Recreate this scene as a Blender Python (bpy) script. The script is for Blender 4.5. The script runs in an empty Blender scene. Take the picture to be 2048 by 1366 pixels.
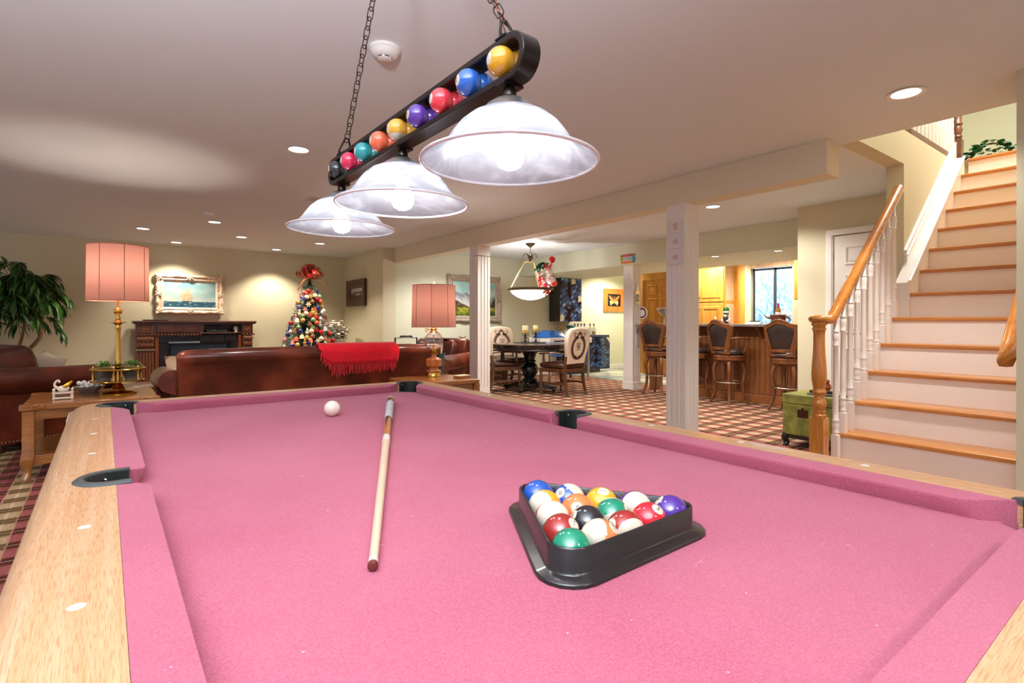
import bpy, bmesh, math, random
from mathutils import Vector as V, Matrix as MX, noise as NZ
random.seed(7)
R = math.radians; PI = math.pi; sin = math.sin; cos = math.cos
sc = bpy.context.scene; col = sc.collection

# ------------------------------------------------------------------ camera, world, view
CAMH = 1.11; YAW = R(37.24); ROLL = R(0.0718)
cd = bpy.data.cameras.new('camera'); cam = bpy.data.objects.new('camera', cd); col.objects.link(cam)
cd.sensor_width = 36; cd.lens = 1071.7 / 2048 * 36; cd.shift_y = -(683 - 645.96) / 2048
cd.clip_start = .02; cd.clip_end = 100
_f = V((sin(YAW), cos(YAW), 0)); _r = V((cos(YAW), -sin(YAW), 0)); _u = V((0, 0, 1))
_r2 = _r * cos(ROLL) + _u * sin(ROLL); _u2 = -_r * sin(ROLL) + _u * cos(ROLL)
cam.matrix_world = MX(((_r2.x, _u2.x, -_f.x, 0), (_r2.y, _u2.y, -_f.y, 0), (_r2.z, _u2.z, -_f.z, CAMH), (0, 0, 0, 1)))
sc.camera = cam
sc.view_settings.view_transform = 'Standard'; sc.view_settings.look = 'None'
sc.view_settings.exposure = 0.42; sc.view_settings.gamma = 1.0; sc.view_settings.use_curve_mapping = False
sc.cycles.max_bounces = 8; sc.cycles.diffuse_bounces = 5; sc.cycles.transmission_bounces = 8
sc.cycles.caustics_reflective = False; sc.cycles.caustics_refractive = False
sc.cycles.sample_clamp_indirect = 4.0
w = bpy.data.worlds.new('world'); sc.world = w; w.use_nodes = True
w.node_tree.nodes['Background'].inputs[0].default_value = (.93, .96, 1, 1)
w.node_tree.nodes['Background'].inputs[1].default_value = 0.5
CZ = 2.42

def lamp(kind, loc, energy, color=(1, .93, .84), size=.1, rot=(0, 0, 0), spot=None, blend=.6, shape=None):
    l = bpy.data.lights.new(kind.lower(), kind); l.energy = energy; l.color = color
    if kind == 'AREA':
        l.size = size; l.shape = shape or 'DISK'
    else:
        l.shadow_soft_size = size
    if spot: l.spot_size = R(spot); l.spot_blend = blend
    o = bpy.data.objects.new('lamp_light', l); o.location = loc; o.rotation_euler = rot; col.objects.link(o)
    return o
WARM = (1, .86, .70); NEUT = (1, .95, .89); COOL = (.95, .97, 1)
# recessed ceiling cans of the room: those in the picture plus unseen fill spots added outside the view
CANS = [(3.625, 1.071, CZ, 26), (1.166, 4.204, CZ, 30), (1.137, 7.9, CZ, 24), (.424, 9.056, CZ, 30), (.93, 10.28, CZ, 40), (1.665, 9.03, CZ, 26),
        (2.45, 10.2, CZ, 44), (2.833, 8.974, CZ, 34), (5.434, 3.423, CZ, 30)]
FILL_SPOTS = [(-1.9, 3.9, 26), (.9, -1.3, 26), (3.4, -1.3, 30)]
for x, y, z, e in CANS:
    lamp('SPOT', (x, y, z - .02), e * 3.0, WARM if y > 6 else NEUT, .07, spot=112, blend=.55)
for x, y, e in FILL_SPOTS:
    lamp('SPOT', (x, y, CZ - .02), e * 3.0, NEUT, .07, spot=140, blend=.7)
for x, y in ((7.0, 4.374), (7.12, 3.529)):
    lamp('SPOT', (x, y, 2.05), 42, WARM, .05, spot=120)
# the photographer's flash behind the camera, bounced off the ceiling
lamp('SPOT', (-.7, -.5, 1.45), 800, (.94, .97, 1), .12, rot=(PI - R(18), 0, R(12)), spot=150, blend=.8)
# unseen fill spots added behind the beam and soffit to brighten dining and bar
for x, y, z, e in ((4.85, 4.2, CZ, 45), (4.85, 5.6, CZ, 40), (4.85, 7.6, CZ, 60), (5.6, 3.0, CZ, 20), (8.8, 5.6, CZ, 60), (8.75, 4.5, CZ, 40), (9.3, 8.1, CZ, 60)):
    lamp('SPOT', (x, y, z - .02), e * 3.0, NEUT if x < 8 else WARM, .07, spot=150, blend=.6)
# daylight down the window well behind the bar window
lamp('AREA', (9.72, 4.75, 3.0), 110, (.70, .85, 1), .9, rot=(0, -R(16), 0))
lamp('AREA', (6.2, 1.0, 4.6), 110, (1, .98, .95), 1.4)      # unseen area light added over the stair opening to brighten the hall
# ------------------------------------------------------------------ materials
def lin(c):
    return tuple(((x / 255) / 12.92 if x / 255 <= .04045 else ((x / 255 + .055) / 1.055) ** 2.4) for x in c) + (1,)
def hx(h):
    return (int(h[0:2], 16), int(h[2:4], 16), int(h[4:6], 16))
MATS = {}
def nodes(name):
    m = bpy.data.materials.new(name); m.use_nodes = True
    nt = m.node_tree; b = nt.nodes['Principled BSDF']
    MATS[name] = m
    return m, nt, b
def N(nt, t, **k):
    n = nt.nodes.new('ShaderNode' + t)
    for a, v in k.items():
        if a.startswith('i_'):
            key = a[2:]
            key = int(key) if key.isdigit() else key.replace('_', ' ')
            n.inputs[key].default_value = v
        else: setattr(n, a, v)
    return n
def L(nt, a, b): nt.links.new(a, b)
def ramp(nt, stops, interp='LINEAR'):
    n = nt.nodes.new('ShaderNodeValToRGB'); e = n.color_ramp.elements; n.color_ramp.interpolation = interp
    while len(e) > 1: e.remove(e[-1])
    for i, (p, c) in enumerate(stops):
        q = e[0] if i == 0 else e.new(p)
        q.position = p; q.color = lin(hx(c)) if isinstance(c, str) else c
    return n
def coords(nt, scale=(1, 1, 1), kind='Object', rot=(0, 0, 0)):
    t = N(nt, 'TexCoord'); mp = N(nt, 'Mapping'); mp.inputs['Scale'].default_value = scale; mp.inputs['Rotation'].default_value = rot
    L(nt, t.outputs[kind], mp.inputs[0]); return mp.outputs[0]
def bump(nt, b, src, strength, dist=.01):
    n = N(nt, 'Bump'); n.inputs['Strength'].default_value = strength; n.inputs['Distance'].default_value = dist
    L(nt, src, n.inputs['Height']); L(nt, n.outputs[0], b.inputs['Normal'])
def mat(name, c, rough=.5, metal=0, vary=0, vscale=8, bmp=0, bscale=60, emit=0, coat=0, sheen=0, trans=0, ior=1.45, alpha=1, spec=.5, sheencol=None, bdist=.004):
    if name in MATS: return MATS[name]
    m, nt, b = nodes(name); b.inputs['Roughness'].default_value = rough; b.inputs['Metallic'].default_value = metal
    c = lin(hx(c)); b.inputs['Base Color'].default_value = c
    b.inputs['Specular IOR Level'].default_value = spec
    if vary:
        nz = N(nt, 'TexNoise', i_Scale=vscale, i_Detail=4.0); L(nt, coords(nt), nz.inputs[0])
        lo = tuple(max(0, x * (1 - vary)) for x in c[:3]) + (1,); hi = tuple(min(1, x * (1 + vary)) for x in c[:3]) + (1,)
        rp = ramp(nt, [(.3, lo), (.7, hi)]); L(nt, nz.outputs[0], rp.inputs[0]); L(nt, rp.outputs[0], b.inputs['Base Color'])
    if bmp:
        nz = N(nt, 'TexNoise', i_Scale=bscale, i_Detail=3.0); L(nt, coords(nt), nz.inputs[0]); bump(nt, b, nz.outputs[0], bmp, bdist)
    if emit: b.inputs['Emission Color'].default_value = c; b.inputs['Emission Strength'].default_value = emit
    if coat: b.inputs['Coat Weight'].default_value = coat; b.inputs['Coat Roughness'].default_value = .08
    if sheen:
        b.inputs['Sheen Weight'].default_value = sheen; b.inputs['Sheen Roughness'].default_value = .4
        if sheencol: b.inputs['Sheen Tint'].default_value = lin(hx(sheencol))
    if trans: b.inputs['Transmission Weight'].default_value = trans; b.inputs['IOR'].default_value = ior
    return m
def wood(name, c1, c2, axis='x', scale=1, rough=.35, coat=.25, fine=1, bmp=.08, mid=None):
    if name in MATS: return MATS[name]
    m, nt, b = nodes(name)
    s = {'x': (1.2, 14, 14), 'y': (14, 1.2, 14), 'z': (14, 14, 1.2)}[axis]; s = tuple(q * scale for q in s)
    co = coords(nt, s)
    n1 = N(nt, 'TexNoise', i_Scale=1.0, i_Detail=5.0, i_Roughness=.6, i_Distortion=1.2); L(nt, co, n1.inputs[0])
    co2 = coords(nt, tuple(q * 7 for q in s))
    n2 = N(nt, 'TexNoise', i_Scale=1.0, i_Detail=3.0); L(nt, co2, n2.inputs[0])
    mx = N(nt, 'Mix', data_type='FLOAT'); mx.inputs[0].default_value = .35 * fine
    L(nt, n1.outputs[0], mx.inputs[2]); L(nt, n2.outputs[0], mx.inputs[3])
    st = [(.3, c1), (.68, c2)] if not mid else [(.3, c1), (.48, mid), (.68, c2)]
    rp = ramp(nt, st); L(nt, mx.outputs[0], rp.inputs[0]); L(nt, rp.outputs[0], b.inputs['Base Color'])
    b.inputs['Roughness'].default_value = rough
    if coat: b.inputs['Coat Weight'].default_value = coat; b.inputs['Coat Roughness'].default_value = .12
    if bmp: bump(nt, b, mx.outputs[0], bmp, .003)
    return m
def vcol(name, rough=.5, coat=0, metal=0):
    if name in MATS: return MATS[name]
    m, nt, b = nodes(name); a = N(nt, 'VertexColor'); a.layer_name = 'paint'
    L(nt, a.outputs[0], b.inputs['Base Color']); b.inputs['Roughness'].default_value = rough; b.inputs['Metallic'].default_value = metal
    if coat: b.inputs['Coat Weight'].default_value = coat
    return m
def glass(name, c='FFFFFF', rough=.0, alpha=.25):
    """thin clear glass: mostly see-through with a glossy sheen"""
    if name in MATS: return MATS[name]
    m, nt, b = nodes(name); out = nt.nodes['Material Output']
    t = N(nt, 'BsdfTransparent'); t.inputs[0].default_value = lin(hx(c)); g = N(nt, 'BsdfGlossy'); g.inputs['Roughness'].default_value = max(.03, rough)
    mx = N(nt, 'MixShader'); lw = N(nt, 'LayerWeight', i_Blend=.35)
    ad = N(nt, 'Math', operation='MULTIPLY_ADD'); ad.inputs[1].default_value = .75; ad.inputs[2].default_value = alpha * .3
    L(nt, lw.outputs['Facing'], ad.inputs[0]); L(nt, ad.outputs[0], mx.inputs[0]); L(nt, t.outputs[0], mx.inputs[1]); L(nt, g.outputs[0], mx.inputs[2])
    L(nt, mx.outputs[0], out.inputs[0]); return m
def shade_mat(name, c, trans=.6, rough=.8, weave=0, transp=0, veins=None):
    """lamp shade: light shines through it"""
    if name in MATS: return MATS[name]
    m, nt, b = nodes(name); out = nt.nodes['Material Output']
    d = N(nt, 'BsdfDiffuse'); t = N(nt, 'BsdfTranslucent'); mx = N(nt, 'MixShader'); mx.inputs[0].default_value = trans
    cc = lin(hx(c)); d.inputs[0].default_value = cc; t.inputs[0].default_value = cc
    src = None
    if veins:
        nz = N(nt, 'TexNoise', i_Scale=veins[0], i_Detail=5.0, i_Distortion=2.5); L(nt, coords(nt, (1, 1, 2.2)), nz.inputs[0])
        rp = ramp(nt, [(.35, veins[1]), (.5, c), (.62, veins[2])]); L(nt, nz.outputs[0], rp.inputs[0])
        L(nt, rp.outputs[0], d.inputs[0]); L(nt, rp.outputs[0], t.inputs[0])
    if weave:
        nz = N(nt, 'TexNoise', i_Scale=1.0, i_Detail=2.0); L(nt, coords(nt, (60, 60, 500)), nz.inputs[0])
        rp = ramp(nt, [(.3, tuple(x * (1 - weave) for x in cc[:3]) + (1,)), (.7, cc)]); L(nt, nz.outputs[0], rp.inputs[0])
        L(nt, rp.outputs[0], d.inputs[0]); L(nt, rp.outputs[0], t.inputs[0])
    L(nt, d.outputs[0], mx.inputs[1]); L(nt, t.outputs[0], mx.inputs[2]); last = mx.outputs[0]
    if transp:
        tr = N(nt, 'BsdfTransparent'); m2 = N(nt, 'MixShader'); m2.inputs[0].default_value = transp
        L(nt, last, m2.inputs[1]); L(nt, tr.outputs[0], m2.inputs[2]); last = m2.outputs[0]
    if rough < .5:
        g = N(nt, 'BsdfGlossy'); g.inputs['Roughness'].default_value = rough; m3 = N(nt, 'MixShader'); m3.inputs[0].default_value = .07
        L(nt, last, m3.inputs[1]); L(nt, g.outputs[0], m3.inputs[2]); last = m3.outputs[0]
    L(nt, last, out.inputs[0]); return m

# ------------------------------------------------------------------ geometry helpers
def circ(r, n=12, ph=0): return [(r * cos(ph + 2 * PI * i / n), r * sin(ph + 2 * PI * i / n)) for i in range(n)]
def lerp(a, b, t): return a + (b - a) * t
def spline(pts, n=6):
    """Catmull-Rom through points"""
    P = [V(p) for p in pts]; P = [P[0] * 2 - P[1]] + P + [P[-1] * 2 - P[-2]]; out = []
    for i in range(1, len(P) - 2):
        a, b, c, d = P[i - 1:i + 3]
        for k in range(n):
            t = k / n
            out.append(.5 * ((2 * b) + (c - a) * t + (2 * a - 5 * b + 4 * c - d) * t * t + (3 * b - a - 3 * c + d) * t ** 3))
    out.append(P[-2]); return out
class MB:
    def __init__(s): s.v = []; s.f = []; s.m = []; s.T = MX(); s.mi = 0
    def at(s, loc=(0, 0, 0), rot=(0, 0, 0), scale=(1, 1, 1)):
        from mathutils import Euler
        s.T = MX.LocRotScale(V(loc), Euler(rot), V(scale)); return s
    def add(s, vs, fs):
        o = len(s.v); s.v += [tuple(s.T @ V(p)) for p in vs]; s.f += [tuple(i + o for i in f) for f in fs]; s.m += [s.mi] * len(fs); return s
    def box(s, x0, y0, z0, x1, y1, z1):
        return s.add([(x0, y0, z0), (x1, y0, z0), (x1, y1, z0), (x0, y1, z0), (x0, y0, z1), (x1, y0, z1), (x1, y1, z1), (x0, y1, z1)],
                     [(0, 3, 2, 1), (4, 5, 6, 7), (0, 1, 5, 4), (1, 2, 6, 5), (2, 3, 7, 6), (3, 0, 4, 7)])
    def loft(s, rings, cap=True, closed=True, loop=False):
        n = len(rings[0]); vs = [p for r in rings for p in r]; fs = []; k = len(rings)
        for i in range(k if loop else k - 1):
            j2 = (i + 1) % k
            for j in range(n if closed else n - 1):
                fs.append((i * n + j, i * n + (j + 1) % n, j2 * n + (j + 1) % n, j2 * n + j))
        if cap and closed and not loop: fs += [tuple(range(n - 1, -1, -1)), tuple(range((k - 1) * n, k * n))]
        return s.add(vs, fs)
    def cyl(s, p0, p1, r0, r1=None, n=12, cap=True):
        return s.tube([p0, p1], [r0, r0 if r1 is None else r1], n, cap=cap)
    def tube(s, pts, r, n=8, closed=False, cap=True, flat=None):
        P = [V(p) for p in pts]; k = len(P); rs = r if isinstance(r, (list, tuple)) else [r] * k
        rings = []; up = None
        for i in range(k):
            if closed: t = (P[(i + 1) % k] - P[i - 1])
            else: t = P[min(i + 1, k - 1)] - P[max(i - 1, 0)]
            t.normalize()
            if up is None:
                up = V((0, 0, 1)) if abs(t.z) < .9 else V((1, 0, 0))
            a = up - t * up.dot(t)
            if a.length < 1e-6: a = t.orthogonal()
            a.normalize(); b = t.cross(a); up = a
            fx, fy = flat or (1, 1)
            rings.append([P[i] + a * (rs[i] * fx * cos(2 * PI * j / n)) + b * (rs[i] * fy * sin(2 * PI * j / n)) for j in range(n)])
        return s.loft(rings, cap=cap, loop=closed)
    def lathe(s, prof, c=(0, 0, 0), n=20, cap=True):
        return s.loft([[(c[0] + r * cos(2 * PI * j / n), c[1] + r * sin(2 * PI * j / n), c[2] + z) for j in range(n)] for r, z in prof], cap=cap)
    def sphere(s, c, r, n=14, m=8, sc_=(1, 1, 1)):
        pr = [(max(1e-4, r * sin(PI * i / m)), -r * cos(PI * i / m)) for i in range(m + 1)]
        return s.loft([[(c[0] + q * cos(2 * PI * j / n) * sc_[0], c[1] + q * sin(2 * PI * j / n) * sc_[1], c[2] + z * sc_[2]) for j in range(n)] for q, z in pr])
    def prism(s, outline, a, b, plane='xy'):
        f = {'xy': lambda p, h: (p[0], p[1], h), 'xz': lambda p, h: (p[0], h, p[1]), 'yz': lambda p, h: (h, p[0], p[1])}[plane]
        return s.loft([[f(p, a) for p in outline], [f(p, b) for p in outline]])
    def frame(s, prof, x0, z0, x1, z1, y=0):
        """mitred picture-frame moulding in the xz plane facing -y; prof = [(inset, depth)]"""
        rings = []
        for sx, sz, cx, cz in ((1, 1, x0, z0), (-1, 1, x1, z0), (-1, -1, x1, z1), (1, -1, x0, z1)):
            rings.append([(cx + sx * i, y - d, cz + sz * i) for i, d in prof])
        return s.loft(rings, loop=True)
    def build(s, name, m, parent=None, smooth=40, bevel=0, seg=2, loc=None, sub=0):
        me = bpy.data.meshes.new(name); me.from_pydata(s.v, [], s.f)
        ms = m if isinstance(m, (list, tuple)) else [m]
        for q in ms: me.materials.append(q)
        if len(ms) > 1: me.polygons.foreach_set('material_index', s.m)
        bm = bmesh.new(); bm.from_mesh(me); bmesh.ops.remove_doubles(bm, verts=bm.verts, dist=1e-6); bmesh.ops.recalc_face_normals(bm, faces=bm.faces); bm.to_mesh(me); bm.free()
        if smooth:
            me.shade_smooth(); me.set_sharp_from_angle(angle=R(smooth))
        o = bpy.data.objects.new(name, me); col.objects.link(o)
        if parent: o.parent = parent
        if loc: o.location = loc
        if bevel:
            md = o.modifiers.new('bevel', 'BEVEL'); md.width = bevel; md.segments = seg; md.limit_method = 'ANGLE'; md.angle_limit = R(40)
        if sub:
            md = o.modifiers.new('sub', 'SUBSURF'); md.levels = sub; md.render_levels = sub
        return o
def tag(o, label=None, cat=None, group=None, kind=None):
    if label: o['label'] = label
    if cat: o['category'] = cat
    if group: o['group'] = group
    if kind: o['kind'] = kind
    return o
def thing(name, label, cat, loc=(0, 0, 0), rz=0, group=None):
    o = bpy.data.objects.new(name, None); o.empty_display_size = .05; col.objects.link(o); o.location = loc; o.rotation_euler = (0, 0, rz)
    return tag(o, label, cat, group)
def struct(name, mb, m, parent=None, **k):
    o = mb.build(name, m, parent, **k)
    if not parent: o['kind'] = 'structure'
    return o
def kids(o, _c={}):
    return [c for c in col.objects if c.parent == o]
def dup(o, loc=None, rz=None, label=None, parent=None, rot=None):
    c = o.copy(); col.objects.link(c)
    if parent: c.parent = parent
    if loc is not None: c.location = loc
    if rz is not None: c.rotation_euler = (0, 0, rz)
    if rot is not None: c.rotation_euler = rot
    if label: c['label'] = label
    for ch in o.children: dup(ch, parent=c)
    return c
def bx(x0, y0, z0, x1, y1, z1): return MB().box(x0, y0, z0, x1, y1, z1)
_txt = {}
def text_mesh(body, size, align='CENTER'):
    """triangulated letters in the xy plane as (verts, faces)"""
    k = (body, size, align)
    if k in _txt: return _txt[k]
    c = bpy.data.curves.new('t', 'FONT'); c.body = body; c.size = size; c.align_x = align; c.align_y = 'CENTER'; c.resolution_u = 3
    o = bpy.data.objects.new('t', c); col.objects.link(o); bpy.context.view_layer.update()
    me = o.to_mesh(); r = ([tuple(v.co) for v in me.vertices], [tuple(p.vertices) for p in me.polygons])
    o.to_mesh_clear(); bpy.data.objects.remove(o); bpy.data.curves.remove(c)
    _txt[k] = r; return r
def put_text(mb, body, size, M, dz=0):
    vs, fs = text_mesh(body, size); keep = mb.T; mb.T = M; mb.add([(v[0], v[1], dz) for v in vs], fs); mb.T = keep; return mb
def paint_grid(name, fn, w, h, nx, nz, m, parent, loc=(0, 0, 0), rz=0):
    """flat painted canvas in the xz plane facing -y, colour fn(u,v)->srgb 0..255, v up"""
    vs = [(-w / 2 + w * i / nx, 0, h * j / nz) for j in range(nz + 1) for i in range(nx + 1)]
    fs = [(j * (nx + 1) + i, j * (nx + 1) + i + 1, (j + 1) * (nx + 1) + i + 1, (j + 1) * (nx + 1) + i) for j in range(nz) for i in range(nx)]
    me = bpy.data.meshes.new(name); me.from_pydata(vs, [], fs); me.materials.append(m)
    ca = me.color_attributes.new('paint', 'FLOAT_COLOR', 'POINT')
    buf = []
    for j in range(nz + 1):
        for i in range(nx + 1):
            c = fn(i / nx, j / nz); buf += list(lin(tuple(max(0, min(255, q)) for q in c)))
    ca.data.foreach_set('color', buf)
    o = bpy.data.objects.new(name, me); col.objects.link(o); o.parent = parent; o.location = loc; o.rotation_euler = (0, 0, rz)
    return o
def nz2(x, y, s=1, z=0.): return NZ.noise(V((x * s, y * s, z)))
def mixc(a, b, t):
    t = max(0, min(1, t)); return tuple(a[i] + (b[i] - a[i]) * t for i in range(3))
# ------------------------------------------------------------------ the setting
YB = 10.7      # back wall of the den
YD = 8.8       # back wall of the dining nook
m_wall = mat('wall_paint', 'D5CDAF', .75, bmp=.05, bscale=180)
m_wall2 = mat('wall_paint_pale', 'DADBC4', .75, bmp=.05, bscale=180)
m_ceil = mat('ceiling_paint', 'E6EDF4', .85, bmp=.06, bscale=140)
m_beam = mat('beam_paint', 'E4DAC2', .7, bmp=.05, bscale=180)
m_white = mat('white_trim', 'F1ECE6', .35, coat=.2)
m_post = mat('post_paint', 'EFE9E4', .4, coat=.15)
def carpet_mat():
    m, nt, b = nodes('plaid_carpet'); b.inputs['Roughness'].default_value = .95; b.inputs['Specular IOR Level'].default_value = .1
    t = N(nt, 'TexCoord'); wob = N(nt, 'TexNoise', i_Scale=6.0, i_Detail=1.0); L(nt, t.outputs['Object'], wob.inputs[0])
    off = N(nt, 'VectorMath', operation='SCALE'); off.inputs['Scale'].default_value = .012; L(nt, wob.outputs['Color'], off.inputs[0])
    ad = N(nt, 'VectorMath', operation='ADD'); L(nt, t.outputs['Object'], ad.inputs[0]); L(nt, off.outputs[0], ad.inputs[1])
    sp = N(nt, 'SeparateXYZ'); L(nt, ad.outputs[0], sp.inputs[0])
    def phase(src, o, per):
        a = N(nt, 'Math', operation='SUBTRACT'); a.inputs[1].default_value = o; L(nt, src, a.inputs[0])
        d = N(nt, 'Math', operation='DIVIDE'); d.inputs[1].default_value = per; L(nt, a.outputs[0], d.inputs[0])
        f = N(nt, 'Math', operation='FRACT'); L(nt, d.outputs[0], f.inputs[0]); return f.outputs[0]
    px = phase(sp.outputs[0], -.285 + .006, .218); py = phase(sp.outputs[1], 3.628 + .006, .2285)
    base = ramp(nt, [(0, 'C9AE88'), (.22, 'CCB18C'), (.235, 'DCC8AC'), (.28, 'DCC8AC'), (.295, 'CCB18C'), (.50, 'C4A680'), (.525, 'A8625C'), (.74, 'A65C5A'), (.75, 'A97A68'), (.78, 'A97A68'), (.79, 'A45857'), (.99, '9C5252'), (1, 'C9AE88')])
    L(nt, px, base.inputs[0])
    dark = ramp(nt, [(0, '8E8268'), (.10, '857A5E'), (.2, 'A79E88'), (.26, 'FFFFFF'), (.60, 'FFFFFF'), (.62, 'EFE6D8'), (.66, 'FFFFFF'), (.72, 'F4EFE5'), (.80, 'A89E86'), (.9, '877C60'), (1, '8E8268')])
    L(nt, py, dark.inputs[0])
    mu = N(nt, 'Mix', data_type='RGBA', blend_type='MULTIPLY'); mu.inputs[0].default_value = 1
    L(nt, base.outputs[0], mu.inputs[6]); L(nt, dark.outputs[0], mu.inputs[7])
    lx = ramp(nt, [(0, 'FFFFFF'), (.02, 'FFFFFF'), (.035, '000000'), (.505, '000000'), (.515, 'FFFFFF'), (.535, 'FFFFFF'), (.545, '000000'), (.975, '000000'), (.985, 'FFFFFF')]); L(nt, px, lx.inputs[0])
    ly = ramp(nt, [(0, 'FFFFFF'), (.012, 'FFFFFF'), (.03, '000000'), (.97, '000000'), (.985, 'FFFFFF')]); L(nt, py, ly.inputs[0])
    mxm = N(nt, 'Math', operation='MAXIMUM'); L(nt, lx.outputs[0], mxm.inputs[0]); L(nt, ly.outputs[0], mxm.inputs[1])
    sc2 = N(nt, 'Math', operation='MULTIPLY'); sc2.inputs[1].default_value = .7; L(nt, mxm.outputs[0], sc2.inputs[0])
    m3 = N(nt, 'Mix', data_type='RGBA'); m3.inputs[7].default_value = lin(hx('CFA090')); L(nt, sc2.outputs[0], m3.inputs[0]); L(nt, mu.outputs[2], m3.inputs[6])
    nz = N(nt, 'TexNoise', i_Scale=90.0, i_Detail=3.0); L(nt, t.outputs['Object'], nz.inputs[0])
    rp = ramp(nt, [(.25, 'B4B4B4'), (.75, 'FFFFFF')]); L(nt, nz.outputs[0], rp.inputs[0])
    m4 = N(nt, 'Mix', data_type='RGBA', blend_type='MULTIPLY'); m4.inputs[0].default_value = 1; L(nt, m3.outputs[2], m4.inputs[6]); L(nt, rp.outputs[0], m4.inputs[7])
    L(nt, m4.outputs[2], b.inputs['Base Color']); bump(nt, b, nz.outputs[0], .5, .006)
    return m
struct('floor', bx(-4.5, -3.2, -.1, 10.6, YB + .1, 0), carpet_mat(), smooth=0)
# slate tiles in front of the bar and in the nook, each tile a piece
m_slate = mat('slate', '9BA39A', .35, vary=.3, vscale=3, bmp=.15, bscale=12)
m_slate2 = mat('slate_pale', 'C6C9B4', .35, vary=.22, vscale=4, bmp=.15, bscale=12)
m_slate3 = mat('slate_blue', '7E8E98', .35, vary=.3, vscale=3, bmp=.15, bscale=12)
tf = struct('floor_tiled', bx(7.9, 2.9, -.02, 10.5, YD, .003), mat('grout', '8C8C82', .8), smooth=0)
tiles = [bx(-.15, -.15, 0, .15, .15, .008).build('tile', q, tf, smooth=0, bevel=.003, seg=1) for q in (m_slate, m_slate2, m_slate3)]
k = 0; random.seed(5)
for i in range(8):
    for j in range(19):
        x = 8.06 + i * .308; y = 3.06 + j * .308
        o = tiles[k] if k < 3 else dup(tiles[random.choice((0, 0, 1, 1, 2))], parent=tf)
        o.location = (x, y, .003 + random.random() * .001); k += 1
# ceiling, with the stair opening cut out
cm = MB()
cm.box(-4.5, -3.2, CZ, 4.30, YB + .1, CZ + .12); cm.box(4.30, 1.68, CZ, 9.5, YB + .1, CZ + .12); cm.box(9.5, 7.65, CZ, 10.6, YB + .1, CZ + .12); cm.box(4.30, -3.2, CZ, 9.5, .45, CZ + .12)
struct('ceiling', cm, m_ceil, smooth=0)
struct('ceiling_beam', bx(4.07, 1.672, 2.172, 4.275, YD, CZ), m_beam, smooth=0, bevel=.004)
struct('ceiling_soffit', bx(6.9, 2.87, 2.075, 8.4, YD, CZ), m_wall2, smooth=0, bevel=.004)
struct('wall_back', bx(-4.5, YB, 0, 4.0, YB + .12, CZ), m_wall, smooth=0)
struct('wall_den_right', bx(3.86, YD, 0, 4.10, YB, CZ), m_wall, smooth=0)
struct('wall_dining', bx(4.10, YD, 0, 10.5, YD + .1, CZ), m_wall2, smooth=0)
bw = MB(); bw.box(9.4, 2.9, 0, 9.5, 4.40, CZ); bw.box(9.4, 4.40, 0, 9.5, 5.133, 1.06); bw.box(9.4, 4.40, 2.14, 9.5, 5.133, CZ); bw.box(9.4, 5.133, 0, 9.5, 7.75, CZ); bw.box(9.4, 7.65, 0, 10.5, 7.75, CZ)
struct('wall_bar_back', bw, m_wall2, smooth=0)
struct('wall_nook_right', bx(10.5, 7.7, 0, 10.6, YD + .1, CZ), m_wall2, smooth=0)
struct('wall_bar_right', bx(6.24, 2.79, 0, 9.5, 2.87, CZ), m_wall, smooth=0)
struct('wall_hall', bx(6.24, 1.68, 0, 6.34, 2.79, CZ), m_wall, smooth=0)
struct('wall_right', MB().box(3.765, .53, 0, 4.30, .63, CZ).box(4.30, .53, 0, 9.2, .63, 5.0), m_wall, smooth=0)
struct('wall_right_near', bx(3.765, -3.2, 0, 3.865, .53, CZ), m_wall, smooth=0)
# wall beside the stairs, its end reads as a column
sw = MB(); sw.box(5.22, 1.555, 0, 9.2, 1.68, CZ); sw.box(4.3, 1.555, CZ, 9.2, 1.68, 2.70); struct('wall_stairs', sw, m_wall, smooth=0)
struct('wall_upstairs', bx(9.2, .4, 2.6, 9.3, 4.5, 5.0), m_wall2, smooth=0)
struct('wall_upstairs_left', bx(4.3, 4.4, CZ + .12, 9.3, 4.5, 5.0), m_wall2, smooth=0)
struct('ceiling_upstairs', bx(4.0, .4, 5.0, 9.3, 4.6, 5.1), m_ceil, smooth=0)
struct('wall_upstairs_front', bx(4.2, .4, CZ + .12, 4.3, 4.5, 5.0), m_wall2, smooth=0)
struct('floor_upstairs', MB().box(6.67, .63, 2.56, 9.2, 1.555, 2.70).box(4.3, 1.68, CZ + .12, 9.2, 4.4, 2.70), mat('upstairs_floor', 'C9B79A', .5), smooth=0)
# baseboards
def baseboard(name, x0, y0, x1, y1):
    struct(name, MB().box(x0, y0, 0, x1, y1, .10).box(min(x0, x1), min(y0, y1) + (.003 if abs(x1 - x0) > abs(y1 - y0) else 0), .10, x1, y1, .125), m_white, smooth=0, bevel=.003)
baseboard('baseboard_back', -4.5, YB - .015, 3.86, YB)
baseboard('baseboard_dining', 4.1, YD - .015, 10.5, YD)
baseboard('baseboard_hall', 6.225, 2.7, 6.24, 2.79)
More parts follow.
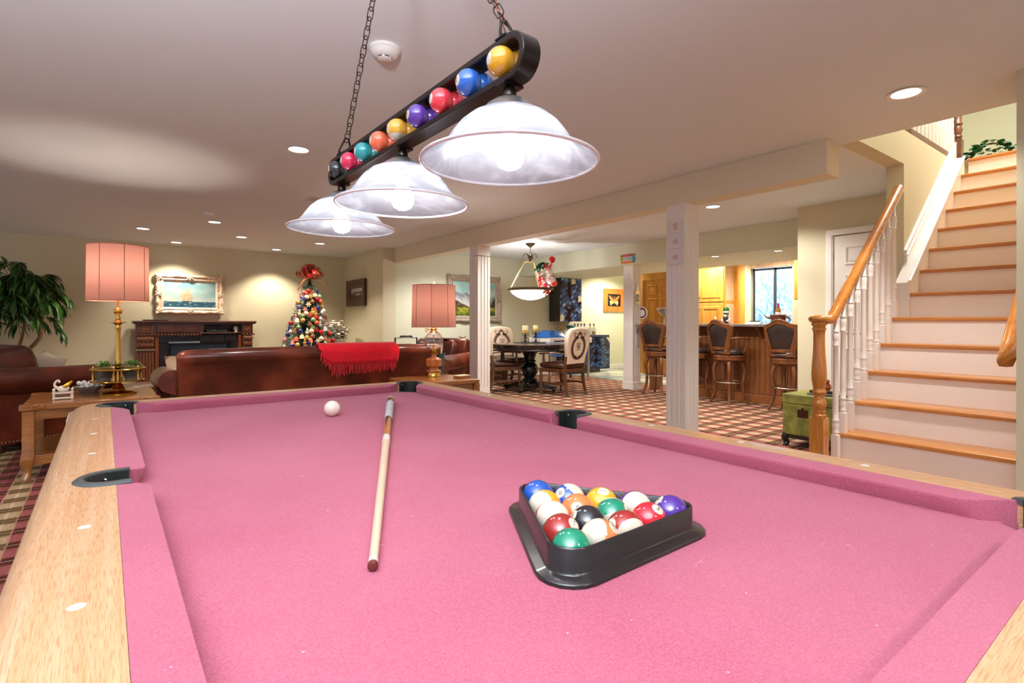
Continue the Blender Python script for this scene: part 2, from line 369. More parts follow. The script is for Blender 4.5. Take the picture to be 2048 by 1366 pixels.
# fluted square posts under the beam and the soffit
def post(name, x0, y0, wdt, ztop, front_flute=2.03, base=True):
    h = wdt / 2; cx, cy = x0 + h, y0 + h; front_flute = min(front_flute, ztop - .13)
    def outline(front=True):
        pts = []
        for side in range(4):           # -Y, +X, +Y, -X
            loc = [(-h, -h)]
            if front or side != 3:
                for c in (-.052, 0, .052):
                    for q in range(6):
                        a = PI * q / 5
                        loc.append((c - .014 * cos(a), -h + .009 * sin(a)))
            a = side * PI / 2
            pts += [(cx + p[0] * cos(a) - p[1] * sin(a), cy + p[0] * sin(a) + p[1] * cos(a)) for p in loc]
        return pts
    b = MB(); b.box(cx - h, cy - h, 0, cx + h, cy + h, .22)
    b.prism(outline(True), .22, front_flute)
    if front_flute < ztop - .15: b.prism(outline(False), front_flute, ztop - .13)
    b.box(cx - h, cy - h, ztop - .13, cx + h, cy + h, ztop)
    o = struct(name, b, m_post, smooth=30)
    if base: bx(cx - h - .014, cy - h - .014, 0, cx + h + .014, cy + h + .014, .13).build('plinth', m_post, o, smooth=0, bevel=.006)
    return o
post('column', 4.073, 2.835, .202, 2.172, 1.62)
post('column', 4.073, 6.135, .205, 2.172)
post('column', 6.97, 5.86, .20, 2.075)

# hall door with six raised panels
def six_panel(name, root, m, w_, h_, ax, loc, mh=None):
    """panelled leaf in the yz plane, front towards -x; loc = hinge-bottom corner, runs towards -y"""
    x, y, z = loc; b = MB(); b.box(x, y - w_, z, x + .035, y, z + h_)
    leaf = b.build('door_leaf', m, root, smooth=0, bevel=.002)
    st = .11 * w_ / .76; pw = (w_ - 3 * st) / 2
    rows = [(h_ * .115, h_ * .42), (h_ * .49, h_ * .80), (h_ * .845, h_ * .945)]
    for c in range(2):
        y1 = y - st - c * (pw + st)
        for a, bb in rows:
            p = MB(); z0, z1 = z + a, z + bb
            p.frame([(0, 0), (.006, .014), (.020, .014), (.028, .0), (.028, -.001)], -pw / 2, z0, pw / 2, z1)
            p.prism([(-pw / 2 + .04, z0 + .04), (pw / 2 - .04, z0 + .04), (pw / 2 - .04, z1 - .04), (-pw / 2 + .04, z1 - .04)], -.010, .002, 'xz')
            o = p.build('panel', m, leaf, smooth=0, bevel=.0015); o.location = (x, y1 - pw / 2, 0); o.rotation_euler = (0, 0, -PI / 2)
    return leaf
d1 = thing('door_1', None, None); d1['kind'] = 'structure'
dl = six_panel('d', d1, mat('door_white', 'ECE6DE', .35, coat=.2), .76, 2.03, 0, (6.222, 2.49, .01))
for z in (.25, 1.0, 1.78): MB().cyl((6.215, 2.497, z), (6.215, 2.497, z + .09), .008).build('hinge', mat('brass', 'B98B3E', .28, 1), d1)
cs = MB()
for y0, y1 in ((2.50, 2.56), (1.69, 1.725)): cs.box(6.20, y0, 0, 6.24, y1, 2.05)
cs.box(6.20, 1.69, 2.05, 6.24, 2.56, 2.112); cs.box(6.205, 2.49, 0, 6.235, 2.50, 2.05)
cs.build('casing', m_white, d1, smooth=0, bevel=.006)

# oak six-panel door behind the bar
m_oak = wood('golden_oak', 'B0701E', 'D79A3E', 'z', .9, .4, .15, mid='C88A30')
d2 = thing('door_2', None, None); d2['kind'] = 'structure'
six_panel('d', d2, m_oak, .80, 2.03, 0, (9.36, 7.57, .01))
MB().box(9.34, 6.70, 2.04, 9.40, 7.66, 2.22).box(9.34, 7.57, 0, 9.40, 7.66, 2.04).box(9.34, 6.70, 0, 9.40, 6.77, 2.04).build('casing', m_oak, d2, smooth=0, bevel=.005)

# bar window with the well outside
w1 = thing('window_1', None, None); w1['kind'] = 'structure'
m_alu = mat('window_metal', '46525A', .4, .6)
MB().box(9.36, 5.133, .98, 9.42, 5.25, 2.19).box(9.36, 4.29, .98, 9.42, 4.40, 2.19).box(9.36, 4.40, 2.10, 9.42, 5.133, 2.19).box(9.33, 4.27, .98, 9.44, 5.27, 1.06).build('casing', wood('pale_and_lit_oak', 'CDAE8C', 'E6D2B8', 'z', .8, .4, .2), w1, smooth=0, bevel=.008)
for n_, y0, y1, x in (('sash', 4.71, 5.133, 9.44), ('sash', 4.40, 4.77, 9.465)):
    f = MB().box(x, y0, 1.06, x + .02, y0 + .03, 2.10).box(x, y1 - .03, 1.06, x + .02, y1, 2.10).box(x, y0, 1.06, x + .02, y1, 1.09).box(x, y0, 2.06, x + .02, y1, 2.10).build(n_, m_alu, w1, smooth=0)
    bx(x + .008, y0 + .03, 1.09, x + .012, y1 - .03, 2.06).build('pane', glass('window_glass', 'F4FAFF'), f, smooth=0)
def well_mat():
    m, nt, b = nodes('crumpled_plastic'); b.inputs['Roughness'].default_value = .25
    v = N(nt, 'TexVoronoi', i_Scale=14.0, feature='DISTANCE_TO_EDGE'); n = N(nt, 'TexNoise', i_Scale=5.0, i_Detail=6.0, i_Distortion=2.0)
    co = coords(nt, (1, 1, .7)); L(nt, co, n.inputs[0]); L(nt, co, v.inputs[0])
    rp = ramp(nt, [(.35, '8FB4D8'), (.5, 'C2DCF2'), (.62, 'FFFFFF')]); L(nt, n.outputs[0], rp.inputs[0]); L(nt, rp.outputs[0], b.inputs['Base Color'])
    bump(nt, b, n.outputs[0], 1.0, .06); return m
wl = MB()
for i in range(9):
    pass
wl.loft([[(9.9 + .35 * sin(PI * t / 12) + .03 * sin(t * 7), 3.9 + 1.7 * t / 12, z) for t in range(13)] for z in (.6, 1.1, 1.6, 2.1, 2.9)], cap=False, closed=False)
struct('trim_window_well', wl, well_mat(), smooth=60)

# ------------------------------------------------------------------ staircase
m_tread = wood('oak_tread', 'A9662A', 'CF8F4A', 'y', .8, .25, .5, mid='BE7B38')
m_riser = mat('riser_white', 'F3ECE6', .4, coat=.1)
st = thing('staircase', None, None); st['kind'] = 'structure'
SX = lambda k: 3.6415 + .2295 * (k - 1)
SR = .193
for k in range(1, 15):
    yl = 1.546 if k <= 6 else 1.456; x = SX(k); z = SR * k
    b = MB(); pr = [(x + .012, z - .03), (x + .003, z - .026), (x, z - .015), (x + .003, z - .004), (x + .012, z)]
    pr += [(x + .26, z), (x + .26, z - .03)]
    b.prism(pr, .632, yl, 'xz'); b.build('tread', m_tread, st, smooth=50)
    bx(x + .022, .632, SR * (k - 1), x + .034, yl - (.012 if k <= 6 else 0), z - .03).build('riser', m_riser, st, smooth=0)
sk = MB(); sk.prism([(SX(1) + .03, 0), (SX(6) + .26, 0), (SX(6) + .26, SR * 6 - .03)] + [q for k in range(6, 0, -1) for q in ((SX(k) + .03, SR * k - .03), (SX(k) + .03, SR * (k - 1) - .03 if k > 1 else 0))], 1.50, 1.534, 'xz')
sk.build('side_panel', m_white, st, smooth=0)
def skl(x, dz): return SR / .2295 * (x - SX(7)) + SR * 7 + dz
sb = MB(); sb.prism([(5.012, SR * 6), (5.012, skl(5.012, .085)), (6.52, skl(6.52, .085)), (6.52, skl(6.52, -.3)), (5.24, skl(5.24, -.3)), (5.24, SR * 6)], 1.456, 1.5548, 'xz')
sb.build('skirt_board', m_white, st, smooth=0, bevel=.004)
sc_ = MB()
for y, dz, r in ((1.458, .088, .011), (1.545, .19, .014), (1.53, .155, .009)):
    sc_.tube([(5.02 if y < 1.5 else 5.21, y, skl(5.02 if y < 1.5 else 5.21, dz)), (6.52, y, skl(6.52, dz))], r, 8)
sc_.prism([(5.225, skl(5.225, .05)), (5.225, skl(5.225, .195)), (6.6, skl(6.6, .195)), (6.6, skl(6.6, .05))], 1.535, 1.5548, 'xz')
sc_.build('skirt_cap', m_white, st, smooth=40)
# ------------------------------------------------------------------ stair railing: newel, balusters, handrail
m_newel = wood('honey_oak', 'A8601E', 'D08A3C', 'z', 1.0, .25, .5, mid='BF7830')
sr = thing('stair_railing', 'oak newel post and handrail with white turned balusters on the stairs', 'railing', (3.6625, 1.55, 0))
nw = MB(); nw.box(-.0425, -.0425, 0, .0425, .0425, .503)
nw.lathe([(.040, .503), (.042, .512), (.042, .522), (.034, .528), (.032, .533), (.037, .541), (.037, .548), (.030, .553), (.036, .566), (.042, .585), (.0425, .595), (.040, .612), (.033, .628), (.028, .636), (.029, .645), (.034, .656), (.042, .662), (.043, .672), (.038, .682), (.033, .690),
          (.036, .70), (.043, .745), (.0445, .785), (.042, .84), (.036, .92), (.0335, .99), (.034, 1.045), (.037, 1.066), (.042, 1.07), (.042, 1.078), (.036, 1.082), (.038, 1.095), (.045, 1.10), (.046, 1.108), (.042, 1.113), (.044, 1.12)], n=24)
nw.build('newel_post', m_newel, sr, smooth=50)
cp = MB(); cp.lathe([(.044, 1.118), (.056, 1.122), (.062, 1.135), (.060, 1.148), (.050, 1.158), (.02, 1.163), (.001, 1.164)], n=24); cp.build('newel_cap', m_newel, sr, smooth=50)
m_rail = wood('rail_oak', 'A5601F', 'CB8539', 'x', .9, .22, .6, mid='BA7430')
def rail_sweep(path, parent, w_=.032, h_=.028, name='handrail'):
    b = MB(); prof = [(-w_, -.2), (-w_ * .8, -.9), (0, -1), (w_ * .8, -.9), (w_, -.2), (w_ * .95, .4), (w_ * .6, .9), (0, 1), (-w_ * .6, .9), (-w_ * .95, .4)]
    P = [V(p) for p in path]; rings = []
    for i, p in enumerate(P):
        t = P[min(i + 1, len(P) - 1)] - P[max(i - 1, 0)]; t.normalize(); side = t.cross(V((0, 0, 1))); side.normalize(); up = side.cross(t)
        rings.append([p + side * a + up * (c * h_) for a, c in prof])
    return b.loft(rings).build(name, m_rail, parent, smooth=50)
def rz(x): return 1.152 + (x - 3.745) * .845
rail_sweep([(.02, -.02, 1.132), (.06, -.035, 1.133), (.09, -.04, 1.152)] + [(x - 3.6625, -.045, rz(x)) for x in (3.80, 4.2, 4.6, 4.95)], sr)
m_bal = mat('baluster_white', 'F2EAE4', .35, coat=.2)
def baluster(zb, zt, blk):
    b = MB(); s = .0205; b.box(-s, -s, zb, s, s, zb + blk)
    z = zb + blk; T = zt - z
    pr = [(.0155, 0), (.013, .008), (.0165, .014), (.0165, .020), (.013, .026), (.0155, .045), (.0165, .07), (.0135, .085), (.017, .092), (.017, .099), (.0125, .106), (.0145, .16), (.0135, .30)]
    q = T - .20
    pr += [(.012, max(.32, q - .02)), (.0155, max(.33, q - .012)), (.0155, max(.335, q - .006)), (.0125, max(.34, q)), (.0155, max(.36, q + .03)), (.017, max(.38, q + .06)), (.012, max(.39, q + .072)), (.0165, max(.4, q + .078)), (.0165, max(.405, q + .084)), (.011, max(.41, q + .09)), (.0075, max(.5, T))]
    b.lathe([(r * 1.25, z + h) for r, h in pr], n=14)
    return b.build('baluster', m_bal, sr, smooth=50)
for k in range(1, 7):
    for j, dx in enumerate((.04, .155)):
        x = SX(k) + dx
        if k == 1 and j == 0: continue
        if x > 4.93: continue
        o = baluster(SR * k - 0, rz(x) - .02, .13 + .06 * j + .0); o.location = (x - 3.6625, -.045, 0)
# wall-mounted handrail on the right-hand stair wall
wr = thing('wall_handrail', 'oak handrail with a rounded end mounted on the right-hand stair wall', 'handrail', (3.86, .63, .93))
rail_sweep([(-.03, .005, .075), (-.045, .035, .02), (-.03, .055, -.02), (.02, .06, -.02), (.06, .06, .03), (1.2, .06, .99), (2.3, .06, 1.92)], wr, .035, .036)
for t in (.35, 1.5): MB().tube([(t, -.0, .17 + t * .84 - .12), (t, .05, .17 + t * .84 - .14), (t, .06, .17 + t * .84 - .16)], .008).build('bracket', MATS['brass'], wr)
# upstairs landing guard railing
ur = thing('landing_railing', 'white spindle railing with dark brown post on the upstairs landing', 'railing', (5.5, 1.62, 2.70))
m_dk = wood('walnut_trim', '4A2A1A', '7A4A30', 'x', 1, .35, .3)
bx(-.1, -.065, .0, 1.66, .06, .055).build('shoe_rail', mat('shoe_brown', '7A5F50', .5), ur, smooth=0, bevel=.004)
pst = MB().box(1.46, -.04, .055, 1.54, .04, .30); pst.lathe([(.038, .30), (.03, .31), (.04, .325), (.04, .34), (.028, .35), (.043, .40), (.03, .44), (.042, .455), (.042, .47), (.032, .485), (.038, .6), (.04, 1.0), (.02, 1.02)], (1.5, 0, 0), 18)
pst.build('newel_post', m_dk, ur, smooth=50)
for i in range(13):
    b = MB(); x = .05 + i * .105; b.box(x - .016, -.016, .055, x + .016, .016, .32); b.lathe([(.016, .32), (.012, .33), (.017, .345), (.012, .36), (.016, .40), (.012, .45), (.017, .465), (.012, .48), (.015, .6), (.010, .95)], (x, 0, 0), 10)
    b.build('baluster', m_bal, ur, smooth=50)
bx(-.1, -.03, .95, 1.5, .03, 1.0).build('top_rail', m_dk, ur, smooth=0, bevel=.01)
# ------------------------------------------------------------------ pool table
RT, BED = .808, .770
FX0, FX1, FY0, FY1 = .0175, 1.241, .128, 2.472     # wood / cloth line
NX0, NX1, NY0, NY1 = .0695, 1.189, .180, 2.420     # cushion noses
def felt_mat():
    m, nt, b = nodes('burgundy_felt'); co = coords(nt)
    n1 = N(nt, 'TexNoise', i_Scale=420.0, i_Detail=2.0); L(nt, co, n1.inputs[0])
    n2 = N(nt, 'TexNoise', i_Scale=3.0, i_Detail=3.0); L(nt, co, n2.inputs[0])
    n3 = N(nt, 'TexNoise', i_Scale=55.0, i_Detail=2.0, i_Roughness=.7); L(nt, co, n3.inputs[0])
    r1 = ramp(nt, [(.3, '96455A'), (.7, 'B06678')]); mx = N(nt, 'Mix', data_type='FLOAT'); mx.inputs[0].default_value = .35
    L(nt, n1.outputs[0], mx.inputs[2]); L(nt, n2.outputs[0], mx.inputs[3]); L(nt, mx.outputs[0], r1.inputs[0])
    lint = ramp(nt, [(.745, '000000'), (.78, 'FFFFFF')]); L(nt, n3.outputs[0], lint.inputs[0])
    m2 = N(nt, 'Mix', data_type='RGBA'); m2.inputs[7].default_value = lin(hx('CDA4AF')); L(nt, lint.outputs[0], m2.inputs[0]); L(nt, r1.outputs[0], m2.inputs[6])
    L(nt, m2.outputs[2], b.inputs['Base Color']); b.inputs['Roughness'].default_value = 1; b.inputs['Specular IOR Level'].default_value = .1
    b.inputs['Sheen Weight'].default_value = .35; b.inputs['Sheen Roughness'].default_value = .45; b.inputs['Sheen Tint'].default_value = lin(hx('FFC8D4'))
    bump(nt, b, n1.outputs[0], .35, .002); return m
m_felt = felt_mat()
def rail_wood(name, axis):
    m, nt, b = nodes(name)
    a, c = {'x': ((3, 90, 90), (34, 1000, 1000)), 'y': ((90, 3, 90), (1000, 34, 1000))}[axis]
    n1 = N(nt, 'TexNoise', i_Scale=1.0, i_Detail=4.0, i_Distortion=.8); L(nt, coords(nt, a), n1.inputs[0])
    n2 = N(nt, 'TexNoise', i_Scale=1.0, i_Detail=2.0); L(nt, coords(nt, c), n2.inputs[0])
    r1 = ramp(nt, [(.3, 'C49468'), (.55, 'D4A67E'), (.75, 'E0BA98')]); L(nt, n1.outputs[0], r1.inputs[0])
    r2 = ramp(nt, [(.36, 'B88A62'), (.5, 'FFFFFF')]); L(nt, n2.outputs[0], r2.inputs[0])
    mx = N(nt, 'Mix', data_type='RGBA', blend_type='MULTIPLY'); mx.inputs[0].default_value = .55; L(nt, r1.outputs[0], mx.inputs[6]); L(nt, r2.outputs[0], mx.inputs[7])
    L(nt, mx.outputs[2], b.inputs['Base Color']); b.inputs['Roughness'].default_value = .38; b.inputs['Coat Weight'].default_value = .15; bump(nt, b, n2.outputs[0], .1, .001); return m
m_rx, m_ry = rail_wood('rail_oak_x', 'x'), rail_wood('rail_oak_y', 'y')
m_blk = mat('pocket_black', '1E2422', .35, bmp=.1, bscale=200)
pt = thing('pool_table', 'pool table with burgundy felt, oak rails and black pocket irons', 'pool table', (.629, 1.30, 0))
def put(o):  # keep world-space coordinates for parts built in place
    o.location = (-.629, -1.30, 0); return o
def cut(o, cutter):
    c = cutter.build('cutter', m_blk, smooth=0)
    md = o.modifiers.new('b', 'BOOLEAN'); md.operation = 'DIFFERENCE'; md.object = c; md.solver = 'EXACT'
    bpy.context.view_layer.update(); dg = bpy.context.evaluated_depsgraph_get()
    me = bpy.data.meshes.new_from_object(o.evaluated_get(dg)); o.modifiers.remove(md); o.data = me
    bpy.data.objects.remove(c)
    return o
PK = {}   # pockets: centre, opening direction (towards the table), radius
for x, dx in ((FX0, 1), (FX1, -1)):
    for y, dy in ((FY0, 1), (FY1, -1)): PK[(dx, dy)] = (x + dx * .024, y + dy * .024, .050)
    PK[(dx, 0)] = (x - dx * .006, 1.30, .043)
def cutter(key, grow=0, z0=.5, z1=1):
    x, y, r = PK[key]; r += grow; dx, dy = key; a0 = math.atan2(dy, dx); ol = []
    for i in range(21):
        a = a0 + PI / 2 + PI * i / 20; ol.append((x + r * cos(a), y + r * sin(a)))
    ol = [(x + r * cos(a0 + PI / 2) + cos(a0) * .05, y + r * sin(a0 + PI / 2) + sin(a0) * .05)] + ol + [(x + r * cos(a0 - PI / 2) + cos(a0) * .05, y + r * sin(a0 - PI / 2) + sin(a0) * .05)]
    return MB().prism(ol, z0, z1)
# rails: one length of wood a side, swept round the corners and split at the mitres
prof = [(0, .70), (0, RT), (.072, RT)] + [(.072 + .05 * sin(a), RT - .05 + .05 * cos(a)) for a in (R(18), R(36), R(54), R(72), R(90))] + [(.122, .69), (.09, .66), (.02, .66)]
def corner_pts(cx, cy, a0, a1, n=5):
    return [((cx, cy), R(lerp(a0, a1, i / n))) for i in range(n + 1)]
sides = {'l': corner_pts(FX0, FY1, 135, 180) + corner_pts(FX0, FY0, 180, 225), 'f': corner_pts(FX0, FY0, 225, 270) + corner_pts(FX1, FY0, 270, 315),
         'r': corner_pts(FX1, FY0, 315, 360) + corner_pts(FX1, FY1, 0, 45), 'b': corner_pts(FX1, FY1, 45, 90) + corner_pts(FX0, FY1, 90, 135)}
for k, pts in sides.items():
    b = MB(); b.loft([[(c[0] + d * cos(a), c[1] + d * sin(a), z) for d, z in prof] for c, a in pts])
    o = put(b.build('rail', m_ry if k in 'lr' else m_rx, pt, smooth=40))
    for key in PK:
        if (k == 'l' and key[0] == 1) or (k == 'r' and key[0] == -1) or (k == 'f' and key[1] == 1) or (k == 'b' and key[1] == -1): cut(o, cutter(key))
    o.data.shade_smooth(); o.data.set_sharp_from_angle(angle=R(40))
m_trim = mat('corner_trim', 'E6DCC8', .3, .2)
for cx, cy, a0 in ((FX0, FY1, 90), (FX0, FY0, 180), (FX1, FY0, 270), (FX1, FY1, 0)):
    b = MB(); b.loft([[(cx + d * cos(a), cy + d * sin(a), z) for d, z in ((.1215, .70), (.1225, .76), (.116, .785), (.119, .786), (.127, .76), (.126, .70))] for c_, a in corner_pts(cx, cy, a0 + 2, a0 + 88, 8)])
    put(b.build('corner_trim', m_trim, pt))
# bed
bed = put(bx(FX0 - .002, FY0 - .002, .74, FX1 + .002, FY1 + .002, BED).build('playing_surface', m_felt, pt, smooth=0))
for key in PK: cut(bed, cutter(key, .004 if key[1] else .010))
bx(0, .11, .715, 1.258, 2.49, .738).build('slate', mat('slate_edge', '3A3634', .6), pt, smooth=0).location = (-.629, -1.30, 0)
# six cushions with angled, rounded ends
CP = [(.0, .803), (-.0015, .800), (-.001, .797), (.015, .7702), (.0515, .7702), (.0515, RT), (.012, .8052)]
def cushion(axis, nose, sgn, a, bq, ea, eb):
    """axis: running direction; nose coordinate, sgn towards the wood; a..b ends at the nose; ea, eb: how far the wood-side end reaches out"""
    b = MB(); rings = []
    for end, e, d in ((a, ea, -1), (bq, eb, 1)):
        rr = []
        for inset, back in ((.016, 0), (.005, .007), (0, .02)):
            ring = []
            for x, z in CP:
                xx = max(x, inset); s = end + d * e * (xx / .0515) - d * back * (1 - xx / .0515)
                ring.append((nose + sgn * xx, s, z) if axis == 'y' else (s, nose + sgn * xx, z))
            rr.append(ring)
        rings += rr if d < 0 else rr[::-1]
    b.loft(rings); put(b.build('cushion', m_felt, pt, smooth=24))
for nx, sg in ((NX0, -1), (NX1, 1)):
    cushion('y', nx, sg, NY0 + .088, 1.30 - .064, .062, .012); cushion('y', nx, sg, 1.30 + .064, NY1 - .088, .012, .062)
for ny, sg in ((NY0, -1), (NY1, 1)): cushion('x', ny, sg, NX0 + .088, NX1 - .088, .062, .062)
# pocket irons with liners
for key, (x, y, r) in PK.items():
    dx, dy = key; a0 = math.atan2(dy, dx); span = R(112) if dy else R(96)
    def arc(rr, ext, n=18):
        p = [(x + rr * cos(a0 + PI + span * (2 * i / n - 1)), y + rr * sin(a0 + PI + span * (2 * i / n - 1))) for i in range(n + 1)]
        if ext:
            t0 = V((cos(a0), sin(a0))) * ext
            p = [(p[0][0] + t0.x, p[0][1] + t0.y)] + p + [(p[-1][0] + t0.x, p[-1][1] + t0.y)]
        return p
    ext = 0 if dy else .024
    inn, out = arc(r + .001, ext), arc(r + .018, ext)
    b = MB(); b.loft([[(i_[0], i_[1], RT - .006), (i_[0], i_[1], RT + .004), (lerp(i_[0], o_[0], .2), lerp(i_[1], o_[1], .2), RT + .0055), (lerp(i_[0], o_[0], .7), lerp(i_[1], o_[1], .7), RT + .005), (o_[0], o_[1], RT + .001), (o_[0], o_[1], RT - .006)] for i_, o_ in zip(inn, out)])
    iron = put(b.build('pocket_iron', mat('iron_grey', '4A4E4E', .35, .2, bmp=.1, bscale=200), pt))
    b = MB(); i1, i2 = arc(r - .0005, ext), arc(r - .004, ext)
    b.loft([[(p[0], p[1], .66), (p[0], p[1], RT + .002), (q[0], q[1], RT + .002), (q[0], q[1], .66)] for p, q in zip(i1, i2)])
    b.prism(i1, .655, .66)
    o = b.build('pocket_liner', m_blk, iron)
    b = MB()
    for t in (1, -1):
        q = i2[3 if t > 0 else -4]; MB().sphere((q[0] + (x - q[0]) * .05, q[1] + (y - q[1]) * .05, .797), .0035, 8, 5).build('rivet', mat('chrome', 'D8DCE0', .15, 1), iron)
# sights
m_sight = mat('pearl_white', 'F8F5EE', .2, coat=.4)
sgt = MB().lathe([(.0085, 0), (.0085, .0006), (.007, .0009)], n=14).build('diamond_sight', m_sight, pt, smooth=0)
sp_ = [(xx, .174 + .2788 * k) for xx in (-.0235, 1.287) for k in (1, 2, 3, 5, 6, 7)] + [(NX0 + .28 * k, yy) for yy in (.088, 2.513) for k in (1, 2, 3)]
for i, (x, y) in enumerate(sp_):
    o = sgt if i == 0 else dup(sgt); o.location = (x - .629, y - 1.30, RT + .0001)
# body
ap = MB(); ap.loft([[(x0, y0, z), (x1, y0, z), (x1, y1, z), (x0, y1, z)] for z, x0, y0, x1, y1 in ((.66, -.06, .05, 1.32, 2.55), (.50, -.01, .10, 1.27, 2.50), (.47, .0, .11, 1.26, 2.49))])
put(ap.build('cabinet', wood('table_oak', '96602E', 'B98248', 'y', .8, .4, .2), pt, smooth=0, bevel=.006))
for x in (.16, 1.10):
    for y in (.30, 2.30):
        b = MB(); s = [(z, q) for z, q in ((.52, .075), (.42, .085), (.36, .055), (.10, .07), (.05, .085), (0, .085))]
        b.loft([[(x - q, y - q, z), (x + q, y - q, z), (x + q, y + q, z), (x - q, y + q, z)] for z, q in s]); put(b.build('leg', MATS['table_oak'], pt, smooth=0, bevel=.006))

# ------------------------------------------------------------------ balls
BR = .0286
m_ivory = mat('ball_ivory', 'F0E6D2', .12, coat=.6)
m_num = mat('number_black', '151515', .4)
COLS = {1: 'E8A928', 2: '1F4FA8', 3: 'CC2030', 4: '4A2A86', 5: 'F0824A', 6: '0E7A5C', 7: '8E2420', 8: '1E1E22'}
NAMES = {1: 'yellow', 2: 'blue', 3: 'red', 4: 'purple', 5: 'orange', 6: 'green', 7: 'maroon', 8: 'black'}
def ball_mat(n): return mat('ball_' + NAMES[n], COLS[n], .12, coat=.6)
def sphere_patch(mb, r, pts_fs):
    """map flat verts (x,y in metres round the pole) on to the sphere's +z pole"""
    vs, fs = pts_fs; out = []
    for x, y in vs:
        d = math.hypot(x, y); a = d / r; s = sin(a) / d if d > 1e-9 else 0
        out.append((x * s * r, y * s * r, r * cos(a)))
    mb.add(out, fs)
def make_ball(n, solid_only=False):
    base = n if n <= 8 else n - 8; ns, nm = 40, 24
    b = MB(); b.sphere((0, 0, 0), BR, ns, nm)
    if n > 8:   # stripe round the local y axis: turn the poles to y
        b.v = [(x, z, -y) for x, y, z in b.v]
    o = b.build('pool_ball', [ball_mat(base), m_ivory] if n > 8 else ball_mat(base), None, smooth=180)
    if n > 8:
        for p in o.data.polygons: p.material_index = 1 if abs(p.center.y) > BR * .46 else 0
    # white spot with its number at the +z pole
    ds = MB(); k = 24
    vs = [(0, 0)] + [(q * cos(2 * PI * i / k), q * sin(2 * PI * i / k)) for q in (.004, .0075, .0098) for i in range(k)]
    fs = [(0, 1 + i, 1 + (i + 1) % k) for i in range(k)] + [(1 + j * k + i, 1 + (j + 1) * k + i, 1 + (j + 1) * k + (i + 1) % k, 1 + j * k + (i + 1) % k) for j in range(2) for i in range(k)]
    sphere_patch(ds, BR + .00015, (vs, fs)); spot = ds.build('number_spot', m_ivory, o, smooth=180)
    tv, tfc = text_mesh(str(n), .0125 if n < 10 else .0105)
    tb = MB(); sphere_patch(tb, BR + .00035, ([(v[0], v[1]) for v in tv], tfc)); tb.build('number', m_num, spot, smooth=180)
    return o
def orient(o, loc, dx, dy, roll, axis=None):
    """turn a ball so its spot looks to the side a viewer at the table's corner sees it"""
    p = V(loc); d = V((0, 0, CAMH)) - p; d.normalize(); r = d.cross(V((0, 0, 1))) * -1; r.normalize(); u = d.cross(r); u = u if u.z > 0 else -u
    def im(a, b_, c_=None):
        if c_ is not None: return (r * a + u * b_ + d * c_).normalized()
        s = math.sqrt(max(0.0, 1 - a * a - b_ * b_)); return (r * a + u * b_ + d * s).normalized()
    z = im(dx, dy)
    if axis: y = V(im(*axis)); y = (y - z * y.dot(z)).normalized()
    else:
        y0 = u * cos(roll) - r * sin(roll); y = (y0 - z * y0.dot(z)).normalized()
    x = y.cross(z); o.matrix_world = MX(((x.x, y.x, z.x, p.x), (x.y, y.y, z.y, p.y), (x.z, y.z, z.z, p.z), (0, 0, 0, 1)))
CTR = V((.624, .606, 0)); A0 = R(211.5)
vert = [CTR + V((cos(A0 + R(q)), sin(A0 + R(q)), 0)) * (.0573 * 4 / math.sqrt(3)) for q in (0, -120, 120)]   # apex, left, right
ROWS = [[2, 10, 1, 12, 4], [9, 5, 14, 3], [11, 8, 15], [7, 13], [6]]
POSE = {2: (.3, -.8, 0), 10: (-.56, .42, 0, (.75, .6, -.2)), 1: (.14, .76, R(100)), 12: (-.75, -.6, 0, (.25, .25, .93)), 4: (-.68, .66, 0), 9: (.72, -.5, 0, (-.5, .05, .8)), 5: (-.05, .18, R(-20)),
        14: (.85, .42, 0, (0, .8, -.55)), 3: (.48, .66, R(-30)), 11: (.6, -.75, 0, (-.05, .4, .9)), 8: (-.83, .39, 0), 15: (-.75, .2, 0, (.33, -.35, .87)), 7: (.66, .49, R(-25)), 13: (.73, .58, 0, (-.82, .15, .5)), 6: (.56, -.2, R(-45))}
WHERE = {0: 'in the back row of the rack', 1: 'in the second row of the rack', 2: 'in the middle row of the rack', 3: 'just behind the front ball of the rack', 4: 'at the front corner of the rack'}
for i, row in enumerate(ROWS):
    for j, n in enumerate(row):
        t = i / 4; a = vert[1].lerp(vert[0], t); bq = vert[2].lerp(vert[0], t); p = a.lerp(bq, j / max(1, len(row) - 1)) if len(row) > 1 else a
        p = V((p.x, p.y, BED + BR)); o = make_ball(n)
        nm = NAMES[n if n <= 8 else n - 8]
        tag(o, ('striped %s and white number %d ball %s' if n > 8 else 'solid %s number %d ball %s') % (nm, n, WHERE[i]), 'billiard ball', 'racked pool balls')
        q = POSE[n]; orient(o, p, q[0], q[1], q[2], q[3] if len(q) > 3 else None)
o = MB().sphere((0, 0, 0), BR, 32, 18).build('cue_ball', mat('cue_white', 'FBF0E2', .12, coat=.6), smooth=180); o.location = (.658, 1.945, BED + BR)
tag(o, 'plain white cue ball lying alone on the far end of the red felt', 'billiard ball')
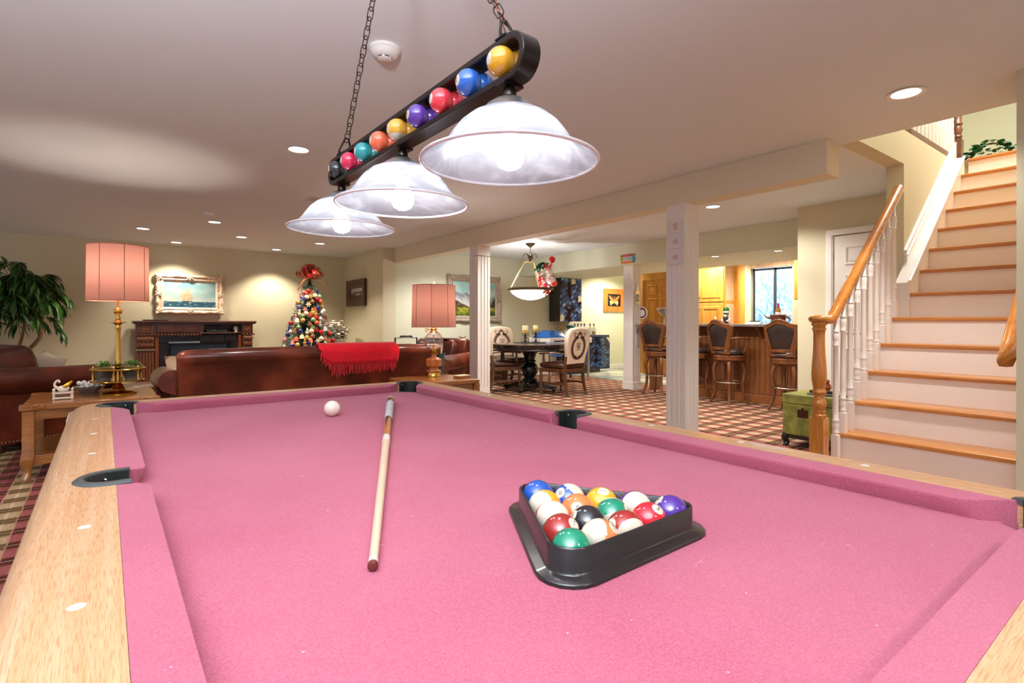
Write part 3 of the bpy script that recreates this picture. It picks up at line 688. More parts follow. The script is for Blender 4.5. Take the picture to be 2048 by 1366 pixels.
# triangle rack
def tri(ap, rad, n=6):
    """rounded triangle: inradius-like apothem ap of the straight sides, corner radius rad"""
    pts = []
    for q in (0, 120, 240):
        a = A0 + R(q); c = CTR + V((cos(a), sin(a), 0)) * ((ap - rad) * 2)
        for i in range(n + 1):
            b_ = a + R(-60 + 120 * i / n); pts.append((c.x + rad * cos(b_), c.y + rad * sin(b_)))
    return pts
api = .0573 * 4 / math.sqrt(3) / 2 + BR + .001
rk = MB()
sec = [(api, .03, .0), (api, .03, .042), (api + .0015, .0315, .0435), (api + .0035, .0335, .0435), (api + .005, .035, .042), (api + .0055, .0355, .012), (api + .008, .038, .0085), (api + .021, .048, .006), (api + .023, .05, .004), (api + .023, .05, .0), (api, .03, 0)]
rk.loft([[(x - CTR.x, y - CTR.y, z) for x, y in tri(ap, rd)] for ap, rd, z in sec], cap=False)
o = rk.build('ball_rack', mat('rack_black', '1C1819', .28, coat=.2), smooth=45); o.location = (CTR.x, CTR.y, BED + .0003)
tag(o, 'black plastic triangle rack holding fifteen pool balls on the felt', 'ball rack')
# cue
pa, pb = V((.962, 2.113, .7865)), V((.291, .696, .7775)); ln = (pb - pa).length; k_ = ln / 1.611
cq = thing('pool_cue', 'pool cue with pale shaft and white speckled grip lying on the felt', 'pool cue', pa)
cq.rotation_euler = (pb - pa).to_track_quat('Z', 'Y').to_euler()
rad = lambda s: lerp(.0155, .0066, min(1, s / ln) ** .85)
def seg(name, s0, s1, m, ex=0.0):
    return MB().lathe([(rad(s0) + ex, s0), (rad((s0 + s1) / 2) + ex, (s0 + s1) / 2), (rad(s1) + ex, s1)], n=18).build(name, m, cq)
MB().lathe([(.008, 0), (.0145, .004), (.0158, .012), (.0158, .025)], n=18).build('bumper', mat('cue_bumper', 'EFE4D2', .4), cq)
seg('butt_sleeve', .025, .12, wood('cue_dark', '3A2412', '5A3A1E', 'z', 2))
def speck():
    m, nt, b = nodes('speckled_wrap'); v = N(nt, 'TexNoise', i_Scale=900.0, i_Detail=1.0); L(nt, coords(nt, (1, 1, .5)), v.inputs[0]); rp = ramp(nt, [(.4, '6E7480'), (.5, 'D8DCE4'), (.65, 'F4F6FA')]); L(nt, v.outputs[0], rp.inputs[0]); L(nt, rp.outputs[0], b.inputs['Base Color']); return m
seg('grip_wrap', .12, .46, speck(), .0008)
fa = seg('forearm', .46, .748, wood('cue_orange', 'C0662C', 'DE8C4A', 'z', 2, .2, .6))
for q in range(4):
    b = MB(); r0 = rad(.46) + .0002; r1 = rad(.65) + .0002; a = q * PI / 2 + .5
    b.add([(r0 * cos(a + t), r0 * sin(a + t), .4605) for t in (-.7, -.35, 0, .35, .7)] + [(lerp(r0, r1, .5) * cos(a + t), lerp(r0, r1, .5) * sin(a + t), .55) for t in (-.36, -.18, 0, .18, .36)] + [(r1 * cos(a), r1 * sin(a), .65)],
          [(0, 1, 6, 5), (1, 2, 7, 6), (2, 3, 8, 7), (3, 4, 9, 8), (5, 6, 10), (6, 7, 10), (7, 8, 10), (8, 9, 10)])
    b.build('point_inlay', mat('ebony', '15130F', .2, coat=.5), fa)
seg('joint', .748, .808, mat('joint_white', 'FFFFFF', .2, coat=.5), .0006)
seg('shaft', .808, ln - .022, wood('maple', 'EAD0AC', 'F6E4C8', 'z', 2, .25, .4))
seg('ferrule', ln - .022, ln - .008, mat('ferrule', 'F2E8D8', .3)); MB().lathe([(.0068, ln - .008), (.0072, ln - .002), (.0055, ln + .001), (.001, ln + .002)], n=18).build('tip', mat('leather_tip', '5A1A14', .6), cq)
# ------------------------------------------------------------------ pool-table light
FXc = .629
m_bronze = mat('dark_bronze', '241A18', .3, .55, bmp=.03, bscale=300)
pl = thing('pool_table_light', 'hanging pool table light with three white glass shades and billiard balls in a dark frame', 'ceiling light', (FXc, 1.30, 1.617))
def ring(R_, n=12):
    p = [(-.49 - 0 + R_ * cos(R(90 + 180 * i / n)), R_ * sin(R(90 + 180 * i / n))) for i in range(n + 1)]
    return p + [(.50 + R_ * cos(R(270 + 180 * i / n)), R_ * sin(R(270 + 180 * i / n))) for i in range(n + 1)]
b = MB(); i_, o_ = ring(.030), ring(.044); h = .021
b.loft([[(x, p[0], p[1]) for x, p in ((-h, q), (h, q), (h, q2), (-h, q2))] for q, q2 in zip(i_, o_)], loop=True)
b.build('frame', m_bronze, pl, smooth=40, bevel=.002)
LIGHT_BALLS = [('E9A72C', '1'), ('2C63C0', '2'), ('E23A48', '3'), ('5A3496', '4'), ('E8B040', '9'), ('F2704E', '5'), ('2E9AA0', '6'), ('DA2F5A', '7'), ('2A2A30', '8')]
for i, (c, n) in enumerate(LIGHT_BALLS):
    y = lerp(.841, 1.765, i / 8) - 1.30; m = mat('light_ball_%s' % n, c, .15, coat=.6)
    b = MB(); b.sphere((-.017, y, 0), .0285, 28, 16); b.sphere((.017, y, 0), .0285, 28, 16); bl = b.build('ball', m, pl, smooth=180)
    T = MX.Translation((-.017, y, 0)) @ MX.Rotation(R(-8), 4, 'Z') @ MX.Rotation(-PI / 2, 4, 'Y') @ MX.Rotation(-PI / 2, 4, 'Z')
    ds = MB(); k = 20; ds.T = T
    sphere_patch(ds, .02865, ([(0, 0)] + [(q * cos(2 * PI * a / k), q * sin(2 * PI * a / k)) for q in (.006, .0115) for a in range(k)], [(0, 1 + a, 1 + (a + 1) % k) for a in range(k)] + [(1 + a, 1 + k + a, 1 + k + (a + 1) % k, 1 + (a + 1) % k) for a in range(k)]))
    sp2 = ds.build('number_spot', m_ivory, bl, smooth=180)
    tv, tfc = text_mesh(n, .0145); tb = MB(); tb.T = T; sphere_patch(tb, .0288, ([(v[0], v[1]) for v in tv], tfc)); tb.build('number', m_num, sp2, smooth=180)
    if n == '9':
        b = MB(); pr = [(.0287 * sin(R(a)), -.0287 * cos(R(a))) for a in (1, 15, 30, 45, 58)]
        b.lathe(pr, (-.017, y, 0), 24, cap=False); b.build('white_band', m_ivory, bl, smooth=180)
m_sil = mat('brushed_nickel', 'A8A4A4', .35, .9)
m_shade = shade_mat('alabaster_glass', 'AEB3BE', .55, .15, transp=.40, veins=(6.0, '9DA2AE', 'C6CAD4'))
m_rim = mat('frosted_rim', 'F4F6FA', .2, coat=.3)
def bulb_mat(name, c, s):
    if name in MATS: return MATS[name]
    m, nt, b = nodes(name); b.inputs['Emission Color'].default_value = c; b.inputs['Emission Strength'].default_value = s; b.inputs['Base Color'].default_value = (1, 1, 1, 1); return m
for y in (.836, 1.308, 1.766):
    yy = y - 1.30; z0 = -1.617
    MB().box(-.024, yy - .014, -.048, .024, yy + .014, -.0435).lathe([(.010, -.075), (.010, -.068), (.014, -.066), (.014, -.055), (.010, -.05), (.010, -.044)], (0, yy, 0), 14).build('stem', m_bronze, pl)
    MB().lathe([(.012, -.070), (.030, -.074), (.045, -.084), (.056, -.097), (.060, -.101), (.060, -.103), (.0555, -.099), (.044, -.087), (.03, -.077), (.011, -.072)], (0, yy, 0), 28).build('shade_cap', m_sil, pl)
    outer = [(.046, 1.524), (.060, 1.518), (.080, 1.508), (.098, 1.493), (.112, 1.475), (.123, 1.458), (.135, 1.444), (.150, 1.434), (.165, 1.4275), (.172, 1.424)]
    sh = MB().lathe([(r, z + z0) for r, z in outer], (0, yy, 0), 48, cap=False).build('shade', m_shade, pl, smooth=180)
    md = sh.modifiers.new('t', 'SOLIDIFY'); md.thickness = .004; md.offset = -1
    MB().tube([(.1715 * cos(2 * PI * a / 48), yy + .1715 * sin(2 * PI * a / 48), 1.4235 + z0) for a in range(48)], .0032, 8, closed=True).build('rim', m_rim, sh, smooth=180)
    MB().lathe([(.012, 1.52), (.016, 1.50), (.016, 1.475), (.013, 1.468)], (0, yy, z0), 14).build('socket', m_white, sh)
    MB().lathe([(.013, 1.474), (.016, 1.466), (.026, 1.455), (.0295, 1.44), (.0285, 1.428), (.022, 1.416), (.012, 1.4105), (.001, 1.409)], (0, yy, z0), 20).build('bulb', bulb_mat('bulb_glow', (1, .97, .94, 1), 72), sh, smooth=180)
m_chain = mat('chain_bronze', '4A3A32', .4, .7)
def link(p, d, roll, parent):
    d = V(d).normalized(); q = d.to_track_quat('Z', 'Y').to_matrix().to_4x4()
    T = MX.Translation(p) @ q @ MX.Rotation(roll, 4, 'Z'); b = MB(); b.T = T; pts = []
    L2, W2 = .0145, .0095
    for a in range(14):
        t = 2 * PI * a / 14; pts.append((W2 * cos(t), 0, (L2 - W2 + .004) * (1 if sin(t) > 0 else -1 if sin(t) < 0 else 0) + W2 * sin(t)))
    b.tube(pts, .0017, 6, closed=True); return b.build('chain_link', m_chain, parent)
for ys, sg in ((.838, 1), (1.737, -1)):
    y = ys - 1.30
    b = MB(); b.box(-.023, y - .016, .0435, .023, y + .016, .0465); b.sphere((0, y, .052), .009, 12, 8); b.cyl((-.022, y, .05), (.022, y, .05), .004)
    for x in (-.020, .020): b.tube([(x, y, .046), (x, y + sg * .002, .056), (x * .3, y + sg * .018, .092), (0, y + sg * .019, .0945)], .0032, 8)
    b.build('hook', m_bronze, pl)
    p0 = V((0, y + sg * .022, .098)); p1 = V((0, -.012 * sg, CZ - 1.617 - .03)); n = round((p1 - p0).length / .0262)
    for i in range(n + 1): link(p0.lerp(p1, i / n), p1 - p0, (i % 2) * PI / 2 + .3, pl)
b = MB(); y = .838 - 1.30
b.tube(spline([(.004, y + .012, .06), (-.006, y + .012, .08), (.004, y + .02, .10), (-.004, y + .04, .13), (.004, y + .06, .17), (-.002, y + .2, .40), (.003, y + .35, .63), (0, -.012, .77)], 6), .0012, 6)
b.build('wire', mat('copper_wire', '9A5A3A', .35, .6), pl)
MB().lathe([(.001, .755), (.02, .76), (.055, .778), (.065, .795), (.065, CZ - 1.617)], n=28).build('canopy', m_bronze, pl)

# ------------------------------------------------------------------ ceiling fittings
m_glow = bulb_mat('can_glow', (1, .97, .90, 1), 5); m_ring = mat('can_ring', 'EDEAE6', .35, .1)
names = ['recessed ceiling light near the staircase and the end of the beam', 'recessed ceiling light nearest the pool table lamp', 'recessed ceiling light beside the small smoke detector', 'recessed ceiling light above the leather armchair on the left',
         'recessed ceiling light shining on the sailing ship painting', 'recessed ceiling light in the middle of the den ceiling above the sofa', 'recessed ceiling light over the gap between mantel and Christmas tree', 'recessed ceiling light nearest the Christmas tree corner', 'recessed ceiling light beyond the beam by the plaque column']
def can(x, y, z, label, g=m_glow, r=.075):
    o = thing('recessed_light', label, 'ceiling light', (x, y, z), group='recessed ceiling lights')
    MB().lathe([(r, 0), (r + .016, -.003), (r + .02, -.0055), (r + .004, -.0065), (r - .004, -.004), (r - .004, 0)], n=28, cap=False).build('trim_ring', m_ring, o)
    MB().lathe([(.001, -.0022), (r - .003, -.0022), (r - .003, -.0005), (.001, -.0005)], n=28).build('diffuser', g, o, smooth=0)
for (x, y, z, e), l in zip(CANS, names): can(x, y, z, l)
for (x, y), l in zip(((7.0, 4.374), (7.12, 3.529)), ('recessed light in the bar soffit above the middle stools', 'recessed light in the bar soffit nearest the hall wall')): can(x, y, 2.075, l, r=.05)
CANS_OUT = None
def detector(name, x, y, label, s=1):
    o = thing(name, label, 'smoke detector', (x, y, CZ))
    m = mat('detector_white', 'ECEAEA', .4)
    MB().lathe([(.072 * s, 0), (.074 * s, -.012 * s), (.068 * s, -.018 * s), (.066 * s, -.02 * s), (.062 * s, -.03 * s), (.05 * s, -.04 * s), (.036 * s, -.045 * s), (.001, -.045 * s)], n=32).build('housing', m, o)
    MB().lathe([(.034 * s, -.044 * s), (.034 * s, -.052 * s), (.030 * s, -.055 * s), (.001, -.056 * s)], n=28).build('sensor_cap', m, o)
    b = MB()
    for i in range(6):
        a0 = i * PI / 3 + .1; b.loft([[(.0352 * s * cos(a), .0352 * s * sin(a), z * s) for z in (-.046, -.0505)] + [(.033 * s * cos(a), .033 * s * sin(a), z * s) for z in (-.0505, -.046)] for a in (a0, a0 + .35, a0 + .7)])
    b.build('vent_slots', m_num, o)
detector('smoke_detector', 1.063, 2.405, 'white smoke detector on the ceiling beside the chain of the pool table light', 1)
detector('smoke_detector', .99, 7.30, 'small smoke detector on the ceiling next to a recessed light in the den', .8)
vt = thing('ceiling_vent', 'white rectangular air vent grille on the ceiling behind the far glass shade', 'vent', (1.86, 5.78, CZ), group=None)
f = MB(); f.box(-.17, -.10, -.006, .17, -.08, 0).box(-.17, .08, -.006, .17, .10, 0).box(-.17, -.08, -.006, -.15, .08, 0).box(.15, -.08, -.006, .17, .08, 0); f.build('frame', mat('vent_white', 'C9C5C2', .5), vt, smooth=0)
for i in range(8): MB().box(-.15, -.078 + i * .02, -.005, .15, -.066 + i * .02, -.001).build('slat', MATS['vent_white'], vt, smooth=0)
# ------------------------------------------------------------------ den: leather seating
def leather():
    m, nt, b = nodes('brown_leather'); co = coords(nt)
    n1 = N(nt, 'TexNoise', i_Scale=3.5, i_Detail=5.0); n2 = N(nt, 'TexNoise', i_Scale=120.0, i_Detail=2.0); L(nt, co, n1.inputs[0]); L(nt, co, n2.inputs[0])
    rp = ramp(nt, [(.3, '3E170E'), (.52, '63281A'), (.72, '8A4028')]); L(nt, n1.outputs[0], rp.inputs[0]); L(nt, rp.outputs[0], b.inputs['Base Color'])
    b.inputs['Roughness'].default_value = .30; b.inputs['Coat Weight'].default_value = .3; b.inputs['Coat Roughness'].default_value = .2; bump(nt, b, n2.outputs[0], .12, .002); return m
m_lea = leather()
m_nail = mat('nailhead_brass', 'D8C8A0', .3, .8)
m_foot = wood('dark_foot', '2A140C', '4A2818', 'z')
def rrect(w_, h_, r, n=4, cx=0, cy=0):
    p = []
    for sx, sy, a0 in ((1, 1, 0), (-1, 1, 90), (-1, -1, 180), (1, -1, 270)):
        for i in range(n + 1):
            a = R(a0 + 90 * i / n); p.append((cx + sx * (w_ / 2 - r) + r * cos(a), cy + sy * (h_ / 2 - r) + r * sin(a)))
    return p
def cushion_mb(x0, y0, z0, x1, y1, z1, puff=.02, r=.05):
    b = MB(); cx, cy = (x0 + x1) / 2, (y0 + y1) / 2; w_, d = x1 - x0, y1 - y0; h = z1 - z0; rings = []
    for t, s in ((0, -.045), (.12, -.012), (.3, 0), (.7, 0), (.88, -.012), (.97, -.05), (1, -.16)):
        rr = rrect(w_ + 2 * s, d + 2 * s, max(.01, r + s * .5), 5, cx, cy); rings.append([(x, y, z0 + h * t + (puff * (1 - ((x - cx) / w_ * 2) ** 2) * (1 - ((y - cy) / d * 2) ** 2) if t > .9 else 0)) for x, y in rr])
    b.loft(rings); return b
def leather_seat(name, label, cat, width, depth, loc, rz_, arm=.60, back=.87, nseat=1, group=None, bc=.16, bh=.42):
    """upholstered rolled-arm seat facing +y; origin on the floor at the centre"""
    t = thing(name, label, cat, loc, rz_, group); W, D = width / 2, depth / 2
    bx(-W + .06, -D + .10, .07, W - .06, D - .06, .30).build('base', m_lea, t, bevel=.02)
    # outside back with a rolled top
    prof = [(-D + .10, .07), (-D + .03, .45), (-D - .02, back - .13), (-D - .035, back - .12), (-D - .055, back - .085), (-D - .055, back - .045), (-D - .03, back - .01), (-D + .01, back), (-D + .06, back - .015), (-D + .09, back - .05), (-D + .12, back - .16), (-D + .22, .42), (-D + .24, .07)]
    b = MB(); xs = [-1, -.985, -.95, -.6, -.2, .2, .6, .95, .985, 1]; rings = []
    for s in xs:
        k = 1 if abs(s) < .96 else (.75 if abs(s) < .99 else .35); cz = back - .07; cy = -D + .02
        rings.append([(s * (W - .04 - .02 * (z < back - .12)), (cy + (y - cy) * k if z > back - .13 else y), (cz + (z - cz) * k if z > back - .13 else z) + .012 * (1 - s * s)) for y, z in prof])
    b.loft(rings); b.build('back', m_lea, t, smooth=60)
    for x in ([0] if nseat < 3 else [-W * .36, W * .36]): MB().tube([(x, -D - .022 + .02, back - .14), (x, -D + .032 - .0, .45), (x, -D + .098, .1)], .003, 6).build('back_seam', m_lea, t)
    for sx in (-1, 1):
        b = MB(); rings = []
        for y, k, dz in ((-D + .06, .9, .03), (-D + .2, 1, .012), (0, 1, 0), (D - .08, 1, 0), (D - .03, .96, -.003), (D - .01, .7, -.01)):
            r = .118 * k; cx = sx * (W - .015); cz = arm - .10 + dz; ring = [(sx * (W - .16), y, .08), (sx * (W - .16), y, cz - .06)]
            ring += [(cx - sx * r * cos(R(a)), y, cz + r * sin(R(a))) for a in (-15, 15, 45, 75, 105, 135, 165, 195, 225)]
            ring += [(sx * (W - .04), y, cz - .12), (sx * (W - .06), y, .08)]
            rings.append(ring)
        b.loft(rings); b.build('arm', m_lea, t, smooth=60)
        nb = MB()   # nailheads down the arm front and along the bottom edge
        for i in range(16): nb.sphere((sx * (W - .075), D - .009, .12 + i * .022), .006, 6, 4)
        for i in range(int(depth / .028)): nb.sphere((sx * (W - .058), -D + .12 + i * .026, .095), .006, 6, 4)
        o = nb.build('nailheads', m_nail, t, smooth=60); o['kind'] = 'stuff'
    sw_ = (2 * W - .32) / nseat
    for i in range(nseat):
        x0 = -W + .16 + i * sw_
        cushion_mb(x0 + .004, -D + .22, .29, x0 + sw_ - .004, D - .02, .45, .025).build('seat_cushion', m_lea, t, smooth=60)
        c = cushion_mb(-sw_ / 2 + .006, -bc / 2, 0, sw_ / 2 - .006, bc / 2, bh, .02); o = c.build('back_cushion', m_lea, t, smooth=60); o.location = (x0 + sw_ / 2, -D + .17 + bc / 2, .44); o.rotation_euler = (R(12), 0, 0)
    for x in (-W + .12, W - .12):
        for y in (-D + .16, D - .12): MB().lathe([(.022, 0), (.032, .015), (.035, .04), (.026, .07)], (x, y, 0), 12).build('foot', m_foot, t)
    return t
leather_seat('leather_sofa', 'long brown leather sofa seen from behind with a red throw over its back', 'sofa', 2.72, .95, (1.815, 5.93, 0), 0, .66, .868, 3)
leather_seat('leather_armchair', 'brown leather armchair on the left in front of the leafy tree', 'armchair', 1.22, .98, (-.62, 6.82, 0), R(-64), .70, .94, bc=.34, bh=.46)
leather_seat('leather_armchair', 'brown leather armchair behind the glass-globe lamp on the right', 'armchair', 1.0, .95, (3.95, 7.35, 0), R(118), .62, .86)
m_pil = mat('cream_pillow', 'EFE2CC', .8, vary=.06, vscale=20, bmp=.1, bscale=200)
def pillow(label, loc, rot, s=.42, m=m_pil, group=None):
    b = MB(); n = 10; vs = []
    for k in (1, -1):
        for i in range(n + 1):
            for j in range(n + 1):
                u, v = i / n * 2 - 1, j / n * 2 - 1; h = (1 - u ** 4) ** .6 * (1 - v ** 4) ** .6; q = 1 - .06 * (1 - abs(u * v))
                vs.append((u * s / 2 * q, v * s / 2 * q, k * h * s * .17))
    N1 = (n + 1) ** 2; fs = []
    for i in range(n):
        for j in range(n):
            a = i * (n + 1) + j; fs += [(a, a + 1, a + n + 2, a + n + 1), (N1 + a, N1 + a + n + 1, N1 + a + n + 2, N1 + a + 1)]
    b.add(vs, fs); o = b.build('throw_pillow', m, smooth=80); o.location = loc; o.rotation_euler = rot; return tag(o, label, 'pillow', group)
pillow('cream pillow leaning in the corner of the leather armchair on the left', (-.50, 7.12, .60), (R(62), R(10), R(-60)), .42)
pillow('beige pillow at the left end of the long leather sofa', (.67, 5.98, .60), (R(68), 0, R(16)), .42, mat('beige_pillow', 'DEC3A2', .8, bmp=.1, bscale=200))
ot = thing('leather_ottoman', 'low brown leather ottoman between the armchair and the sofa', 'ottoman', (.55, 7.05, 0))
cushion_mb(-.45, -.33, .16, .45, .33, .44, .02).build('cushion', m_lea, ot, smooth=60)
bx(-.43, -.31, .08, .43, .31, .17).build('base', m_lea, ot, bevel=.01)
for x in (-.36, .36):
    for y in (-.25, .25): MB().lathe([(.02, 0), (.03, .02), (.025, .08)], (x, y, 0), 10).build('foot', m_foot, ot)
# red throw: follows the roll of the sofa back
m_red = mat('red_knit', 'E4102C', .9, vary=.12, vscale=60, bmp=.4, bscale=90, sheen=.3)
th = thing('throw_blanket', 'bright red knitted throw with long fringe over the back of the leather sofa', 'blanket', (1.815, 5.93, 0))
Dd = .475; path = [(-Dd + .135, .70), (-Dd + .10, .82), (-Dd + .066, .868), (-Dd + .01, .888), (-Dd - .04, .874), (-Dd - .068, .835), (-Dd - .07, .80), (-Dd - .058, .755), (-Dd - .05, .72), (-Dd - .044, .68)]
X0, X1 = -.125, .715; b = MB(); nxs = 42; rows = []
for i in range(nxs + 1):
    t = i / nxs; x = lerp(X0, X1, t); col_ = []
    short = max(0, 1 - t / .16)
    for k, (y, z) in enumerate(path):
        wv = .004 * sin(x * 60 + k) + .004 * sin(x * 23)
        if k > 5: z2 = lerp(z, path[5][1] - .03 * (k - 5) * .5, short); y2 = y
        else: z2, y2 = z, y
        col_.append((x + (.02 * short if k > 5 else 0) + (.018 * (t > .97) * (k > 4)), y2 - abs(wv) * (k > 5) - .003, z2 + .010 * (1 - (x / 1.36) ** 2)))
    rows.append(col_)
b.loft(rows, cap=False, closed=False); o = b.build('knit', m_red, th, smooth=80); md = o.modifiers.new('s', 'SOLIDIFY'); md.thickness = .008; md.offset = 1
random.seed(3); fb = MB()
for i in range(64):
    t = (i + .5) / 64; q = rows[min(nxs, round(t * nxs))][-1]; x = lerp(X0, X1, t) + .02 * max(0, 1 - t / .16); ln_ = (.125 if t > .16 else .05 + .03 * random.random()) * (1 - .35 * max(0, t - .2)) * random.uniform(.85, 1.1)
    fb.tube([(x, q[1], q[2] + .012), (x + random.uniform(-.006, .006), q[1] - .005 + .0, q[2] - ln_ * .5), (x + random.uniform(-.012, .012), q[1] + .01, q[2] - ln_)], [.0042, .0036, .0022], 5)
o = fb.build('fringe', m_red, th, smooth=60); o['kind'] = 'stuff'

# ------------------------------------------------------------------ end tables
m_cherry = wood('cherry_wood', '7A4420', 'B47840', 'x', .7, .28, .4, mid='97602E')
def end_table(label, loc, W, D, H, square=False):
    t = thing('end_table', label, 'end table', loc)
    if not square:
        ol = []
        for sx, sy, rev in ((1, 1, 0), (-1, 1, 1), (-1, -1, 0), (1, -1, 1)):
            c = [(W / 2, D / 2 - .13), (W / 2 - .02, D / 2 - .12), (W / 2 - .025, D / 2 - .10), (W / 2 - .005, D / 2 - .085), (W / 2 + .015, D / 2 - .06), (W / 2 + .015, D / 2 + .0), (W / 2 - .0, D / 2 + .015), (W / 2 - .06, D / 2 + .015), (W / 2 - .085, D / 2 - .005), (W / 2 - .10, D / 2 - .025), (W / 2 - .12, D / 2 - .02), (W / 2 - .13, D / 2)]
            ol += [(sx * x, sy * y) for x, y in (c[::-1] if rev else c)]
    else: ol = rrect(W, D, .02, 3)
    MB().prism(ol, H - .042, H).build('top', m_cherry, t, smooth=30, bevel=.006)
    MB().box(-W / 2 + .05, -D / 2 + .03, H - .11, W / 2 - .05, -D / 2 + .05, H - .042).box(-W / 2 + .05, D / 2 - .05, H - .11, W / 2 - .05, D / 2 - .03, H - .042).box(-W / 2 + .03, -D / 2 + .05, H - .11, -W / 2 + .05, D / 2 - .05, H - .042).box(W / 2 - .05, -D / 2 + .05, H - .11, W / 2 - .03, D / 2 - .05, H - .042).build('apron', m_cherry, t, smooth=0)
    bx(-W / 2 + .03, -D / 2 + .03, .145, W / 2 - .03, D / 2 - .03, .165).build('shelf', m_cherry, t, smooth=0, bevel=.004)
    for sy in (-1, 1):   # scalloped lower apron
        ol2 = [(-W / 2 + .05, .15)] + [(lerp(-W / 2 + .05, W / 2 - .05, i / 20), .098 + .022 * (1 - abs(cos(PI * i / 20 * 2)) ** .8) - (.012 if 8 < i < 12 else 0)) for i in range(21)] + [(W / 2 - .05, .15)]
        MB().prism(ol2, sy * (D / 2 - .03) - .009, sy * (D / 2 - .03) + .009, 'xz').build('lower_apron', m_cherry, t, smooth=30)
    for sx in (-1, 1):
        for sy in (-1, 1):
            cx, cy = sx * (W / 2 - .035), sy * (D / 2 - .035); b = MB(); rr = []
            for z, h, o_ in ((H - .045, .034, 0), (.20, .034, 0), (.16, .038, .004), (.12, .037, .008), (.08, .026, .004), (.045, .02, .006), (.02, .03, .016), (.0, .03, .018)):
                rr.append([(cx + sx * o_ + x, cy + sy * o_ + y, z) for x, y in rrect(h * 2, h * 2, h * (.25 if z > .1 else .7), 3)])
            b.loft(rr); b.build('leg', m_cherry, t, smooth=50)
    return t
end_table('carved wooden end table under the tall brass lamp', (-.062, 5.47, 0), .80, .86, .53)
end_table('square wooden end table under the glass-globe lamp by the column', (2.69, 4.86, 0), .70, .66, .54, True)

# ------------------------------------------------------------------ tall brass lamp with plant gallery
m_brass = mat('aged_brass', 'B5852F', .22, 1); m_brass2 = mat('bright_brass', 'E0B75E', .2, 1)
m_shp = shade_mat('pink_linen', 'B98478', .22, .9, weave=.10)
m_seam = mat('shade_seam', '9A6A58', .9)
def drum_shade(t, z0, z1, r0, r1, seams=8, watts=10):
    sh = MB().lathe([(r0, z0), (lerp(r0, r1, .5), (z0 + z1) / 2), (r1, z1)], n=48, cap=False).build('lamp_shade', m_shp, t, smooth=80)
    for z, r in ((z0, r0), (z1, r1)): MB().tube([(r * cos(2 * PI * a / 40), r * sin(2 * PI * a / 40), z) for a in range(40)], .0035, 6, closed=True).build('trim', mat('shade_trim', 'C98F78', .8), sh)
    for i in range(seams):
        a = 2 * PI * i / seams + .96; MB().tube([(r0 * cos(a), r0 * sin(a), z0), (r1 * cos(a), r1 * sin(a), z1)], .0026, 5).build('seam', m_seam, sh)
    MB().sphere((0, 0, (z0 + z1) / 2 + .03), .045, 14, 8).build('bulb', bulb_mat('lamp_bulb_%d' % watts, (1, .86, .70, 1), watts), t, smooth=180)
    sp_o = MB()
    for i in range(3): a = i * 2 * PI / 3; sp_o.cyl((0, 0, z1 - .03), (r1 * cos(a), r1 * sin(a), z1 - .02), .002, n=5)
    sp_o.cyl((0, 0, z0 - .02), (0, 0, z1 - .02), .004, n=6); sp_o.build('harp', m_brass, t)
    return sh
l1 = thing('table_lamp', 'tall brass lamp with pink drum shade on the left end table', 'lamp', (.086, 5.40, .5305))
MB().lathe([(.126, 0), (.127, .012), (.118, .02), (.10, .026), (.05, .034), (.045, .05), (.034, .06), (.038, .068), (.024, .085), (.020, .10)], n=32).build('base', m_brass, l1, smooth=50)
MB().lathe([(.182, .104), (.184, .108), (.182, .113), (.02, .113), (.02, .104)], n=40).build('lower_tray', m_brass, l1, smooth=40)
b = MB(); hol = (-.092, .092)
b.lathe([(.186, .200), (.189, .205), (.186, .210), (.155, .210), (.152, .205), (.155, .200)], n=40); b.box(-.155, -.012, .201, .155, .012, .208)
b.build('gallery_rim', m_brass2, l1, smooth=40)
for i in range(6):
    a = i * PI / 3 + .35; MB().lathe([(.006, .113), (.008, .118), (.006, .125), (.0075, .16), (.006, .195), (.008, .2), (.005, .212), (.0085, .220), (.0085, .226), (.001, .232)], (.17 * cos(a), .17 * sin(a), 0), 10).build('gallery_post', m_brass2, l1)
MB().lathe([(.018, .10), (.018, .20), (.024, .215), (.016, .225), (.022, .24), (.019, .26), (.0165, .50), (.020, .53), (.022, .545), (.018, .56), (.030, .572), (.061, .578), (.061, .583), (.025, .586), (.016, .60), (.022, .615), (.014, .63), (.012, .645), (.026, .655), (.031, .672), (.026, .688), (.012, .695), (.007, .70), (.007, .80)], n=24).build('column', m_brass2, l1, smooth=50)
drum_shade(l1, .755, 1.197, .211, .207, 8, 150)
m_gls = glass('clear_glass', 'FFFFFF', .02, .5)
m_cut = mat('cut_crystal', 'E8E4E0', .05, trans=.85, bmp=.9, bscale=70, bdist=.01)
m_leaf = mat('small_leaf', '5C8C3A', .45, vary=.35, vscale=40); m_leaf2 = mat('small_leaf_pale', '9CBF6A', .45)
def tuft(label, loc, seed, group):
    random.seed(seed); t = thing('potted_plant', label, 'plant', loc, group=group)
    MB().lathe([(.045, 0), (.055, .03), (.066, .075), (.070, .085), (.066, .085), (.05, .03), (.04, .006)], n=20).build('glass_pot', m_cut, t, smooth=30)
    MB().lathe([(.05, .03), (.062, .078), (.001, .08)], n=14).build('soil', mat('soil', '3A2A1E', .9), t)
    f = MB()
    for i in range(170):
        a = random.uniform(0, 2 * PI); e = random.uniform(.05, 1.35); r = .075 * random.uniform(.6, 1.05); d = V((cos(a) * cos(e), sin(a) * cos(e), sin(e) * .85)); p = V((0, 0, .085)) + d * r; s = d.cross(V((0, 0, 1))).normalized() * .008; f.mi = 1 if random.random() < .25 else 0
        q = p + d * .024 + V((0, 0, -.004)); f.add([p, p + d * .012 + s, q, p + d * .012 - s], [(0, 1, 2, 3)])
    o = f.build('foliage', [m_leaf, m_leaf2], t, smooth=0); o['kind'] = 'stuff'
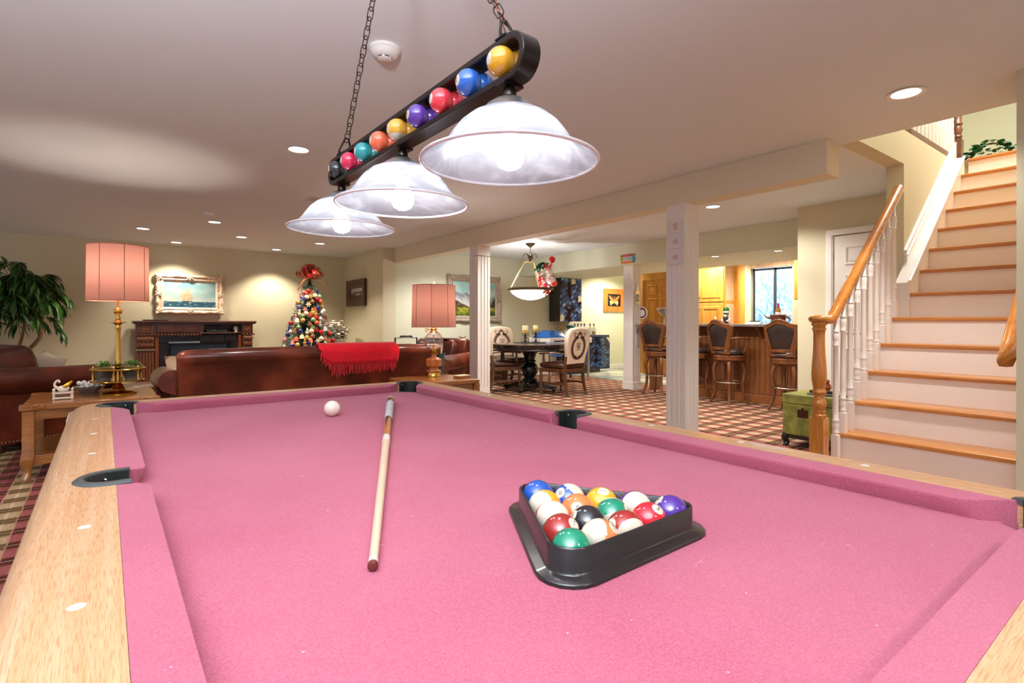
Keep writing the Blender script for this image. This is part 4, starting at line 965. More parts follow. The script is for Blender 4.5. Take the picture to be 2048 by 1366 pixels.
tuft('small leafy plant in crystal on the lamp tray, on its left side', (.086 - .092, 5.40 - .01, .6437), 1, 'plants on the brass lamp tray')
tuft('small leafy plant in crystal on the lamp tray, on its right side', (.086 + .092, 5.40 - .01, .6437), 2, 'plants on the brass lamp tray')
# crystal dish, swan box, recorder on the shelf
cr = thing('crystal_dish', 'clear crystal dish with white beads beside the brass lamp base', 'dish', (-.10, 5.60, .5305))
MB().lathe([(.05, 0), (.06, .01), (.105, .05), (.11, .06), (.105, .06), (.055, .015), (.04, .008)], n=18).build('bowl', m_cut, cr, smooth=20)
for i in range(22):
    a = i * 2.4; r = .075 * math.sqrt((i + .5) / 22); MB().sphere((r * cos(a), r * sin(a), .05 + .018 * (i % 3)), .017, 8, 6).build('bead', mat('glass_bead', 'EDEBEA', .1, coat=.5), cr, smooth=80)
sw2 = thing('swan_trinket_box', 'small white and gold trinket box topped by a golden swan', 'trinket box', (-.25, 5.29, .5305))
mw = mat('porcelain', 'F2E8DA', .25, coat=.4); mg = mat('gold_leaf', 'D9A441', .25, .9)
MB().box(-.062, -.042, .004, .062, .042, .012).box(-.062, -.042, .045, .062, .042, .053).box(-.052, -.034, .012, .052, .034, .045).build('box', mw, sw2, smooth=0, bevel=.002)
for x in (-.054, .054):
    for y in (-.035, .035): MB().lathe([(.006, 0), (.005, .01), (.006, .046), (.008, .053), (.006, .068), (.01, .075), (.001, .082)], (x, y, 0), 8).build('corner_post', mw, sw2)
MB().box(-.045, -.0345, .018, .045, -.034, .040).build('front_panel', mat('tortoise', '6A3A22', .3), sw2, smooth=0)
b = MB(); b.sphere((0, 0, .078), .032, 14, 8, (1.2, .8, .75)); b.build('swan_body', mw, sw2, smooth=80)
MB().tube(spline([(-.03, 0, .082), (-.05, 0, .105), (-.044, 0, .13), (-.03, 0, .142), (-.022, 0, .132), (-.026, 0, .124)], 4), [.010] * 4 + [.007] * 17, 8).build('neck', mw, sw2)
for s in (-1, 1): MB().loft([[(-.02, s * .012, .085), (-.01, s * .02, .088), (.0, s * .022, .08)], [(.015, s * .022, .115), (.03, s * .03, .112), (.03, s * .026, .09)], [(.05, s * .018, .138), (.058, s * .024, .13), (.05, s * .02, .115)]]).build('wing', mg, sw2)
rc = thing('clock_radio', 'black radio with a pale card propped on it on the end table shelf', 'radio', (-.14, 5.38, .1655), R(4))
mb_ = mat('black_plastic', '1B1A1C', .35)
MB().box(-.13, -.10, 0, .16, .10, .018).box(-.10, -.07, .018, .16, .07, .15).box(-.10, -.03, .15, .16, .03, .30).build('body', mb_, rc, smooth=0, bevel=.006)
bx(-.085, -.0335, .165, .12, -.0305, .285).build('card', mat('card_grey', 'C9CCD2', .6), rc, smooth=0)
bx(-.085, -.072, .04, -.03, -.0705, .125).build('keypad', mat('keypad_grey', '75777C', .4), rc, smooth=0)
for i in range(4): bx(-.06, -.0345, .20 + i * .018, .07 - .01 * (i % 2), -.0337, .203 + i * .018).build('text_line', mat('faint_print', '9DA0A6', .6), rc, smooth=0)

# ------------------------------------------------------------------ glass-globe lamp
l2 = thing('table_lamp', 'wooden lamp with a clear glass globe and pink shade by the column', 'lamp', (2.814, 5.09, .5405))
MB().lathe([(.088, 0), (.090, .004), (.088, .012), (.084, .03), (.084, .040), (.078, .044)], n=32).build('base', m_brass2, l2, smooth=40)
mow = wood('orange_wood', 'A8582A', 'D98A50', 'z', 1.2, .25, .5)
MB().lathe([(.074, .044), (.080, .056), (.074, .068), (.05, .074), (.046, .088)], n=28).lathe([(.046, .088), (.060, .095), (.088, .110), (.090, .115), (.090, .178), (.080, .186), (.05, .198)], n=8).lathe([(.034, .196), (.026, .212), (.024, .225), (.042, .236), (.044, .242)], n=24).build('body', mow, l2, smooth=25)
MB().lathe([(.036, .242), (.038, .246), (.036, .28), (.04, .285)], n=24).build('burner_collar', m_brass, l2, smooth=40)
MB().lathe([(.036, .285), (.075, .305), (.098, .345), (.102, .380), (.094, .42), (.07, .452), (.045, .468), (.040, .472)], n=32, cap=False).build('globe', m_gls, l2, smooth=80)
MB().lathe([(.001, .288), (.02, .292), (.012, .31), (.018, .325), (.006, .34), (.004, .46)], n=14).build('burner', m_brass2, l2)
MB().lathe([(.044, .468), (.046, .475), (.04, .48), (.03, .49), (.034, .505), (.022, .515), (.018, .535), (.012, .545)], n=24).cyl((-.03, 0, .497), (-.085, 0, .502), .005).build('cap', m_brass2, l2, smooth=40)
b = MB(); b.tube([(-.09 + .016 * cos(2 * PI * a / 12), 0, .494 + .018 * sin(2 * PI * a / 12)) for a in range(12)], .004, 6, closed=True); b.build('wick_key', m_brass2, l2)
drum_shade(l2, .525, .970, .236, .226, 8, 110)
MB().lathe([(.006, .95), (.006, .985), (.012, .99), (.014, 1.0), (.009, 1.012), (.001, 1.018)], n=12).build('finial', mat('finial_glow', 'FFF2DA', .3, emit=.4), l2)  # faint glow added to the finial, which is no lamp
vz = thing('teal_vase', 'teal flared ceramic vase holding a pale wooden stick', 'vase', (2.945, 5.18, .5405))
mt = mat('teal_glaze', '16555A', .18, vary=.6, vscale=28, coat=.6)
MB().lathe([(.030, 0), (.033, .006), (.036, .06), (.044, .15), (.053, .225), (.056, .235), (.052, .235), (.042, .15), (.032, .02), (.001, .02)], n=28).build('body', mt, vz, smooth=60)
MB().tube([(-.01, 0, .021), (.012, 0, .24), (.022, 0, .34)], [.009, .011, .012], 8).build('stick', mat('pale_stick', 'E8C99A', .5), vz)
cb = thing('coaster_box', 'flat pale wooden coaster box on the square end table', 'box', (2.94, 4.72, .5405), R(8))
bx(-.075, -.05, 0, .075, .05, .024).build('tray', m_cherry, cb, smooth=0, bevel=.002); bx(-.072, -.047, .024, .072, .047, .032).build('lid', mat('cork_cream', 'E6D7B2', .6), cb, smooth=0, bevel=.002)
# ------------------------------------------------------------------ mantelpiece with electric fire
m_mah = wood('dark_mahogany', '2E140D', '5E2E1E', 'x', .8, .3, .35, mid='46201A'); m_mahz = wood('dark_mahogany_upright', '34180E', '6E3C26', 'z', .9, .3, .35, mid='50281A')
m_hi = wood('carved_mahogany', '4A2416', '8A5638', 'z', 1.2, .3, .4)
fp = thing('mantelpiece', 'dark carved mahogany mantelpiece with an electric fire against the back wall', 'fireplace', (1.235, 10.66, 0))
YF = -.41    # front plane
def mxo(u): return .345 + (u - 265) * .00719 - 1.235     # metres along the mantel
b = MB(); b.prism([(YF - .05, 1.112), (YF - .055, 1.12), (YF - .05, 1.138), (0, 1.138), (0, 1.10), (YF - .03, 1.10)], -.89, .885, 'yz'); b.box(-.875, YF - .02, 1.085, .87, 0, 1.10); b.build('mantel_shelf', m_mah, fp, smooth=40)
MB().box(mxo(309), YF + .01, .925, mxo(394), YF + .03, 1.085).box(-.85, YF + .02, .925, mxo(309), 0, 1.085).box(mxo(481), YF + .02, .925, .84, 0, 1.085).box(mxo(394), YF + .005, .925, mxo(400), 0, 1.085).box(mxo(400), -.05, .925, mxo(481), 0, 1.085).box(mxo(394), YF, .925, mxo(481), -.05, .945).box(mxo(309), YF + .03, .925, mxo(394), 0, .94).build('frieze', m_mah, fp, smooth=0, bevel=.003)
dr = bx(mxo(312), YF - .008, .945, mxo(390), YF + .01, 1.07).build('drawer', m_mah, fp, smooth=0, bevel=.003)
b = MB(); b.frame([(0, .008), (.008, .016), (.02, .016), (.026, .009)], mxo(312), .945, mxo(390), 1.07, YF); b.build('drawer_moulding', m_mahz, dr, smooth=0)
b = MB(); xc = mxo(351); b.tube(spline([(xc - .055, YF - .012, 1.02), (xc - .05, YF - .03, 1.0), (xc - .02, YF - .035, .985), (xc + .02, YF - .035, .985), (xc + .05, YF - .03, 1.0), (xc + .055, YF - .012, 1.02)], 4), .0045, 6); b.sphere((xc - .055, YF - .012, 1.02), .010, 8, 5).sphere((xc + .055, YF - .012, 1.02), .010, 8, 5); b.build('handle', mat('dull_bronze', '5A4634', .35, .8), dr)
# rope moulding
for x0, x1 in ((-.89, mxo(397)), (mxo(480), .875)):
    b = MB(); n = int((x1 - x0) / .044)
    for i in range(n): b.at((lerp(x0, x1, (i + .5) / n), YF - .012, .912), (0, R(35), 0)).sphere((0, 0, 0), .021, 8, 6, (1.15, .9, .7))
    o = b.build('rope_moulding', m_hi, fp, smooth=60); o['kind'] = 'stuff'
bx(-.88, YF, .895, mxo(397), YF + .1, .905).build('rope_ledge', m_mah, fp, smooth=0)
for xa, xb in ((mxo(270.5), mxo(306)), (mxo(480.5), mxo(506))):
    w_ = xb - xa; xm = (xa + xb) / 2
    bx(xa + .01, YF + .01, .10, xb - .01, 0, .925).build('pilaster', m_mahz, fp, smooth=0)
    b = MB(); b.frame([(0, .008), (.006, .014), (.014, .014), (.02, .006)], xa + .03, .94, xb - .03, 1.075, YF + .02)
    for k in range(8):
        a = k * PI / 4; b.at((xm + .035 * cos(a) * (w_ / .25), YF + .012, 1.008 + .035 * sin(a)), (0, -a, 0)).sphere((0, 0, 0), .026, 8, 5, (1.2, .35, .45))
    b.at().sphere((xm, YF + .01, 1.008), .016, 10, 6); b.build('carved_block', m_hi, fp, smooth=50)
    b = MB()   # acanthus corbel
    b.prism([(YF - .02, .885), (YF - .045, .86), (YF - .045, .84), (YF - .015, .80), (YF - .03, .765), (YF - .03, .745), (YF - .0, .705), (YF + .04, .70), (YF + .04, .885)], xa + .015, xb - .015, 'yz')
    for r_, (z, y, n, rr) in enumerate(((.85, YF - .05, 5, .026), (.805, YF - .03, 4, .022), (.755, YF - .035, 5, .024))):
        for i in range(n): b.sphere((lerp(xa + .035, xb - .035, i / (n - 1)), y, z), rr, 10, 6, (.9, .6, 1.1))
    b.build('corbel', m_hi, fp, smooth=50)
    bx(xa, YF - .02, .66, xb, YF + .1, .688).build('capital_band', mat('band_brown', '7A6458', .25, coat=.5), fp, smooth=0, bevel=.006)  # band in a paler, glossier brown than the wood around it
    b = MB(); n = 6
    for i in range(n): x = lerp(xa + .03, xb - .03, i / (n - 1)); b.tube([(x, YF + .008, .13), (x, YF + .008, .63)], .012, 8); b.sphere((x, YF + .006, .635), .014, 8, 5)
    b.build('reeding', m_hi, fp, smooth=60)
    bx(xa - .01, YF - .025, 0, xb + .01, 0, .10).build('plinth', m_mah, fp, smooth=0, bevel=.006)
    xi = xb if xa < 0 else xa - .05
    bx(xi, YF + .02, 0, xi + .05, 0, .9).build('inner_stile', wood('red_mahogany', '5A2A14', '8E4C26', 'z', .8, .3, .3), fp, smooth=0, bevel=.004)
m_slb = mat('black_marble', '1F1D24', .25, vary=.4, vscale=6, coat=.3)
for i, (x0, x1, z0, z1) in enumerate([(mxo(313), mxo(331), z, z + .25) for z in (.0, .26, .52)] + [(mxo(455), mxo(474), z, z + .25) for z in (.0, .26, .52)] + [(mxo(313) + k * .19, mxo(313) + k * .19 + .185, .785, .90) for k in range(6)]):
    bx(x0, YF + .05, z0, min(x1, mxo(474)), YF + .08, z1).build('surround_tile', m_slb, fp, smooth=0, bevel=.002)
bx(mxo(309), YF + .082, 0, mxo(480), -.02, .90).build('back_panel', mat('back_panel_black', '0E0D10', .7), fp, smooth=0)  # even near-black panel behind the tiles and insert
ins = MB().box(mxo(331), YF + .03, .0, mxo(335), YF + .082, .785).box(mxo(452), YF + .03, .0, mxo(456), YF + .082, .785).box(mxo(331), YF + .03, .755, mxo(456), YF + .082, .785).build('insert_frame', mat('black_iron', '15151A', .3, .4), fp, smooth=0, bevel=.004)
MB().prism([(YF + .0, .772), (YF + .055, .80), (YF + .055, .772)], mxo(332), mxo(393), 'yz').build('hood', mat('steel_blue', 'B6C8E0', .25, .7), fp, smooth=0)
for i in range(9): MB().box(mxo(337), YF + .06, .735 - i * .022, mxo(450), YF + .075, .745 - i * .022).build('louvre', mat('louvre_steel', '5C6E86', .3, .7), ins, smooth=0)
bx(mxo(335), YF + .078, 0, mxo(452), YF + .081, .56).build('glass_front', mat('fire_glass', '0A0A0E', .06, coat=.5), ins, smooth=0)
# set-top box, cables and white clock in the open shelf
tv = thing('cable_box', 'black cable box with dangling cables in the open shelf of the mantelpiece', 'media box', (1.235 + mxo(430), 10.66 - .30, .9455))
MB().box(-.16, -.08, 0, .14, .1, .035).build('body', mb_, tv, smooth=0, bevel=.004); bx(.02, -.0815, .008, .13, -.08, .028).build('display', mat('dim_green', '2E3A2C', .3), tv, smooth=0)
for i in range(4):
    x = -.12 + i * .07; MB().tube(spline([(x, .1, .03), (x - .04, .13, .12), (x + .03, .16, .10), (x + .06, .15, .045), (x + .09, .14, .01)], 5), .004, 5).build('cable', mb_, tv)
ck = thing('white_ornament', 'small white ornament at the right of the open mantel shelf', 'ornament', (1.235 + mxo(470), 10.66 - .33, .9455))
MB().lathe([(.03, 0), (.03, .01), (.015, .02), (.02, .03)], n=16).at((0, 0, .065), (0, 0, 0)).sphere((0, 0, 0), .042, 16, 10, (1, .6, 1)).build('body', mat('warm_white', 'F2EAD8', .4), ck)
bx(.02, -.02, .0, .06, .03, .10).build('black_block', mb_, ck, smooth=0, bevel=.004)
bk = bx(-.17, -.1, 0, .17, .1, .02).build('flat_box', mb_, smooth=0, bevel=.004); bk.location = (.66, 10.5, 1.1385); tag(bk, 'flat black box lying on the left end of the mantel shelf', 'box')

# ------------------------------------------------------------------ paintings
def ornate_frame(t, w_, h_, fw, m, wave=.012, depth=.05, n=26, name='frame', orn=True):
    """carved swept frame: outer edge ripples, centred on x, from z=0..h"""
    prof = [(0, .012), (.0, depth * .5), (.15, depth * .95), (.3, depth), (.45, depth * .7), (.6, depth * .62), (.72, depth * .72), (.85, depth * .55), (1, depth * .3), (1, .004)]
    rings = []
    for sx, sy, ex, ey in ((-1, -1, 1, 0), (1, -1, 0, 1), (1, 1, -1, 0), (-1, 1, 0, -1)):
        for i in range(n):
            s = i / n; ln2 = w_ if ex else h_
            px, pz = sx * w_ / 2 + ex * s * w_, h_ / 2 + sy * h_ / 2 + ey * s * h_
            wv = wave * (.6 * cos(2 * PI * s * 3) + .4 * cos(2 * PI * s * 7) + .5 * (abs(s - .5) > .42))
            nx_, nz_ = (0, sy) if ex else (sx, 0)
            ring = []
            for f, d in prof:
                q = f * fw; inx = px if ex == 0 else max(-w_ / 2 + q, min(w_ / 2 - q, px)); inz = pz if ey == 0 else max(q, min(h_ - q, pz))
                o_ = (wv - q) if f < .5 else -q
                ring.append(((inx + nx_ * o_), -d * (1 + .25 * wv / max(wave, 1e-6) * (f < .5)), (inz + nz_ * o_)))
            rings.append(ring)
    b = MB(); b.loft(rings, loop=True); fr = b.build(name, m, t, smooth=35)
    if orn:
        ob = MB()
        for cx, cz in ((-w_ / 2 + fw * .45, fw * .45), (w_ / 2 - fw * .45, fw * .45), (-w_ / 2 + fw * .45, h_ - fw * .45), (w_ / 2 - fw * .45, h_ - fw * .45), (0, fw * .35), (0, h_ - fw * .35), (-w_ / 2 + fw * .35, h_ / 2), (w_ / 2 - fw * .35, h_ / 2)):
            for k in range(6):
                a = k * PI / 3 + .4; ob.at((cx + fw * .25 * cos(a), -depth * .92, cz + fw * .25 * sin(a)), (0, -a, 0)).sphere((0, 0, 0), fw * .2, 8, 5, (1.3, .5, .55))
            ob.at().sphere((cx, -depth, cz), fw * .13, 8, 6)
        ob.build('carving', m, fr, smooth=60)
    return fr
def ship(u, v):
    n1 = nz2(u, v, 4) * .5 + .5; n2 = nz2(u, v, 11, 3) * .5 + .5
    if v < .245 + .012 * nz2(u, 0, 9):
        c = mixc((24, 62, 88), (70, 132, 150), n2 * .9); f = nz2(u * 2.2, v * 7, 5, 1)
        return mixc(c, (214, 226, 222), max(0, f - .28) * 2.4)
    t = (v - .25) / .75; c = mixc((196, 214, 204), (108, 168, 182), t * .9 + .15 * abs(u - .5)); c = mixc(c, (226, 226, 206), max(0, n1 - .45) * 1.5); c = mixc(c, (64, 130, 150), max(0, nz2(u, v, 3, 8)) * 1.0 * t)
    if abs(u - .28) < .06 and v > .85 or abs(u - .64) < .05 and v > .88: c = mixc(c, (240, 216, 170), n2)
    x = u - .42
    if -.07 < x < .115 and .235 < v < .30 and v < .30 - .12 * abs(x - .02) + .02: return (96, 76, 60) if v < .275 else (206, 190, 160)
    for cx, wd, lo, hi in ((-.045, .045, .30, .55), (.01, .055, .31, .72), (.06, .05, .32, .66), (.10, .035, .34, .52), (-.09, .035, .40, .50)):
        if lo < v < hi:
            q = wd * (1.15 - .75 * (v - lo) / (hi - lo)) * (1 - .12 * (int((v - lo) * 24) % 2))
            if abs(x - cx) < q: return mixc((232, 214, 180), (178, 158, 126), (n2 * .7 + .3 * (x - cx > 0)))
    return c
m_pnt = vcol('oil_paint', .45, .15)
m_crm = mat('cream_gilt', 'E9CDB4', .45, vary=.25, vscale=25); m_slv = mat('silver_gilt', 'B5A596', .45, .2, vary=.3, vscale=40)
p1 = thing('ship_painting', 'seascape painting of a tall ship in an ornate cream frame above the mantelpiece', 'painting', (1.17, YB - .012, 1.255))
ornate_frame(p1, 1.0, .665, .115, m_crm, .011, .06)
paint_grid('canvas', ship, .80, .47, 120, 72, m_pnt, p1, (0, -.012, .0975))
def mount(u, v):
    n1 = nz2(u, v, 6) ; n2 = nz2(u, v, 17, 2); n3 = nz2(u, v, 40, 5)
    m1 = .56 + .12 * sin(u * 5.2 + .4) + .07 * nz2(u, 0, 7) + .03 * nz2(u, 1, 20) + (.10 * math.exp(-((u - .82) / .10) ** 2)) - .06 * math.exp(-((u - .5) / .12) ** 2)
    g = .25 + .03 * nz2(u, 3, 5); hill = .50 - .62 * u + .03 * nz2(u, 2, 12)
    if v < g:
        c = mixc((92, 112, 30), (190, 176, 60), n2 * .9 + .5); c = mixc(c, (50, 74, 24), max(0, n1) * 1.6 + (.5 if v < .07 else 0)); return c
    if v < hill and u < .45: return mixc((58, 52, 42), (110, 96, 64), n2 + .4)
    for tx, th in ((.83, .52), (.88, .58), (.94, .62), (.98, .6), (.79, .40), (.61, .38), (.66, .37)):
        if v < th and abs(u - tx) < (.045 if tx > .7 else .02) * (th - v) / (th - .22) + .003 * n3: return (30, 40, 30)
    if v < m1:
        d = m1 - v; k = nz2(u * 9 + v * 6, v * 3, 2, 4)
        c = mixc((98, 108, 124), (226, 214, 196), .5 + k); c = mixc(c, (234, 222, 186) if u > .6 and d < .12 else (120, 128, 140), .5 if d < .12 else .15)
        return mixc(c, (206, 212, 212), min(1, d * 3.4 + .1 * n1))
    return mixc((150, 206, 208), (196, 222, 214), .5 + n1 - (v - .7))
p2 = thing('mountain_painting', 'mountain landscape painting in a silver carved frame behind the fluted column', 'painting', (5.75, YD - .012, 1.128))
ornate_frame(p2, 1.225, .90, .12, m_slv, .006, .055)
paint_grid('canvas', mount, 1.0, .675, 110, 76, m_pnt, p2, (0, -.012, .1125))
def dinner(u, v):
    n = nz2(u, v, 9) ; n2 = nz2(u, v, 22, 2)
    if v > .42 and .04 < u < .96 and v > .62 + .12 * n - .25 * (abs(u - .1) < .1): return mixc((150, 156, 158), (206, 206, 200), .5 + .6 * sin(u * 40) * .5 + n2)
    if math.hypot((u - .55) * 1.0, (v - .58) * 1.1) < .2: return mixc((178, 136, 112), (90, 40, 34), .5 + n2 * 1.2)
    if .28 < v < .42 and .4 < u < .8: return mixc((150, 144, 160), (200, 190, 190), .5 + n2)
    return mixc((54, 34, 26), (112, 72, 48), .5 + n * .9 + .3 * n2)
p3 = thing('dining_scene_picture', 'small dark framed picture of a table scene on the den side wall', 'picture', (3.86 - .004, 9.97, 1.43), -PI / 2)
b = MB(); b.frame([(0, .005), (0, .055), (.10, .045), (.15, .035), (.16, .02), (.16, .004)], -.46, 0, .46, .50); b.build('frame', m_mah, p3, smooth=0)
paint_grid('canvas', dinner, .62, .20, 60, 24, m_pnt, p3, (0, -.012, .15))
sp1 = thing('switch_plate', 'cream light switch plate on the den side wall below the dark picture', 'switch', (3.86 - .0015, 9.42, 1.10), -PI / 2)
bx(-.035, -.005, 0, .035, 0, .115).build('plate', mat('switch_cream', 'E6DCB8', .4), sp1, smooth=0, bevel=.002); bx(-.006, -.012, .045, .006, -.005, .07).build('toggle', mat('switch_white', 'F0E8D0', .4), sp1, smooth=0)

# ------------------------------------------------------------------ christmas tree
TX, TY = 2.86, 9.62
xt = thing('christmas_tree', 'decorated Christmas tree beside the mantelpiece with a big red bow on top', 'christmas tree', (TX, TY, 0))
TR = lambda z: max(.03, (1.98 - z) * .375)
MB().tube([(0, 0, 0), (0, 0, 1.9)], [.05, .012], 10).build('trunk', mat('bark', '4A3424', .9), xt)
m_ndl = mat('fir_needles', '1F4A34', .6, vary=.4, vscale=30); m_ndl2 = mat('fir_needles_light', '4A7A5A', .6, vary=.3, vscale=30)
random.seed(11); b = MB()
for i in range(1500):
    z = .18 + 1.74 * (1 - math.sqrt(random.random() * .98)) ; a = random.uniform(0, 2 * PI); r = TR(z) * random.uniform(.55, 1.02); d = V((cos(a), sin(a), -.25 + random.uniform(-.2, .3))).normalized()
    p = V((cos(a) * r, sin(a) * r, z)); ln2 = random.uniform(.07, .13); b.mi = 1 if random.random() < .3 else 0
    for k in range(5):
        tw = random.uniform(0, PI); s = d.cross(V((cos(tw) * .3, sin(tw) * .3, 1))).normalized(); s = (MX.Rotation(tw, 3, d) @ s) * ln2 * .16; q = p - d * ln2 * (.5 - k * .12)
        b.add([q, q + d * ln2 * .3 + s * 1.6, q + d * ln2 * .36 + s * 1.2, q + d * ln2 * .36 - s * 1.2, q + d * ln2 * .3 - s * 1.6], [(0, 1, 2), (0, 3, 4)])
o = b.build('foliage', [m_ndl, m_ndl2], xt, smooth=0); o['kind'] = 'stuff'
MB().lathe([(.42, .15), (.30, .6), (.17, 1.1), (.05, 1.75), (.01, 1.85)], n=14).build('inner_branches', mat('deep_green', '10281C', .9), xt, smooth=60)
m_rib = mat('red_ribbon', 'B01822', .3, sheen=.2, coat=.3); m_gld = mat('gold_edge', 'C9A24A', .3, .8)
bw = thing('ribbon_bow', 'large red gold-edged ribbon bow on top of the Christmas tree', 'bow', (TX, TY, 1.86))
def ribbon(pts, w_, side):
    P = spline(pts, 5); b = MB(); s = V(side).normalized() * w_ / 2; b.loft([[p - s, p + s] for p in P], cap=False, closed=False); o = b.build('ribbon_loop', m_rib, bw, smooth=80); md = o.modifiers.new('s', 'SOLIDIFY'); md.thickness = .002
    e = MB()
    for q in (-1, 1): e.tube([p + s * q for p in P], .0028, 5)
    e.build('gold_wire', m_gld, o)
random.seed(4)
for i in range(13):
    a = -PI / 2 + (i - 6) * .34 + random.uniform(-.15, .15); el = .25 + .5 * (i % 3); d = V((cos(a) * cos(el), sin(a) * cos(el), sin(el))); u = V((0, 0, 1)); sd = d.cross(u).normalized(); up = sd.cross(d)
    ribbon([V((0, 0, .04)), d * .09 + up * .07 + V((0, 0, .04)), d * .20 + up * .06 + V((0, 0, .05)), d * .23 - up * .01 + V((0, 0, .04)), d * .12 - up * .04 + V((0, 0, .03)), V((0, 0, .02))], .10, sd)
for dx in (-1, 1): ribbon([V((0, -.05, .02)), V((dx * .12, -.14, .0)), V((dx * .20, -.17, -.10)), V((dx * .25, -.17, -.2))], .06, (0, 1, .2))
ribbon([V((-.09, -.11, .05)), V((0, -.16, .07)), V((.09, -.11, .05))], .075, (0, 0, 1))
# ornaments: every one a thing of its own
KC = {'gold': 'D9AE5C', 'red': 'C4202A', 'ivory': 'EFE0C4', 'orange': 'E0603A', 'blue': '24348A', 'green': '7FA36A', 'pink': 'D98A96', 'silver': 'C9CBD2', 'brown': '8E5A34', 'purple': '5A4A7A'}
def orn_mesh(kind, c):
    m = mat('ornament_' + c, KC[c], .18, .35 if c in ('gold', 'silver', 'red', 'blue') else 0, coat=.5)
    b = MB()
    if kind == 'bauble': b.sphere((0, 0, 0), .042, 16, 10)
    elif kind == 'finial': b.lathe([(.001, -.06), (.008, -.045), (.02, -.03), (.042, 0), (.034, .02), (.014, .035), (.01, .05)], n=16)
    elif kind == 'bell': b.lathe([(.046, -.035), (.040, -.02), (.032, .01), (.022, .03), (.001, .038)], n=16)
    elif kind == 'star':
        for k in range(6):
            a = k * PI / 3; b.at((.022 * cos(a), 0, .022 * sin(a)), (0, -a, 0)).sphere((0, 0, 0), .024, 8, 5, (1.2, .35, .45))
        b.at().sphere((0, -.006, 0), .012, 8, 6)
    else:
        b.sphere((0, 0, -.02), .03, 12, 8, (1, .9, 1.1)).sphere((0, -.003, .025), .02, 12, 8).sphere((0, 0, .05), .014, 8, 6, (1, 1, .8)); b.tube([(-.03, -.01, -.01), (.03, -.01, .0)], .008, 6)
    o = b.build({'bauble': 'bauble', 'finial': 'drop_ornament', 'bell': 'bell_ornament', 'star': 'flower_ornament', 'figure': 'figurine_ornament'}[kind], m, smooth=60)
    MB().cyl((0, 0, .036), (0, 0, .052), .009, n=8).tube([(.006 * cos(2 * PI * a / 8), 0, .058 + .007 * sin(2 * PI * a / 8)) for a in range(8)], .0015, 4, closed=True).build('cap', m_gld, o)
    return o
OR = [(-.92, 1.46, 'gold', 'bauble'), (.9, 1.48, 'orange', 'bauble'), (.55, 1.36, 'blue', 'bauble'), (-.35, 1.15, 'gold', 'bauble'), (.18, 1.16, 'green', 'bauble'), (-.92, 1.10, 'red', 'bauble'), (-.5, 1.03, 'green', 'finial'), (-.5, .84, 'orange', 'bell'), (-.1, .96, 'ivory', 'figure'),
      (.3, .98, 'red', 'star'), (.48, .95, 'red', 'bauble'), (.82, .92, 'red', 'bauble'), (.9, .80, 'red', 'finial'), (-.1, .86, 'gold', 'bauble'), (.12, .88, 'brown', 'bauble'), (.42, .62, 'ivory', 'bauble'), (.75, .68, 'orange', 'figure'), (.1, .66, 'brown', 'finial'), (-.15, .70, 'gold', 'star'), (-.3, .62, 'purple', 'figure'),
      (-.62, .72, 'blue', 'bauble'), (-.42, .74, 'gold', 'bauble'), (-.75, .63, 'red', 'star'), (-.6, .6, 'silver', 'bauble'), (-.95, .58, 'gold', 'bell'), (-.85, .52, 'ivory', 'bauble'), (.05, .5, 'ivory', 'figure'), (.22, .50, 'red', 'bauble'), (-.4, .5, 'orange', 'figure'), (.5, .48, 'pink', 'bauble'), (.72, .54, 'ivory', 'bauble'),
      (-.1, 1.42, 'ivory', 'star'), (-.3, 1.33, 'pink', 'star'), (.15, 1.30, 'gold', 'figure'), (-.62, 1.28, 'ivory', 'figure'), (.35, 1.26, 'gold', 'star'), (.5, 1.08, 'silver', 'figure'), (.78, 1.08, 'pink', 'star'), (.9, 1.2, 'red', 'star'), (-.75, 1.2, 'pink', 'figure'), (.05, 1.56, 'gold', 'star'), (.35, 1.62, 'brown', 'star'), (-.3, 1.55, 'ivory', 'bauble'), (-.8, .95, 'silver', 'finial'),
      (.6, .83, 'pink', 'star'), (.3, .8, 'ivory', 'star'), (.62, .72, 'red', 'bell'), (-.9, .82, 'pink', 'bauble'), (-.3, .88, 'ivory', 'bell'), (.0, 1.08, 'brown', 'star'), (-.65, .5, 'brown', 'bauble'), (.85, .6, 'green', 'bauble'), (-.05, .57, 'red', 'bell')]
random.seed(31); _kinds = ['bauble', 'star', 'figure', 'finial', 'bell', 'star', 'bauble']; _n = 0
while len(OR) < 112:
    q, z = random.uniform(-.97, .97), random.uniform(.42, 1.66)
    if all(abs(q - e[0]) * TR(z) + abs(z - e[1]) > .07 for e in OR) : OR.append((q, z, random.choice(list(KC)), random.choice(_kinds)))
    _n += 1
    if _n > 4000: break
KN = {'bauble': 'round bauble', 'finial': 'pointed drop ornament', 'bell': 'bell ornament', 'star': 'flower ornament', 'figure': 'figurine ornament'}
used_lab = set(); prot = {}
fa_ = math.atan2(-TY, -TX)   # the side of the tree towards the room
for q, z, c, kd in OR:
    lv = 'near the top' if z > 1.35 else 'in the upper half' if z > 1.1 else 'at mid height' if z > .86 else 'in the lower half' if z > .62 else 'low down'
    sd = 'left edge' if q < -.7 else 'left side' if q < -.25 else 'middle' if q < .25 else 'right side' if q < .7 else 'right edge'
    lab = '%s %s %s on the %s of the Christmas tree' % (c, KN[kd], lv, sd)
    if lab in used_lab: continue
    used_lab.add(lab)
    if (kd, c) not in prot: o = prot[(kd, c)] = orn_mesh(kd, c)
    else: o = dup(prot[(kd, c)])
    al = math.asin(q * .96); a = fa_ + al; r = TR(z) * .97 + .02
    o.location = (TX + r * cos(a), TY + r * sin(a), z); o.rotation_euler = (0, 0, a + PI / 2)
    tag(o, lab, 'ornament', 'ornaments on the Christmas tree')
